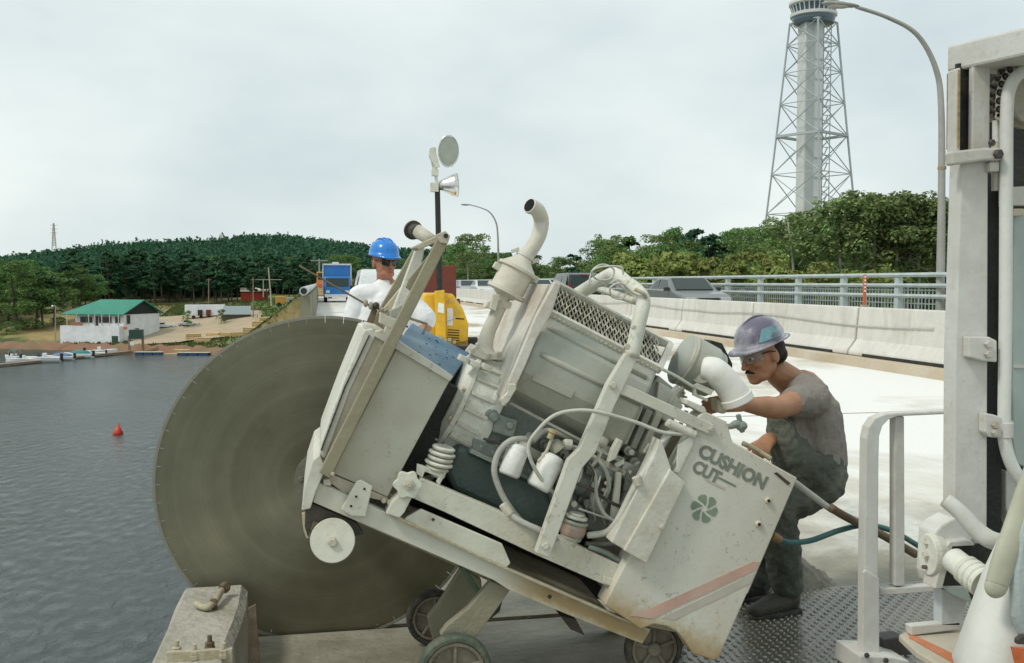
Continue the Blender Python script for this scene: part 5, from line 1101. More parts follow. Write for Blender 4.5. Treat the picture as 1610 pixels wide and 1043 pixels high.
# raised ribs pressed along the cowl
def on_cowl(s, t):   # s down the section 1..6, t along
    k = int(s); f = s-k; a = LW[k].lerp(LW[min(k+1, 6)], f); b_ = RW[k].lerp(RW[min(k+1, 6)], f); return a.lerp(b_, t)
for s, t0, t1, r_ in ((1.7, .04, .93, .011), (2.9, .08, .98, .012)):
    bm = BM(); tube(bm, [on_cowl(s, t0)+Vector((0, .003, 0)), on_cowl(s, (t0+t1)/2)+Vector((0, .003, 0)), on_cowl(s, t1)+Vector((0, .003, 0))], r_, 10, 1); S('cowl_rib', bm, greyp, True, 0)
bm = BM(); bar(bm, on_cowl(4.0, .10)+Vector((0, -.001, 0)), on_cowl(4.0, .45)+Vector((0, -.001, 0)), .03, .006); S('name_plate', bm, greyp, bevel=.002)
bm = BM(); a, b_ = on_cowl(5.98, 0), on_cowl(5.98, 1); bar(bm, a+Vector((0, -.06, 0)), b_+Vector((0, -.06, 0)), .010, .05); S('cowl_lip', bm, greyp, bevel=.002)
# left end plate and strap (white, rust along the edge)
SP_('end_plate', [(873, 443), (882, 447), (868, 492), (845, 530), (826, 575), (812, 606), (795, 640), (786, 632), (800, 600), (812, 572), (842, 500)], 3.425, 3.46, mat('rusty_white_edge', (.60, .58, .51), .6, dirt=(.34, .22, .10), dirt_amt=.7, scale=6, bump=.15), .003)
bm = BM(); ext(bm, [W(868, 450, 3.50), W(835, 520, 3.48), W(793, 627, 3.48), yb(W(793, 627, 3.48), 4.06), yb(W(868, 450, 3.50), 4.06)], [p-ax*.018 for p in (W(868, 450, 3.50), W(835, 520, 3.48), W(793, 627, 3.48), yb(W(793, 627, 3.48), 4.06), yb(W(868, 450, 3.50), 4.06))]); S('end_sheet', bm, MATS['rusty_white_edge'], bevel=.003)
SP_('latch_hook', [(800, 604), (812, 604), (812, 612), (800, 632), (790, 640), (788, 628), (798, 618)], 3.40, 3.424, white2, .003)
# rear engine parts between cowl and panel: stepped covers and fins
for k, (q, y0, m) in enumerate((([(1000, 640), (1035, 590), (1062, 612), (1020, 690), (985, 720), (975, 700)], 3.58, greyp), ([(985, 700), (1022, 690), (1052, 650), (1062, 660), (1020, 735), (985, 790), (962, 770)], 3.64, white2), ([(930, 702), (985, 730), (962, 790), (915, 775)], 3.54, greyp), ([(1036, 600), (1060, 615), (1075, 640), (1052, 668), (1030, 650)], 3.55, white2))):
    SP_(['fan_shroud', 'timing_cover', 'pump_housing', 'end_cover'][k], q, y0, 3.95, m, .006)
for k in range(3): SP_('cooling_fin', [(1002+k*15, 636+k*7), (1012+k*15, 641+k*7), (986+k*14, 700+k*8), (977+k*14, 696+k*8)], 3.53, 3.60, (white2, greyp, white)[k], .004)
for k in range(6): SP_('bracket_step', [(938+k*11, 690+k*9), (950+k*11, 694+k*9), (944+k*10, 712+k*10), (931+k*11, 708+k*9)], 3.50-.01*(k % 2), 3.56, (white2, greyp)[k % 2], .003)
SP_('clip_plate', [(1020, 697), (1042, 705), (1033, 722), (1012, 712)], 3.47, 3.5, white2); SP_('hinge_clip', [(972, 690), (980, 694), (968, 722), (956, 728), (962, 708)], 3.45, 3.48, white2); SP_('clip_plate', [(966, 730), (982, 722), (982, 730), (970, 736)], 3.46, 3.48, white2)
SP_('vertical_stay', [(970, 744), (978, 744), (972, 818), (960, 818)], 3.44, 3.46, white2)
LA('fuel_pump', (940, 700, 3.50), (955, 665, 3.56), [(0, .030), (.5, .036), (1, .02)], white2, 20, True)
LA('starter_motor', (896, 752, 3.56), (935, 770, 3.56), [(0, .04), (.1, .048), (.8, .048), (1, .035)], enggreen, 24, True)
LA('alternator', (945, 722, 3.53), (966, 760, 3.53), [(0, .035), (.1, .045), (.9, .045), (1, .03)], enggreen, 24, True)
bm = BM(); ball(bm, W(945, 742, 3.50), (.03, .02, .035)); S('water_pump', bm, enggreen, True, 0)
SP_('side_bracket', [(985, 760), (1000, 752), (1012, 768), (985, 822), (970, 820)], 3.50, 3.56, greyp, .006)
for px, py, r_ in ((953, 760, .008), (958, 752, .009), (902, 792, .013), (948, 770, .008), (990, 742, .008)): BO(px, py, 3.48, r_, .012, white2)
# castings, unions and pipes filling the engine side
gq = random.Random(31)
def bay(px, py): return 640 < py < 850
for (px, py, r_, m) in ((775, 655, .018, enggreen), (800, 668, .014, enggreen), (835, 690, .016, greyp), (858, 700, .014, enggreen), (885, 712, .018, greyp), (905, 724, .013, white2), (880, 742, .016, enggreen), (890, 770, .02, enggreen), (920, 790, .017, enggreen), (905, 812, .013, enggreen), (945, 795, .014, greyp), (965, 770, .013, greyp), (930, 760, .012, white2), (978, 745, .015, greyp), (1000, 730, .016, greyp), (990, 710, .012, white2)):
    c = W(px, py, 3.53); bm = BM(); lathe(bm, c+Vector((0, .05, 0)), c+Vector((0, -.03, 0)), [(0, r_*1.5), (.5, r_*1.5), (.55, r_), (.95, r_), (1, r_*.7)], 14); S('casting_boss', bm, m, bevel=.002)
for k, q in enumerate(([(780, 650), (815, 662), (808, 690), (775, 680)], [(830, 700), (872, 722), (866, 740), (825, 716)], [(885, 780), (925, 800), (915, 830), (880, 815)], [(930, 772), (960, 786), (950, 812), (925, 800)], [(940, 705), (962, 716), (955, 742), (935, 730)], [(985, 735), (1008, 725), (1002, 765), (980, 775)])):
    SP_('casing_plate', q, 3.515-.004*k, 3.57, (enggreen, greyp, enggreen, greyp, white2, greyp)[k], .006)
for k in range(7):
    x0 = 890+k*14+gq.uniform(-4, 4); y0 = 715+k*7; TB('fuel_line', [(x0, y0, 3.50), (x0-6+gq.uniform(-6, 6), y0+22, 3.46), (x0-12+gq.uniform(-8, 8), y0+50, 3.48), (x0-10, y0+78, 3.52)], .0042, (darksteel, hosem, MATS['pale_cable'] if 'pale_cable' in MATS else hosem)[k % 3])
TB('wiring_loom', [(905, 760, 3.45), (930, 770, 3.43), (960, 790, 3.43), (985, 800, 3.45)], .006, darksteel); TB('wiring_loom', [(760, 690, 3.5), (790, 700, 3.49), (830, 722, 3.48), (870, 748, 3.47)], .005, darksteel)
TB('return_pipe', [(895, 700, 3.5), (925, 712, 3.47), (950, 735, 3.45), (958, 765, 3.46), (948, 790, 3.48)], .008, greyp)
SP_('fuel_rail', [(905, 700), (985, 742), (982, 750), (901, 708)], 3.485, 3.50, white2, .002)
for k in range(5): BO(915+k*15, 709+k*8, 3.485, .007, .010, greyp, 'union_nut')
# filters
for a, b_, r_ in (((817, 700, 3.46), (799, 748, 3.44), 17.5), ((872, 716, 3.46), (845, 768, 3.44), 20)):
    rr_m = PR(r_, 820, 720, 3.45); f = LA('oil_filter', a, b_, [(0, rr_m*.55), (0.02, rr_m*.8), (.12, rr_m), (.2, rr_m*.93), (.24, rr_m), (.93, rr_m), (1, rr_m*.86)], mat('filter_white', (.74, .74, .70), .45, dirt=(.5, .48, .4), dirt_amt=.4, scale=10), 28, True)
LA('filter_head', (869, 694, 3.46), (878, 706, 3.46), [(0, .012), (.2, .022), (1, .03)], greyp, 18)
LA('filter_head', (812, 696, 3.47), (820, 706, 3.47), [(0, .03), (1, .035)], white2, 18)
LA('oil_filler', (864, 690, 3.44), (870, 676, 3.44), [(0, .012), (.6, .012), (.7, .019), (1, .019), (1, .011)], mat('brass_cap', (.42, .34, .2), .5), 18)
TB('dipstick_tube', [(868, 688, 3.44), (858, 712, 3.44), (846, 726, 3.44)], .006, tanp)
TB('fuel_pipe', [(838, 694, 3.48), (852, 680, 3.48), (868, 678, 3.48), (900, 690, 3.5), (914, 696, 3.5)], .011, greyp)
LA('fuel_fitting', (884, 698, 3.46), (898, 700, 3.46), [(0, .012), (.3, .02), (1, .02)], white2, 12)
# hoses
TB('hose', [(828, 690, 3.46), (803, 693, 3.44), (784, 712, 3.44), (777, 741, 3.44), (788, 775, 3.44), (805, 803, 3.45), (818, 818, 3.47)], .011, hosem)
TB('hose', [(795, 801, 3.44), (815, 818, 3.42), (852, 836, 3.41), (880, 850, 3.44)], .012, hosem)
LA('hose_ferrule', (790, 792, 3.44), (803, 810, 3.43), [(0, .013), (.1, .017), (.9, .017), (1, .013)], white2, 12)
TB('control_cable', [(872, 777, 3.44), (850, 752, 3.40), (834, 722, 3.38), (831, 700, 3.38), (843, 680, 3.37), (869, 655, 3.35), (901, 646, 3.34), (940, 648, 3.34), (999, 664, 3.36), (1042, 680, 3.36), (1082, 683, 3.37)], .007, mat('pale_cable', (.52, .52, .45), .6))
TB('hose', [(1060, 676, 3.38), (1040, 696, 3.37), (1018, 735, 3.36), (996, 770, 3.36), (975, 812, 3.38), (955, 836, 3.42), (924, 842, 3.46)], .0125, MATS['pale_cable'])
TB('hose', [(1050, 690, 3.42), (1020, 740, 3.40), (1000, 780, 3.41), (980, 810, 3.43)], .009, hosem)
TB('hose', [(930, 705, 3.42), (944, 712, 3.41), (935, 728, 3.42), (930, 736, 3.44)], .006, MATS['pale_cable'])
TB('hose', [(925, 730, 3.42), (936, 748, 3.41), (938, 780, 3.41), (950, 808, 3.42), (965, 818, 3.43)], .007, hosem)
TB('wire', [(910, 800, 3.44), (940, 810, 3.43), (975, 822, 3.42)], .004, hosem)
TB('wire', [(905, 712, 3.42), (930, 736, 3.40), (936, 760, 3.42)], .004, darksteel)
TB('hose', [(925, 860, 3.45), (950, 868, 3.44), (975, 882, 3.44)], .010, enggreen)
TB('hose', [(920, 855, 3.5), (955, 856, 3.5), (985, 850, 3.5)], .009, enggreen)
LA('control_rod', (1048, 664, 3.37), (1092, 684, 3.37), [(0, .013), (.05, .016), (1, .016)], white2, 14)
LA('hose_clip', (1000, 750, 3.345), (1004, 762, 3.345), [(0, .016), (1, .016)], white2, 10)
# dark plates put behind the engine rails in place of the shade there
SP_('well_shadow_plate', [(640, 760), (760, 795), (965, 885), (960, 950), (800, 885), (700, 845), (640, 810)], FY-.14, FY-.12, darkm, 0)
SP_('inner_shade_plate', [(700, 740), (950, 830), (985, 760), (1040, 690), (990, 900), (960, 905), (860, 860), (660, 770)], 3.98, 4.0, darkm, 0)

# ---- roll hoop post
flat = mat('post_paint', (.66, .67, .59), .55, dirt=(.44, .41, .31), dirt_amt=.6, scale=6, var=.05, bump=.08, specks=.6, edge=(.3, .22, .1))
SP_('hoop_post', [(984, 556), (1004, 562), (966, 640), (937, 712), (916, 736), (864, 878), (842, 870), (893, 724), (911, 706), (955, 604)], NY-.06, NY-.025, flat, .004)
TB('hoop_tube', [(993, 562, NY-.04), (1004, 510, NY-.03), (1011, 476, NY-.01), (1004, 460, NY+.02), (985, 445, NY+.12), (967, 432, NY+.22), (953, 436, NY+.30), (915, 459, NY+.45), (890, 474, NY+.55)], .027, flat, seg=16, n=5)
TB('hoop_tie', [(1000, 474, NY+.0), (965, 462, NY+.2), (936, 452, NY+.4)], .014, flat, seg=12)
for px, py in ((857, 858), (963, 606)): BO(px, py, NY-.06, .013, .012, white2)
BO(985, 545, NY-.075, .012, .012, white2); BO(996, 515, NY-.068, .009, .01, white2)
SP_('tie_bar', [(974, 603), (982, 603), (1122, 668), (1125, 682), (1116, 684), (972, 618)], NY-.055, NY-.03, flat, .003)
BO(1118, 675, NY-.056, .010, .010, white2)
TB('coiled_wire', [(925, 450, NY+.1), (932, 425, NY+.1), (948, 416, NY+.1), (965, 424, NY+.1), (960, 438, NY+.1), (940, 440, NY+.08), (930, 428, NY+.06), (945, 420, NY+.05), (975, 420, NY+.05), (980, 432, NY+.05)], .0035, MATS['pale_cable'])
TB('coiled_wire', [(960, 446, NY-.02), (972, 440, NY-.02), (985, 455, NY-.02), (978, 470, NY-.02), (962, 466, NY-.02), (960, 452, NY-.03), (978, 446, NY-.03), (996, 462, NY-.02), (1016, 468, NY)], .0035, MATS['pale_cable'])
TB('lashing', [(998, 455, NY-.03), (1012, 462, NY-.04), (1016, 472, NY-.02)], .007, muddy)

# ---- exhaust
cre = mat('exhaust_paint', (.60, .57, .48), .55, dirt=(.42, .33, .22), dirt_amt=.55, scale=7, bump=.1)
EY = 3.72; pm = lambda r, px, py: PR(r, px, py, EY)
P = [W(*p) for p in ((834, 324, EY-.05), (845, 331, EY-.03), (851, 347, EY), (848, 368, EY), (838, 388, EY), (826, 404, EY))]
bm = BM(); tube(bm, P, pm(12, 840, 350), 20, 6); S('exhaust_pipe', bm, cre, True, 0)
bm = BM(); d = (P[0]-P[1]).normalized(); lathe(bm, P[0]-d*.01, P[0]+d*.006, [(0, pm(12.6, 834, 324)), (1, pm(12.4, 834, 324))], 22); ep = S('pipe_rim', bm, cre)
bm = BM(); lathe(bm, P[0]+d*.0062, P[0]+d*.0072, [(0, pm(10.5, 834, 324)), (1, pm(10.5, 834, 324))], 22); S('pipe_bore', bm, mat('bore_black', (.006, .006, .006), .9, bump=0), parent=ep, bevel=0)  # flat black disc closes the pipe end as its bore
bm = BM(); c = W(826, 402, EY); d2 = (W(795, 462, EY)-c).normalized(); lathe(bm, c-d2*.008, c+d2*.008, [(0, .034), (1, .036)], 20)
sd = d2.cross(Vector((0, 1, 0))).normalized(); [box(bm, c+sd*s*.044, (.03, .02, .014), Euler((0, R(-20), 0))) for s in (1, -1)]; S('pipe_clamp', bm, cre, bevel=.002)
mu = LA('muffler', (826, 402, EY), (792, 466, EY), [(0, pm(12, 820, 420)), (.12, pm(15, 820, 420)), (.30, pm(29, 820, 420)), (.32, pm(33, 820, 420)), (.38, pm(33, 820, 420)), (.40, pm(27.5, 820, 420)), (.84, pm(27.5, 800, 450)), (.85, pm(32, 800, 450)), (.93, pm(32, 800, 450)), (.95, pm(20, 800, 450)), (1, pm(15, 800, 450))], cre, 36, True)
mu.modifiers.new('edge', 'EDGE_SPLIT').split_angle = R(40)
for dx, dy in ((-30, -6), (28, 14)): bm = BM(); box(bm, W(812+dx, 425+dy, EY), (.03, .03, .026), Euler((0, R(30), 0))); S('clamp_ear', bm, cre, bevel=.003, parent=mu)
P = [W(*p) for p in ((793, 462, EY), (787, 478, EY), (778, 500, EY), (768, 522, EY), (762, 545, EY), (764, 560, EY))]
bm = BM(); tube(bm, P, .03, 18, 5, [pm(13, 790, 470), pm(11, 790, 470), pm(11, 790, 470), pm(11.5, 780, 500), pm(13, 770, 530), pm(17, 765, 555)]); S('exhaust_elbow', bm, cre, True, 0)
SP_('elbow_flange', [(762, 484), (802, 486), (806, 477), (795, 472), (768, 474)], EY-.03, EY+.04, cre, .004)
SP_('muffler_bracket', [(776, 462), (786, 464), (780, 490), (770, 486)], EY-.06, EY-.03, cre, .003)
SP_('manifold_flange', [(738, 556), (748, 543), (765, 556), (785, 556), (790, 566), (760, 566)], EY-.08, EY+.05, cre, .004)
for px, py in ((742, 553), (750, 546), (768, 562), (784, 560)): bm = BM(); c = W(px, py, EY-.08); bolt(bm, c, .009, .016, (.1, -.3, .95)); S('bolt', bm, white2, bevel=0)

# ---- air cleaner and white elbow hose
acl = LA('air_cleaner', (1070, 562, 3.72), (1122, 590, 3.72), [(0, .05), (.02, .098), (.06, .104), (.8, .104), (.82, .100), (1, .094), (1, .05)], greyp, 40, True); acl.modifiers.new('edge', 'EDGE_SPLIT').split_angle = R(40)
LA('cleaner_band', (1070, 562, 3.72), (1122, 590, 3.72), [(.08, .103), (.08, .108), (.13, .108), (.13, .103)], white2, 40, parent=acl)
LA('cleaner_outlet', (1118, 588, 3.66), (1105, 580, 3.62), [(0, .062), (1, .058)], greyp, 28)
SP_('dark_cap', [(1118, 535), (1136, 540), (1152, 572), (1152, 590), (1130, 570), (1115, 548)], 3.72, 3.8, darkm, .004)
TB('support_strap', [(1040, 580, 3.48), (1065, 593, 3.5), (1092, 610, 3.52)], .006, white2)
SP_('wire_clip', [(1092, 606), (1098, 603), (1122, 614), (1118, 622), (1094, 611), (1096, 620), (1114, 628), (1112, 632), (1090, 622)], 3.55, 3.565, white2, .001)
hose_w = mat('white_air_hose', (.78, .77, .71), .5, dirt=(.5, .44, .33), dirt_amt=.5, scale=7, bump=.05)
P = [W(*p) for p in ((1106, 579, 3.62), (1121, 582, 3.60), (1133, 592, 3.60), (1145, 606, 3.60), (1156, 622, 3.60), (1161, 633, 3.60))]
bm = BM(); tube(bm, P, .04, 24, 6, [PR(17, 1120, 590, 3.6), PR(21, 1120, 590, 3.6), PR(22, 1120, 590, 3.6), PR(22, 1120, 590, 3.6), PR(24, 1120, 590, 3.6), PR(25, 1120, 590, 3.6)]); eh = S('air_hose_elbow', bm, hose_w, True, 0)
d = (P[-1]-P[-2]).normalized(); bm = BM(); lathe(bm, P[-1]-d*.03, P[-1]-d*.002, [(0, PR(25.2, 1160, 630, 3.6)), (0, PR(26, 1160, 630, 3.6)), (1, PR(26.5, 1160, 630, 3.6)), (1, PR(25, 1160, 630, 3.6))], 28); S('hose_cuff', bm, hose_w, parent=eh)
SP_('tan_filter_element', [(1128, 628), (1148, 636), (1142, 652), (1130, 650)], 3.62, 3.7, tanp, .01)
# ring gear seen at the right of engine
for k in range(10): a = -1.3+k*.26; bm = BM(); c = W(1062, 640, 3.6)+Vector((cos(a)*.045, 0, sin(a)*.075)); box(bm, c, (.006, .03, .007)); S('spring_coil', bm, tanp, bevel=0)
LA('pulley', (1050, 632, 3.62), (1062, 638, 3.60), [(0, .06), (.2, .075), (.5, .065), (.8, .078), (1, .07)], white2, 30)

# ---- rear control panel
pnl = [(1098, 655), (1108, 647), (1143, 663), (1152, 695), (1254, 752), (1177, 932), (1174, 936), (1131, 1034), (1122, 1039), (1090, 1028)]
arch = [(1078+0, 1010), (1066, 995), (1048, 985), (1028, 982)]
pnl += arch+[(1008, 990), (950, 951), (1057, 744), (1092, 682)]
panm = bpy.data.materials.new('panel_paint'); panm = mat('panel_paint_', (.655, .66, .58), .5, dirt=(.50, .45, .33), dirt_amt=.35, scale=3.2, var=.05, bump=.06, edge=(.34, .2, .08), specks=.55, stain=(W(905, 945, NY-.04), W(1125, 1045, NY-.04), .125, (.38, .27, .12), .9))
panel = SP_('rear_panel', pnl, NY-.04, NY+.06, panm, .005)
SP_('panel_inner', [(1100, 690), (1150, 700), (1235, 760), (1165, 925), (1120, 1010), (1085, 1000), (1010, 985), (965, 945), (1062, 760)], NY+.06, FY-.03, muddy, .01)
PY = NY-.04
SP_('access_cover', [(981, 866), (1017, 887), (1078, 760), (1054, 738)], PY-.045, PY-.002, white2, .004); BO(1040, 829, PY-.045, .009, .009, white2)
SP_('access_cover_flange', [(961, 853), (984, 866), (1056, 738), (1042, 697), (1036, 690), (1030, 712)], PY-.035, PY+.04, white2, .004)
SP_('panel_hook', [(1058, 742), (1064, 735), (1066, 700), (1092, 682), (1090, 700), (1068, 745)], PY-.012, PY+.0, white2, .003)
SP_('top_latch', [(1080, 628), (1108, 640), (1112, 648), (1104, 650), (1078, 636)], PY+.0, PY+.08, white2, .004)
for px, py in ((1207, 787), (1192, 824)): bm = BM(); c = W(px, py, PY); lathe(bm, c+Vector((0, .001, 0)), c+Vector((0, -.01, 0)), [(0, .013), (1, .011), (1, .006)], 16); bo = S('socket', bm, mat('cream_socket', (.6, .54, .42), .5)); bm = BM(); cyl(bm, c+Vector((0, -.008, 0)), c+Vector((0, -.0112, 0)), .006, seg=12); S('socket_bore', bm, darkm, parent=bo, bevel=0)
SP_('slot', [(1217, 744), (1222, 743), (1243, 760), (1239, 763)], PY-.003, PY-.0005, MATS['grime_and_shade_black'] if False else darksteel, 0)
# knobs at top right
for (px, py, r_) in ((1158, 668, .016), (1166, 671, .02)): bm = BM(); c = W(px, py, NY+.02); lathe(bm, c-Vector((.02, 0, 0)), c+Vector((.02, 0, .004)), [(0, .010), (.3, r_), (.7, r_), (1, .01)], 8); S('valve_knob', bm, enggreen)
bm = BM(); cyl(bm, W(1140, 672, NY+.02), W(1158, 669, NY+.02), .011); S('valve_neck', bm, enggreen)
bm = BM(); c = W(1164, 666, NY+.02); box(bm, c, (.016, .016, .07), Euler((0, R(-15), 0))); S('valve_handle', bm, enggreen)
TB('control_lever', [(1168, 697, NY+.12), (1190, 708, NY+.12), (1212, 722, NY+.10)], .010, muddy)
# printed stripes, wording and emblem (flat print)
def decal(name, pts, m, dy=.0018): bm = BM(); pr(bm, pts, PY-dy, PY-.0006); return S(name, bm, m, bevel=0)
redst = mat('faded_red_print', (.56, .36, .29), .6, dirt=(.58, .5, .42), dirt_amt=.7, scale=9, bump=0); greyst = mat('faded_grey_print', (.48, .45, .38), .6, dirt=(.58, .54, .46), dirt_amt=.6, scale=9, bump=0)
decal('red_stripe', [(1020, 958), (1185, 883), (1195, 884), (1189, 896), (1026, 973), (990, 968)], redst)
decal('grey_stripe', [(1040, 972), (1187, 901), (1180, 917), (1060, 975)], greyst, .0016)
inkm = mat('grey_lettering', (.20, .225, .18), .6, dirt=(.38, .38, .31), dirt_amt=.7, scale=22, bump=0)
def lettering(name, txt, p0, p1, hpx, m, squeeze=1.0):
    cu = bpy.data.curves.new(name, 'FONT'); cu.body = txt; cu.size = 1; cu.extrude = .01; cu.offset = .045; cu.resolution_u = 3
    o = bpy.data.objects.new('tmp', cu); COL.objects.link(o); bpy.context.view_layer.update()
    me = bpy.data.meshes.new_from_object(o.evaluated_get(bpy.context.evaluated_depsgraph_get())); bpy.data.objects.remove(o)
    me.name = name; a = W(*p0, PY-.0012); b_ = W(*p1, PY-.0012); X = (b_-a); up = Vector((0, -1, 0)).cross(X.normalized()) * -1
    xs_ = [v.co.x for v in me.vertices]; ys_ = [v.co.y for v in me.vertices]; x0, x1, y0, y1 = min(xs_), max(xs_), min(ys_), max(ys_)
    up = X.normalized().cross(Vector((0, 1, 0))) ; up = up if up.z > 0 else -up
    hh = PR(hpx, *p0, PY)
    for v in me.vertices: v.co = a+X*((v.co.x-x0)/(x1-x0))+up*(hh*(v.co.y-y0)/(y1-y0))+Vector((0, -.0006 if v.co.z > 0 else .0010, 0))
    me.materials.clear(); me.materials.append(m); return obj(name, me, m, saw, world=True)
lettering('lettering', 'CUSHION', (1095, 717), (1199, 771), 23, inkm); lettering('lettering', 'CUT', (1086, 741), (1128, 762), 21, inkm)
decal('underline', [(1126, 751), (1131, 750), (1158, 764), (1156, 766)], inkm); decal('underline', [(1110, 752), (1140, 767), (1138, 770), (1110, 756)], greyst)
emb = mat('green_emblem', (.22, .28, .20), .6, dirt=(.38, .40, .32), dirt_amt=.6, scale=25, bump=0); lc = W(1107, 800, PY); Rl = PR(23, 1107, 800, PY)
for k in range(6):
    a0 = k*60+8; P_ = ((.20, -8), (.42, 2), (.62, 6), (.84, 10), (.97, 18), (1.0, 30), (.99, 42), (.92, 53), (.80, 56), (.66, 52), (.50, 42), (.34, 30))
    bm = BM(); q = [Vector((lc.x+cos(R(a0+a))*Rl*r, PY-.0018, lc.z+sin(R(a0+a))*Rl*r)) for r, a in P_]; ext(bm, q, [p+Vector((0, .0012, 0)) for p in q]); S('emblem_petal', bm, emb, bevel=0)

# ---- wheels
def swheel(px, Y, r, w_, spoke=5, tyre=greenr):
    c = W(px, 1040, Y); c.z = r; bm = BM(); lathe(bm, c, c+Vector((0, w_, 0)), [(0, r*.82), (0, r*.93), (.2, r), (.8, r), (1, r*.93), (1, r*.82)], 40, closed=True); ty = S('wheel', bm, tyre, bevel=.002)
    bm = BM(); lathe(bm, c+Vector((0, .004, 0)), c+Vector((0, w_-.004, 0)), [(0, r*.80), (0, r*.70), (1, r*.70), (1, r*.80)], 36, closed=True); S('rim', bm, hubm, parent=ty, bevel=.002)
    bm = BM(); lathe(bm, c+Vector((0, -.006, 0)), c+Vector((0, w_, 0)), [(0, r*.12), (.02, r*.2), (.2, r*.24), (1, r*.22)], 24); S('hub', bm, hubm, parent=ty)
    bm = BM(); lathe(bm, c+Vector((0, .022, 0)), c+Vector((0, .030, 0)), [(0, r*.72), (1, r*.72)], 36); S('wheel_web', bm, hubm, parent=ty, bevel=0)
    for k in range(spoke): a = .3+k*2*pi/spoke; bm = BM(); bar(bm, c+Vector((cos(a)*r*.18, .015, sin(a)*r*.18)), c+Vector((cos(a)*r*.74, .015, sin(a)*r*.74)), .012, .014); S('spoke', bm, hubm, parent=ty)
    return ty
swheel(716, 3.40, .132, .05); 
swheel(684, 4.02, .115, .05, tyre=rubber); swheel(1030, 3.53, .112, .05, tyre=rubber); swheel(1040, 4.0, .112, .05, tyre=rubber)
armm = mat('axle_arm', (.26, .245, .17), .7, dirt=(.15, .13, .08), dirt_amt=.6, scale=9, bump=.2)
SP_('axle_arm', [(772, 914), (803, 927), (783, 956), (744, 1008), (728, 1015), (692, 999), (702, 985), (735, 958)], 3.46, 3.50, armm, .004)
SP_('axle_arm', [(726, 893), (757, 912), (758, 938), (716, 985), (681, 1007), (672, 972), (690, 950)], 3.80, 3.84, armm, .004)
SP_('green_link', [(722, 895), (730, 892), (756, 930), (750, 936)], 3.62, 3.65, mat('green_link_paint', (.12, .19, .13), .6), .003)
SP_('arm_gusset', [(780, 950), (790, 945), (786, 962), (770, 975)], 3.47, 3.49, darkm, .003)
bm = BM(); cyl(bm, Vector((W(716, 1040, 3.4).x, 3.38, .13)), Vector((W(684, 1040, 4.02).x+.1, 4.06, .12)), .016); S('axle', bm, darksteel, True, 0)

# ---- handle pipe and water hose at the rear
TB('handle_pipe', [(1240, 752, 3.46), (1275, 778, 3.5), (1305, 800, 3.52), (1330, 812, 3.54), (1352, 822, 3.56)], .013, hosem, seg=12)
TB('pipe_sleeve', [(1306, 798, 3.50), (1325, 810, 3.52), (1356, 826, 3.56), (1390, 843, 3.58), (1440, 872, 3.6)], .0165, brownsteel, seg=12)
t = thing('water_hose', 'teal rubber water hose running from the saw panel past the white handrail', 'hose', W(1300, 850, 3.55))
bm = BM(); tube(bm, [W(*p) for p in ((1222, 846, 3.46), (1240, 853, 3.48), (1275, 850, 3.52), (1320, 834, 3.55), (1360, 826, 3.60), (1400, 834, 3.62), (1440, 856, 3.62), (1470, 876, 3.6))], .011, 12, 6); obj('hose', bm, tealh, t, smooth=True, world=True)
bm = BM(); lathe(bm, W(1214, 842, 3.45), W(1226, 849, 3.46), [(0, .014), (.5, .018), (1, .015)], 12); obj('brass_coupling', bm, mat('brass', (.28, .17, .08), .5, .4), t, world=True)

# ================================================= GREY PAINTED MAST ON THE RIGHT
t = thing('lift_mast', 'tall off-white painted steel mast of a hoist machine at the right picture edge', 'hoist mast', (W(1530, 700, 2.5).x, 2.6, 0))
mastm = mat('mast_paint', (.66, .67, .635), .5, dirt=(.47, .45, .38), dirt_amt=.45, scale=6, var=.05, bump=.08, edge=(.26, .17, .09), specks=.2)
def T(name, pts, Y0, Y1, m=mastm, bevel=.004, parent=None):
    bm = BM(); pr(bm, pts, Y0, Y1); return obj(name, bm, m, parent or t, world=True, bevel=bevel)
MY = 2.5
T('column', [(1512, 252), (1554, 246), (1552, 830), (1548, 872), (1500, 872), (1502, 560)], MY, MY+.055)
T('column_head', [(1504, 108), (1511, 106), (1510, 242), (1502, 242)], MY, MY+.04)
T('head_recess', [(1505, 100), (1535, 98), (1530, 240), (1504, 242)], MY+.045, MY+.055, darkm, 0)
T('recess_edge', [(1507, 110), (1510, 110), (1509, 232), (1506, 232)], MY-.003, MY+.05, rustm, .001)
T('head_panel', [(1530, 100), (1558, 94), (1556, 246), (1528, 246)], MY+.01, MY+.03)
cf = 2.84; A = [Wd(1489, 72, cf), Wd(1610, 42, cf*.925), Wd(1790, -4, cf*.80)]; zt = A[0].z; zb = Wd(1494, 114, cf).z; off = RV*.30+FV*.06
plan_ = [A[0], A[1], A[2], A[2]+off, A[1]+off, A[0]+off]
bm = BM(); ext(bm, [Vector((p.x, p.y, zt)) for p in plan_], [Vector((p.x, p.y, zb)) for p in plan_]); obj('cap_beam', bm, mastm, t, world=True, bevel=.008)
T('clamp_band', [(1496, 238), (1553, 232), (1575, 233), (1575, 252), (1551, 252), (1498, 260)], MY-.035, MY-.001, mastm, .006)
T('dark_slot_bar', [(1553, 255), (1576, 255), (1574, 836), (1551, 836)], MY+.10, MY+.16, darkm, 0)  # dark bar fills the slot right of the column
T('inner_web', [(1556, 98), (1640, 90), (1640, 900), (1556, 900)], MY+.2, MY+.24, darkm, 0)
for q in ([(1524, 530), (1556, 530), (1568, 536), (1568, 570), (1546, 568), (1524, 562)], [(1549, 650), (1562, 652), (1594, 662), (1594, 690), (1556, 688), (1549, 680)]): T('bracket', q, MY-.03, MY+.0, mastm, .004)
for px, py in ((1552, 541), (1552, 557), (1563, 668), (1563, 680)): bm = BM(); bolt(bm, W(px, py, MY-.03), .011, .012); obj('bolt', bm, mastm, t, world=True)
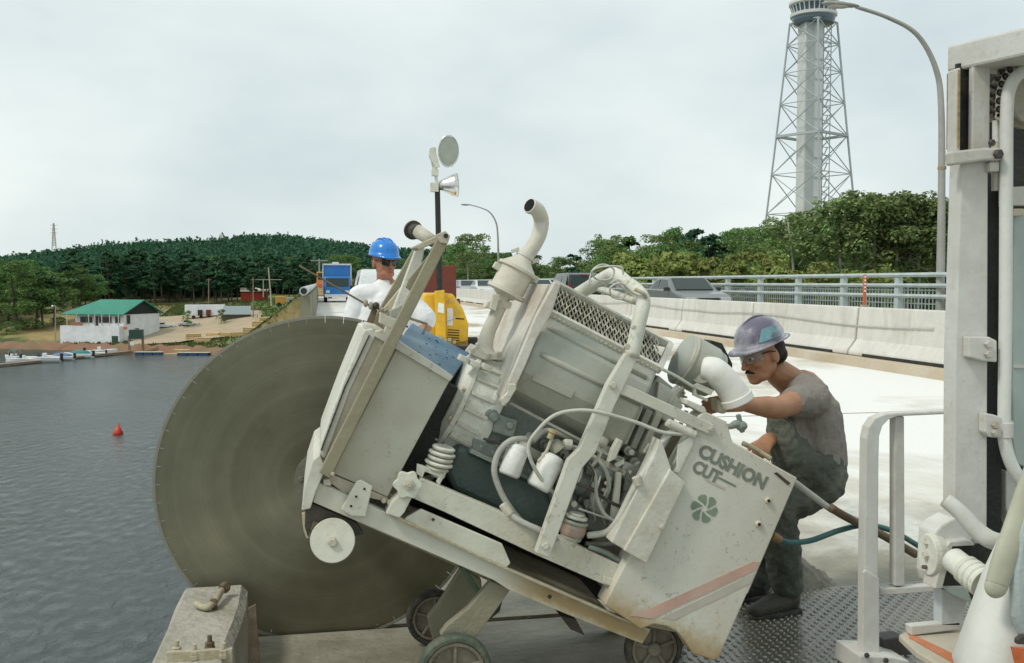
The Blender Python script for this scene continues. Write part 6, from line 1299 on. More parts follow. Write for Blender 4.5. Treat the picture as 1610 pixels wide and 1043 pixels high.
bm = BM(); bolt(bm, W(1558, 225, MY-.02), .010, .01); bolt(bm, W(1568, 243, MY-.036), .014, .012); obj('bolt', bm, darksteel, t, world=True)
# big tube
P = [W(*p) for p in ((1640, 98, MY-.02), (1608, 112, MY-.02), (1589, 135, MY-.02), (1583, 175, MY-.02), (1582, 300, MY-.02), (1581, 500, MY-.02), (1579, 660, MY-.02), (1582, 705, MY-.02), (1598, 745, MY-.02), (1630, 790, MY-.02))]
bm = BM(); tube(bm, P, PR(9.8, 1582, 400, MY), 18, 6); obj('feed_pipe', bm, mastm, t, smooth=True, world=True)
bm = BM(); lathe(bm, W(1580.5, 664, MY-.02), W(1580, 688, MY-.02), [(0, PR(12, 1580, 676, MY)), (1, PR(12, 1580, 676, MY))], 22); obj('pipe_clip', bm, mastm, t, world=True, bevel=.002)
# chain, rod, sheave
chm = mat('chain_steel', (.38, .35, .28), .55, dirt=(.18, .13, .08), dirt_amt=.8, scale=20)
pts = [(1600, 101), (1590, 104), (1580, 112), (1573, 123), (1567, 135), (1564, 148), (1563, 161), (1563, 174), (1563, 186)]
for i, (a, b_) in enumerate(zip(pts, pts[1:])):
    A = W(*a, MY+.01); B = W(*b_, MY+.01)
    for s in (-1, 1):
        bm = BM(); mid = (A+B)/2; dd = (B-A); ln_ = dd.length; M = Matrix((dd.normalized(), Vector((0, 1, 0)), dd.normalized().cross(Vector((0, 1, 0))))).transposed()
        lathe(bm, A+Vector((0, s*.018-.003, 0)), A+Vector((0, s*.018+.003, 0)), [(0, .010), (1, .010)], 12); lathe(bm, B+Vector((0, s*.018-.003, 0)), B+Vector((0, s*.018+.003, 0)), [(0, .010), (1, .010)], 12); box(bm, mid+Vector((0, s*.018, 0)), (ln_, .006, .014), M)
        obj('chain_link', bm, chm, t, world=True)
    bm = BM(); cyl(bm, A-Vector((0, .022, 0)), A+Vector((0, .022, 0)), .006, seg=10); obj('chain_pin', bm, darksteel, t, world=True)
bm = BM(); lathe(bm, W(1566, 190, MY+.01), W(1566, 300, MY+.01), [(0, .010), (.3, .010), (.3, .013), (1, .012)], 14); obj('chain_rod', bm, mastm, t, world=True)
T('rod_block', [(1556, 255), (1572, 254), (1572, 270), (1556, 270)], MY-.02, MY+.02)
bm = BM(); c = W(1618, 160, MY+.08); lathe(bm, c-Vector((0, .03, 0)), c+Vector((0, .03, 0)), [(0, .075), (.2, .075), (.3, .062), (.7, .062), (.8, .075), (1, .075)], 40); obj('sheave', bm, chm, t, world=True)
bm = BM(); cyl(bm, c-Vector((0, .04, 0)), c+Vector((0, .04, 0)), .02); obj('sheave_hub', bm, rustm, t, world=True)
T('inner_panel', [(1594, 330), (1680, 328), (1680, 760), (1600, 730), (1593, 690)], MY+.05, MY+.08, mat('grey_green_panel', (.36, .42, .39), .5, dirt=(.5, .5, .45), dirt_amt=.4, scale=5, bump=.06))
T('panel_rail', [(1591, 294), (1680, 290), (1680, 322), (1591, 324)], MY+.03, MY+.09, mastm); T('panel_spacer', [(1593, 328), (1612, 328), (1612, 340), (1593, 340)], MY+.02, MY+.049, tanp)
T('panel_seam', [(1594, 574), (1680, 578), (1680, 583), (1594, 579)], MY+.046, MY+.05, mastm, .001)
T('lower_side_plate', [(1582, 740), (1600, 745), (1640, 800), (1590, 830), (1582, 800)], MY+.1, MY+.14, mastm)
# base casting: curved bar, housing, piston, boot
bm = BM(); P = [W(*p) for p in ((1486, 786, 2.42), (1510, 806, 2.40), (1536, 834, 2.38), (1560, 850, 2.36), (1590, 856, 2.36))]; tube(bm, P, .021, 12, 6, [.02, .022, .024, .025, .026]); obj('curved_strut', bm, mastm, t, smooth=True, world=True)
T('housing_top', [(1470, 838), (1480, 826), (1502, 814), (1534, 848), (1527, 852), (1494, 856), (1484, 872), (1470, 922), (1466, 905)], 2.49, 2.57, mastm, .006)
T('housing_side', [(1484, 866), (1494, 852), (1528, 850), (1534, 858), (1498, 860), (1482, 926), (1470, 926)], 2.46, 2.52, mastm, .003)
T('housing_bore', [(1492, 860), (1545, 855), (1560, 880), (1540, 950), (1478, 925)], 2.475, 2.485, darkm, 0)
bm = BM(); c = W(1464, 872, 2.5); d = Vector((-1, .06, .0)).normalized(); lathe(bm, c+d*-.03, c+d*.012, [(0, .045), (.6, .052), (1, .050)], 28)
for v in bm.verts: v.co.z = c.z+(v.co.z-c.z)*1.15
fl = obj('end_flange', bm, white2, t, world=True, bevel=.003)
for dz, dx in ((.0, 0), (.032, .002), (-.035, -.002)): bm = BM(); bolt(bm, c+d*.012+Vector((dx, 0, dz)), .012 if dz == 0 else .006, .012, d); obj('bolt', bm, brownsteel if dz < 0 else white2, fl)
bm = BM(); a = W(1496, 878, 2.42); b_ = W(1548, 918, 2.30); lathe(bm, a, b_, [(0, .030), (.05, .034), (.42, .034), (.44, .040), (.52, .040), (.54, .036), (.60, .041), (.68, .041), (.70, .037), (.76, .042), (.84, .042), (.86, .038), (.92, .042), (1, .042)], 30); obj('piston_gland', bm, white2, t, world=True, smooth=False)
T('pale_box', [(1480, 926), (1500, 930), (1522, 940), (1512, 985), (1480, 985)], 2.50, 2.54, mat('pale_blue_box', (.52, .56, .57), .5, dirt=(.6, .58, .5), dirt_amt=.4, scale=7), .004)
T('dark_gusset', [(1478, 922), (1520, 922), (1530, 950), (1516, 944), (1496, 934)], 2.47, 2.5, mat('grey_green_panel', (.3, .3, .3)), .002)
ft = mat('tan_foot_plate', (.46, .42, .33), .6, dirt=(.34, .27, .17), dirt_amt=.6, scale=8)
zf = W(1460, 1010, 2.45).z
bm = BM(); A = [Wz(px, py, zf) for px, py in ((1413, 998), (1436, 988), (1520, 980), (1620, 1010), (1620, 1090), (1500, 1060), (1440, 1024))]; ext(bm, A, [p-Vector((0, 0, .02)) for p in A]); obj('foot_plate', bm, ft, t, world=True, bevel=.004)
bm = BM(); A = [Wz(px, py, zf+.002) for px, py in ((1428, 996), (1434, 997), (1520, 1038), (1520, 1052), (1500, 1043), (1430, 1003))]; ext(bm, A, [p-Vector((0, 0, .0015)) for p in A]); obj('orange_stripe', bm, mat('orange_stripe_paint', (.5, .17, .07), .5, dirt=(.5, .4, .3), dirt_amt=.5, scale=12), t, world=True)
T('base_sill', [(1432, 985), (1510, 978), (1510, 990), (1434, 1000)], 2.5, 2.53, mastm, .003)
# large tapering hood at the corner
bm = BM(); prs = []
rows_ = [((1606, 762), (1660, 762), .04), ((1590, 806), (1675, 806), .06), ((1566, 850), (1700, 850), .08), ((1545, 892), (1720, 892), .10), ((1520, 960), (1740, 960), .12), ((1497, 1020), (1760, 1020), .13), ((1505, 1048), (1765, 1048), .135), ((1508, 1110), (1765, 1110), .135)]
prev = None
for (a, b_, dpt) in rows_:
    A = W(*a, 2.22); B = W(*b_, 2.22); c = (A+B)/2; hw = (B-A).length/2; ring = []
    for k in range(20):
        an = 2*pi*k/20; e_ = .62; ring.append(bm.verts.new((c.x+hw*abs(cos(an))**e_*(1 if cos(an) > 0 else -1), 2.22+dpt*abs(sin(an))**e_*(.05 if sin(an) > 0 else -1), c.z)))
    if prev:
        for k in range(20): face(bm, [prev[k], ring[k], ring[(k+1) % 20], prev[(k+1) % 20]])
    else: face(bm, ring)
    prev = ring
face(bm, prev[::-1]); bmesh.ops.recalc_face_normals(bm, faces=bm.faces[:]); hd = obj('corner_hood', bm, mat('hood_paint', (.68, .685, .64), .45, dirt=(.5, .48, .4), dirt_amt=.5, scale=5, var=.05, bump=.05,), t, smooth=True, world=True)
bm = BM(); P = [W(*p) for p in ((1650, 670, 2.13), (1616, 765, 2.12), (1598, 822, 2.115), (1582, 875, 2.10), (1568, 922, 2.092))]; tube(bm, P, .03, 18, 6, [.032, .034, .035, .034, .030])
ball(bm, P[-1], .0304, 3)
for v in bm.verts: v.co.y = 2.10+(v.co.y-2.10)*.55
obj('hood_ridge', bm, mat('ridge_olive', (.42, .42, .32), .55, dirt=(.36, .35, .26), dirt_amt=.6, scale=9, bump=.05), t, smooth=True, world=True)
T('hood_recess', [(1603, 842), (1618, 800), (1690, 800), (1690, 1008), (1608, 1006), (1596, 972), (1594, 900)], 2.082, 2.11, mat('recess_grey', (.40, .45, .44), .5, dirt=(.3, .33, .3), dirt_amt=.4, scale=5), .018)
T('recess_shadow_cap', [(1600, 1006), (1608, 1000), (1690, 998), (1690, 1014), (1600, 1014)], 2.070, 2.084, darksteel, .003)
T('orange_corner', [(1592, 1018), (1640, 1022), (1640, 1060), (1602, 1060)], 2.060, 2.069, orangep, .001)
# handrail
t = thing('handrail', 'off-white bent flat bar handrail standing on the chequer plate beside the mast', 'handrail', Wz(1375, 1040, 0))
HY = 3.42
def H(name, pts, Y0, Y1, m=mastm, bevel=.004): bm = BM(); pr(bm, pts, Y0, Y1); return obj(name, bm, m, t, world=True, bevel=bevel)
outer = [(1358, 1036), (1359, 900), (1361, 760), (1362, 690), (1366, 672), (1376, 658), (1392, 651), (1410, 649), (1500, 645)]
inner = [(1500, 651), (1412, 655), (1398, 660), (1388, 670), (1383, 686), (1382, 720), (1381, 900), (1380, 1036)]
bm = BM(); A = [W(*p, HY) for p in outer+inner]; ext(bm, A, [p+Vector((.0, .05, 0)) for p in A]); obj('bent_rail', bm, mastm, t, world=True, bevel=.005)
H('post', [(1407, 655), (1422, 655), (1423, 922), (1407, 922)], HY+.02, HY+.06)
H('splice_plate', [(1357, 900), (1362, 896), (1383, 910), (1383, 1036), (1356, 1036)], HY-.012, HY-.001)
H('foot_bar', [(1384, 926), (1500, 919), (1500, 929), (1384, 937)], HY+.02, HY+.06)
H('base_foot', [(1352, 1032), (1404, 1034), (1430, 1040), (1425, 1062), (1350, 1062)], HY-.06, HY+.12)
H('foot_clamp', [(1388, 1006), (1420, 1002), (1440, 1010), (1440, 1030), (1388, 1032)], HY+.06, HY+.14, darksteel)
for px, py in ((1362, 1030), (1392, 1038)): bm = BM(); bolt(bm, W(px, py, HY-.06), .010, .01); obj('bolt', bm, darksteel, t, world=True)
# ================================================= PEOPLE
skin = mat('sunburnt_skin', (.40, .175, .105), .6, dirt=(.47, .25, .16), dirt_amt=.6, scale=14, var=.14, bump=.15, bscale=160)
for m_ in (skin,): m_.node_tree.nodes['Principled BSDF'].inputs['Subsurface Weight'].default_value = .03
skin2 = mat('tanned_skin', (.42, .21, .115), .5, dirt=(.30, .15, .085), dirt_amt=.6, scale=14, var=.14, bump=.15, bscale=160)
hairm = mat('dark_hair', (.02, .014, .01), .7, bump=.5, bscale=150)
def capsule(bm, a, b, ra, rb, seg=16):
    a, b = Vector(a), Vector(b)
    if (b-a).length > 1e-5: lathe(bm, a, b, [(0, ra), (1, rb)], seg)
    ball(bm, a, ra*1.0, 2); ball(bm, b, rb*1.0, 2)
def chain(bm, pts):
    for (a, ra), (b, rb) in zip(pts, pts[1:]): capsule(bm, a, b, ra, rb)
def flesh(name, bm, m, parent, voxel=.006, smooth=3, wrinkle=0.0, wsize=.08, shrink=0):
    """fuse overlapping volumes into one continuous skin"""
    me = bpy.data.meshes.new(name); bm.to_mesh(me); bm.free(); o = bpy.data.objects.new(name, me); COL.objects.link(o)
    r = o.modifiers.new('r', 'REMESH'); r.mode = 'VOXEL'; r.voxel_size = voxel; r.use_smooth_shade = True
    s = o.modifiers.new('s', 'SMOOTH'); s.factor = .6; s.iterations = smooth
    if wrinkle:
        tx = bpy.data.textures.new(name+'_folds', 'CLOUDS'); tx.noise_scale = wsize; tx.noise_depth = 2; tx.noise_type = 'SOFT_NOISE'
        d = o.modifiers.new('d', 'DISPLACE'); d.texture = tx; d.strength = wrinkle; d.mid_level = .5; d.texture_coords = 'LOCAL'
    bpy.context.view_layer.update()
    me2 = bpy.data.meshes.new_from_object(o.evaluated_get(bpy.context.evaluated_depsgraph_get())); bpy.data.objects.remove(o)
    me2.name = name; me2.materials.clear(); me2.materials.append(m); me2.polygons.foreach_set('use_smooth', [True]*len(me2.polygons))
    return obj(name, me2, m, parent, smooth=True, world=True)
def head_parts(bm, M):
    """M maps head space (x forward, y left, z up, origin mid head) to the world"""
    R3 = M.to_3x3()
    def B(c, r, sub=3): ball(bm, M @ Vector(c), r, sub, R3)
    B((-.012, 0, .035), (.098, .077, .088)); B((.012, 0, -.005), (.080, .070, .085)); B((.030, 0, -.055), (.062, .057, .054)); B((.020, .034, -.050), (.050, .030, .042)); B((.020, -.034, -.050), (.050, .030, .042))
    B((.070, 0, -.092), (.028, .034, .022)); B((.070, 0, -.070), (.026, .036, .030)); B((.045, .030, -.078), (.040, .025, .028)); B((.045, -.030, -.078), (.040, .025, .028))
    B((.082, 0, .028), (.018, .046, .011)); B((.060, .036, -.018), (.026, .024, .026)); B((.060, -.036, -.018), (.026, .024, .026))
    capsule(bm, M @ Vector((.090, 0, .012)), M @ Vector((.112, 0, -.026)), .008, .0115, 10); B((.100, .011, -.030), (.011, .008, .008)); B((.100, -.011, -.030), (.011, .008, .008))
    B((.090, 0, -.056), (.012, .024, .007)); B((.088, 0, -.070), (.012, .021, .008))
    for s in (1, -1): B((-.008, s*.078, -.012), (.020, .009, .032)); B((-.004, s*.080, -.034), (.010, .008, .012))
def hand(bm, wrist, direc, palmn, curl=.5, s=1.0):
    """palm, four unequal bent fingers and a thumb. direc = towards the fingers, palmn = side the fingers curl to"""
    w_ = Vector(wrist); d = Vector(direc).normalized(); n = Vector(palmn); n = (n-d*n.dot(d)).normalized(); sd = d.cross(n)
    for q in (-.026, -.009, .009, .026): capsule(bm, w_+sd*q*.7*s, w_+d*.085*s+sd*q*s, .016*s, .0125*s, 10)
    for k, (q, L_) in enumerate(((-.030, .068), (-.010, .080), (.010, .076), (.029, .060))):
        p0 = w_+d*.088*s+sd*q*s; a = curl*(.7+.1*k); prev = p0
        for j, f in enumerate((.45, .32, .23)):
            an = a*(j+.6); v = (d*cos(an)+n*sin(an)); nx = prev+v*L_*f*s; capsule(bm, prev, nx, (.0098-.0008*j)*s, (.009-.0008*j)*s, 8); prev = nx
    p0 = w_+d*.025*s-sd*.026*s+n*.008*s; p1 = p0+(d*.55-sd*.65+n*.4).normalized()*.042*s; p2 = p1+(d*.75-sd*.15+n*.6).normalized()*.034*s
    capsule(bm, p0, p1, .015*s, .0115*s, 8); capsule(bm, p1, p2, .0112*s, .009*s, 8)
def headmat(c, fwd, up=(0, 0, 1), s=1.0):
    x = Vector(fwd).normalized(); z = Vector(up); z = (z-x*z.dot(x)).normalized(); y = z.cross(x)
    return Matrix.Translation(Vector(c)) @ (Matrix((x, y, z)).transposed()*s).to_4x4()
def helmet(name, M, m, parent, brim_all=False):
    bm = BM(); R3 = M.to_3x3(); pr_ = [(0, 1.0), (.25, .985), (.5, .90), (.72, .74), (.88, .50), (.97, .24), (1, 0)]
    rings = []; SEG = 40
    for t, r in [(0, 1.03)]+pr_:
        ring = []
        if r == 0: rings.append([bm.verts.new(M @ Vector((-.008, 0, .048+.115)))]); continue
        for k in range(SEG):
            a = 2*pi*k/SEG; rid = 1+.035*max(0, 1-abs(sin(a))*5)*(t > .1)
            ring.append(bm.verts.new(M @ Vector((-.008+cos(a)*.122*r, sin(a)*.100*r, .048+.115*t*rid))))
        rings.append(ring)
    for a, b in zip(rings, rings[1:]):
        for k in range(SEG):
            if len(b) == 1: face(bm, [a[k], a[(k+1) % SEG], b[0]])
            else: face(bm, [a[k], a[(k+1) % SEG], b[(k+1) % SEG], b[k]])
    # brim
    inner = []; outer = []; lower = []
    for k in range(SEG):
        a = 2*pi*k/SEG; f = max(0, cos(a)); ex = (.022+.020*f**2) if brim_all else (.006+.042*f**3)
        inner.append(bm.verts.new(M @ Vector((-.008+cos(a)*.121, sin(a)*.099, .050)))); z = .044-.014*f
        outer.append(bm.verts.new(M @ Vector((-.008+cos(a)*(.122+ex), sin(a)*(.100+ex), z)))); lower.append(bm.verts.new(M @ Vector((-.008+cos(a)*(.118), sin(a)*(.096), z-.004))))
    for k in range(SEG): j = (k+1) % SEG; face(bm, [inner[k], inner[j], outer[j], outer[k]]); face(bm, [outer[k], outer[j], lower[j], lower[k]])
    bmesh.ops.recalc_face_normals(bm, faces=bm.faces[:])
    h = obj(name, bm, m, parent, smooth=True, world=True)
    sol = h.modifiers.new('solid', 'SOLIDIFY'); sol.thickness = .003
    # crown ridges
    bm = BM()
    for s in ((0,), (.030, -.030))[0:2 if not brim_all else 1]:
        for y in s: tube(bm, [M @ Vector((-.008+cos(a)*.122*sqrt(max(0, 1-(y/.1)**2))*1.0, y, .048+.118*sin(a)*(1-abs(y)*1.1))) for a in np.linspace(.35, 2.85, 10)], .0045, 8, 2)
    obj('helmet_ridge', bm, m, h, smooth=True, world=True); return h

# ---- worker 2, bending at the saw (sees left)
WY = 4.22
p2 = thing('person', 'man in purple grey hard hat, brown t-shirt and dark overalls bending over the saw', 'person', (W(1225, 960, WY).x, WY, .01))
def Q(px, py, y=WY): return W(px, py, y)
sh = .19
hc = Q(1197, 556, 4.13); fw = Vector((-.90, -.24, -.34)); Mh = headmat(hc, fw, (-.25, .0, 1), 1.04)
bm = BM(); head_parts(bm, Mh)
neck0 = Q(1222, 585, 4.17); neck1 = Q(1262, 615, 4.20)
chain(bm, [(neck0, .062), (neck1, .078)])
shN = Q(1272, 625, 4.02); shF = Q(1250, 628, 4.42)
elN = Q(1222, 642, 3.86); wrN = Q(1168, 636, 3.72)
chain(bm, [(shN, .060), (shN.lerp(elN, .5), .053), (elN, .047), (elN.lerp(wrN, .3), .046), (elN.lerp(wrN, .75), .034), (wrN, .028)])
hand(bm, wrN+Vector((-.01, .0, 0)), Vector((-.95, .1, .02)), (.1, .6, -.5), .55)
elF = Q(1222, 680, 4.34); wrF = Q(1207, 692, 4.02)
elF = Q(1240, 690, 4.36)
chain(bm, [(shF, .06), (shF.lerp(elF, .5), .052), (elF, .045), (elF.lerp(wrF, .4), .042), (wrF, .030)])
hand(bm, wrF, Vector((-.60, -.75, -.15)), (.0, .3, -.9), 1.1)
chest = Q(1262, 670, 4.22); belly = Q(1268, 715, 4.22); hip = Q(1288, 745, 4.22)
chain(bm, [(neck1, .10), (chest, .13), (belly, .125), (hip, .13)])
hipN = Q(1292, 755, 4.12); hipF = Q(1290, 755, 4.32); knN = Q(1222, 800, 4.05); knF = Q(1205, 800, 4.34); anN = Q(1238, 935, 4.12); anF = Q(1190, 928, 4.34)
for h_, k_, a_ in ((hipN, knN, anN), (hipF, knF, anF)): chain(bm, [(h_, .10), (k_, .058), (k_.lerp(a_, .35), .06), (a_, .038)])
flesh('body', bm, skin2, p2, .0055, 3)
# t-shirt
shirtm = mat('brown_grey_tshirt', (.235, .21, .185), .95, dirt=(.31, .28, .24), dirt_amt=.35, scale=12, var=.08, bump=.55, bscale=30)
bm = BM(); hemN = shN.lerp(elN, .42)
chain(bm, [(Q(1246, 605, 4.19), .068), (Q(1262, 615, 4.19), .095), (Q(1270, 640, 4.21), .128)])
chain(bm, [(Q(1262, 612, 4.06), .070), (Q(1278, 628, 4.02), .082), (hemN, .070)])
chain(bm, [(Q(1256, 612, 4.34), .070), (Q(1256, 628, 4.40), .078), (shF.lerp(elF, .45), .068)])
for yy in (4.12, 4.22, 4.32):
    r_ = .115 if yy != 4.22 else .13
    chain(bm, [(Q(1275, 622, yy), .085), (Q(1279, 655, yy), r_), (Q(1284, 695, yy), r_), (Q(1289, 735, yy), r_*.97)])
    chain(bm, [(Q(1250, 640, yy), .07), (Q(1248, 690, yy), .095), (Q(1262, 730, yy), .10)])
chain(bm, [(Q(1290, 632, 4.2), .06), (Q(1305, 672, 4.2), .063), (Q(1311, 710, 4.2), .052)])
flesh('tshirt', bm, shirtm, p2, .006, 4, .017, .07)
# overalls
ovm = mat('dark_green_overalls', (.075, .085, .066), .85, dirt=(.27, .28, .22), dirt_amt=.5, scale=9, var=.2, bump=.6, bscale=26)
bm = BM()
for yy in (4.08, 4.22, 4.36):
    chain(bm, [(Q(1224, 660, yy), .050), (Q(1232, 690, yy), .078), (Q(1248, 722, yy), .10), (Q(1270, 742, yy), .12)])
for yy in (4.11, 4.33): chain(bm, [(Q(1284, 722, yy), .115), (Q(1287, 745, yy), .125), (Q(1287, 757, yy), .120)])
for h_, k_, a_, d_ in ((hipN, knN, anN, 0), (hipF, knF, anF, 0)):
    chain(bm, [(h_+Vector((-.01, 0, .0)), .115), (h_.lerp(k_, .5), .10), (k_, .078)])
    chain(bm, [(k_, .082), (k_.lerp(a_, .3), .082), (k_.lerp(a_, .7), .078), (a_+Vector((0, 0, .05)), .074)])
flesh('overalls', bm, ovm, p2, .0065, 4, .026, .06)
bm = BM(); bar(bm, Q(1232, 655, 4.03), Q(1262, 606, 4.09), .04, .012, up=(0, 1, 0)); S2 = obj('overall_strap', bm, ovm, p2, world=True, bevel=.003)
# boots
bootm = mat('muddy_rubber_boot', (.05, .047, .035), .6, dirt=(.24, .22, .16), dirt_amt=.9, scale=8, bump=.3)
for a_, fx in ((anN, -.02), (anF, -.02)):
    bm = BM(); z0 = .03; g0 = Vector((a_.x, a_.y, 0))
    chain(bm, [(Vector((a_.x, a_.y, .30)), .062), (Vector((a_.x, a_.y, .12)), .055), (Vector((a_.x+.01, a_.y, .065)), .050)]); chain(bm, [(Vector((a_.x, a_.y, .07)), .052), (Vector((a_.x-.10, a_.y-.03, .055)), .046), (Vector((a_.x-.18, a_.y-.06, .045)), .036)])
    for v in bm.verts:
        if v.co.z < .024: v.co.z = .024
    b = flesh('boot', bm, bootm, p2, .006, 3, .006, .05)
    bm = BM(); ext(bm, [Vector((a_.x+.055, a_.y-.045, .013)), Vector((a_.x+.055, a_.y+.04, .013)), Vector((a_.x-.20, a_.y-.02, .013)), Vector((a_.x-.215, a_.y-.08, .013)), Vector((a_.x-.10, a_.y-.09, .013))], [Vector((a_.x+.055, a_.y-.045, .034)), Vector((a_.x+.055, a_.y+.04, .034)), Vector((a_.x-.20, a_.y-.02, .034)), Vector((a_.x-.215, a_.y-.08, .034)), Vector((a_.x-.10, a_.y-.09, .034))]); obj('sole', bm, rubber, b, world=True, bevel=.006)
# head gear
hm2 = mat('scuffed_hard_hat', (.13, .12, .17), .4, dirt=(.50, .50, .52), dirt_amt=.85, scale=7, bump=.1, lo=.42, hi=.60, specks=.5)
Mhat = headmat(hc+Vector((.0, .0, .004)), fw+Vector((0, 0, .06)), (-.2, 0, 1), .99)
h2 = helmet('hard_hat', Mhat, hm2, p2, brim_all=True)
bm = BM()
for k, (a0, a1) in enumerate(((.95, 2.0),)):
    pts = []
    for t in np.linspace(a0, a1, 8): pts.append(Mhat @ Vector((-.008+cos(t)*.121, sin(t)*.0995, .066)))
    top = []
    for t in np.linspace(a1-.25, a0+.25, 8): top.append(Mhat @ Vector((-.008+cos(t)*.108, sin(t)*.089, .118)))
    ctr = Mhat @ Vector((0, 0, .05)); ext(bm, [ctr+(p-ctr)*1.025 for p in pts+top], [ctr+(p-ctr)*.98 for p in pts+top])
obj('hat_sticker', bm, mat('teal_hat_sticker', (.18, .36, .40), .5, dirt=(.5, .5, .5), dirt_amt=.6, scale=30), h2, world=True)
bm = BM(); R3 = Mh.to_3x3(); ball(bm, Mh @ Vector((-.035, 0, .01)), (.078, .080, .075), 3, R3); ball(bm, Mh @ Vector((-.07, 0, -.03)), (.042, .062, .045), 3, R3)
for v in list(bm.verts):
    q = Mh.inverted() @ v.co
    if q.x > .012: v.co = Mh @ Vector((.012, q.y, q.z))
obj('hair', bm, hairm, p2, smooth=True, world=True)
bm = BM(); capsule(bm, Mh @ Vector((.088, .027, -.055)), Mh @ Vector((.101, 0, -.045)), .004, .0065, 8); capsule(bm, Mh @ Vector((.088, -.027, -.055)), Mh @ Vector((.101, 0, -.045)), .004, .0065, 8); obj('moustache', bm, hairm, p2, smooth=True, world=True)
for s in (1, -1):
    bm = BM(); ball(bm, Mh @ Vector((.074, s*.030, .008)), .0125, 2); e_ = obj('eye', bm, mat('eye_white', (.6, .58, .54), .2, bump=0), p2, smooth=True, world=True)
    bm = BM(); ball(bm, Mh @ Vector((.0835, s*.030, .006)), .0055, 2); obj('iris', bm, hairm, e_, smooth=True, world=True)
    bm = BM(); tube(bm, [Mh @ Vector(v) for v in ((.082, s*.012, .030), (.083, s*.030, .034), (.070, s*.050, .028))], .004, 6, 3); obj('eyebrow', bm, hairm, p2, smooth=True, world=True)
gl = mat('clear_goggles', (.85, .88, .86), .10, spec=.9, bump=0); gl.node_tree.nodes['Principled BSDF'].inputs['Transmission Weight'].default_value = .75
bm = BM(); A = []; B_ = []
for t in np.linspace(-1.15, 1.15, 12): A.append((.016+cos(t)*.082, sin(t)*.078, .028)); B_.append((.016+cos(t)*.084, sin(t)*.078, -.010 if abs(t) > .2 else .002))
q = [Mh @ Vector(v) for v in A+B_[::-1]]; ctr = Mh @ Vector((0, 0, 0)); ext(bm, q, [ctr+(p-ctr)*.975 for p in q]); gg = obj('safety_glasses', bm, gl, p2, world=True)
bm = BM(); [tube(bm, [Mh @ Vector((.052, s*.077, .020)), Mh @ Vector((.02, s*.083, .018)), Mh @ Vector((-.01, s*.084, .006))], .003, 6, 2) for s in (1, -1)]; obj('glasses_arm', bm, darkm, gg, world=True)

# ---- worker 1, standing behind the blade
VY = 7.35
def Z(px, py, y=VY): return W(px, py, y)
base = Z(612, 600); base.z = 0
p1 = thing('person', 'man in a bright blue hard hat, dark sunglasses and white t-shirt standing behind the saw', 'person', (base.x, VY, .0))
hc1 = Z(604, 412); fw1 = Vector((.42, -.88, -.12)); M1 = headmat(hc1, fw1, (0, 0, 1), 1.03)
bm = BM(); head_parts(bm, M1)
ball(bm, M1 @ Vector((.02, 0, -.085)), (.055, .062, .045), 3, M1.to_3x3())
ntop = hc1+Vector((0, .02, -.07)); nb = Z(606, 452, VY+.03); chain(bm, [(ntop, .056), (nb, .062)])
shL = Z(561, 463); shR = Z(650, 472)       # picture left / right
elL = Z(552, 526, VY+.02); wrL = Z(556, 580, VY-.12); elR = Z(676, 508, VY-.02); wrR = Z(662, 530, VY-.25)
elR = Z(672, 512, VY-.05); wrR = Z(650, 540, VY-.28)
ch = Z(608, 500); wa = Z(608, 555); hp = Z(608, 585)
chain(bm, [(nb, .09), (ch, .125), (wa, .12), (hp, .13)])
for s_, e_, w_ in ((shL, elL, wrL), (shR, elR, wrR)):
    chain(bm, [(s_, .055), (s_.lerp(e_, .5), .050), (e_, .043), (e_.lerp(w_, .3), .044), (w_, .029)])
    hand(bm, w_, (w_-e_).normalized(), (.5 if s_ is shL else -.5, -.3, 0), .5)
f1 = Vector((base.x-.12, VY+.02, .09)); f2 = Vector((base.x+.13, VY-.03, .09)); k1 = Vector((base.x-.11, VY-.02, .52)); k2 = Vector((base.x+.12, VY-.06, .52)); h1 = hp+Vector((-.09, 0, -.02)); h2_ = hp+Vector((.09, 0, -.02))
for h_, k_, f_ in ((h1, k1, f1), (h2_, k2, f2)): chain(bm, [(h_, .09), (k_, .056), (k_.lerp(f_, .35), .055), (f_, .038)])
flesh('body', bm, skin, p1, .006, 3)
tsw = mat('white_tshirt', (.80, .80, .80), .9, dirt=(.62, .61, .58), dirt_amt=.4, scale=5, var=.03, bump=.25, bscale=18)
bm = BM(); chain(bm, [(Z(605, 453, VY+.02), .086), (Z(606, 478, VY+.0), .128)])
for dx in (-.12, -.04, .04, .12):
    o_ = Vector((dx, 0, 0)); chain(bm, [(Z(607, 478)+o_*.9, .088), (Z(607, 510)+o_, .118), (Z(608, 555)+o_*.9, .118), (Z(608, 595)+o_*.9, .118)])
chain(bm, [(Z(598, 462), .078), (shL+Vector((.015, 0, -.005)), .080), (shL.lerp(elL, .62), .080)])
chain(bm, [(Z(616, 460), .078), (shR+Vector((-.02, 0, -.01)), .074), (shR.lerp(elR, .75), .095)])
flesh('tshirt', bm, tsw, p1, .007, 4, .018, .10)
jn = mat('blue_jeans', (.05, .07, .11), .9, dirt=(.15, .16, .17), dirt_amt=.5, scale=8, bump=.3)
bm = BM(); chain(bm, [(hp+Vector((-.06, 0, .03)), .122), (hp+Vector((.06, 0, .03)), .122)])
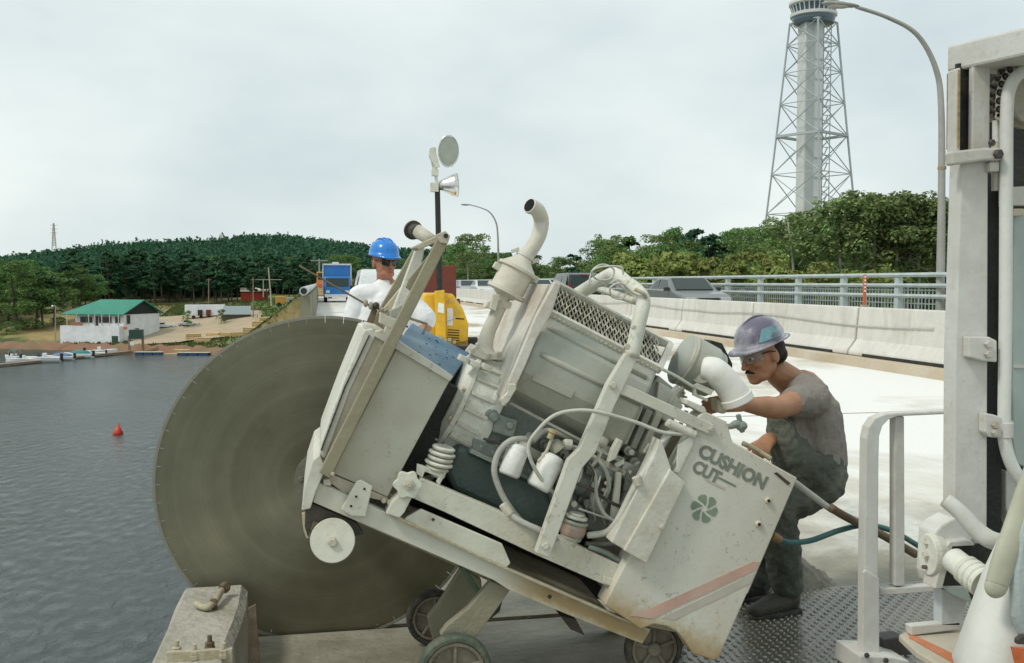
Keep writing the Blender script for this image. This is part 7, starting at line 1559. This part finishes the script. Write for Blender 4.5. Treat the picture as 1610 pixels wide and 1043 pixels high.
for h_, k_, f_ in ((h1, k1, f1), (h2_, k2, f2)): chain(bm, [(h_, .108), (k_, .078), (f_+Vector((0, 0, .02)), .066)])
flesh('jeans', bm, jn, p1, .007, 4, .01, .1)
for f_ in (f1, f2):
    bm = BM(); chain(bm, [(f_+Vector((0, .02, .05)), .052), (f_+Vector((0, .02, -.035)), .050)]); chain(bm, [(f_+Vector((0, 0, -.04)), .048), (f_+Vector((.04, -.15, -.052)), .036)])
    flesh('boot', bm, mat('tan_boot', (.2, .12, .06), .7), p1, .007, 2)
bh_ = mat('blue_hard_hat', (.012, .20, .62), .28, bump=0, coat=.4, var=.03)
h1_ = helmet('hard_hat', headmat(hc1+Vector((0, 0, .002)), fw1+Vector((0, 0, .02)), (0, 0, 1), 1.04), bh_, p1)
bm = BM(); ball(bm, M1 @ Vector((-.03, 0, .0)), (.080, .079, .070), 3, M1.to_3x3())
for v in bm.verts:
    q = M1.inverted() @ v.co
    if q.x > .005: v.co = M1 @ Vector((.005, q.y, q.z))
obj('hair', bm, mat('grey_brown_hair', (.10, .07, .05), .8), p1, smooth=True, world=True)
sgm = mat('sunglass_black', (.006, .006, .007), .08, spec=.8, bump=0); bm = BM()
for s in (1, -1):
    q = [M1 @ Vector((.098-.012*(abs(y) > .04), s*y, z)) for y, z in ((.006, .032), (.052, .034), (.066, .022), (.062, -.012), (.042, -.024), (.014, -.020), (.006, .004))]
    ext(bm, q, [p-(M1.to_3x3() @ Vector((.012, 0, 0))) for p in q])
bar(bm, M1 @ Vector((.098, -.012, .018)), M1 @ Vector((.098, .012, .018)), .006)
for s in (1, -1): bar(bm, M1 @ Vector((.086, s*.060, .018)), M1 @ Vector((-.01, s*.080, .008)), .006)
obj('sunglasses', bm, sgm, p1, world=True, bevel=.002)
bm = BM(); tube(bm, [M1 @ Vector((.099, .018, -.063)), M1 @ Vector((.103, 0, -.061)), M1 @ Vector((.099, -.018, -.063))], .003, 6, 3); obj('lips', bm, mat('lip_red', (.28, .07, .05), .5, bump=0), p1, smooth=True, world=True)
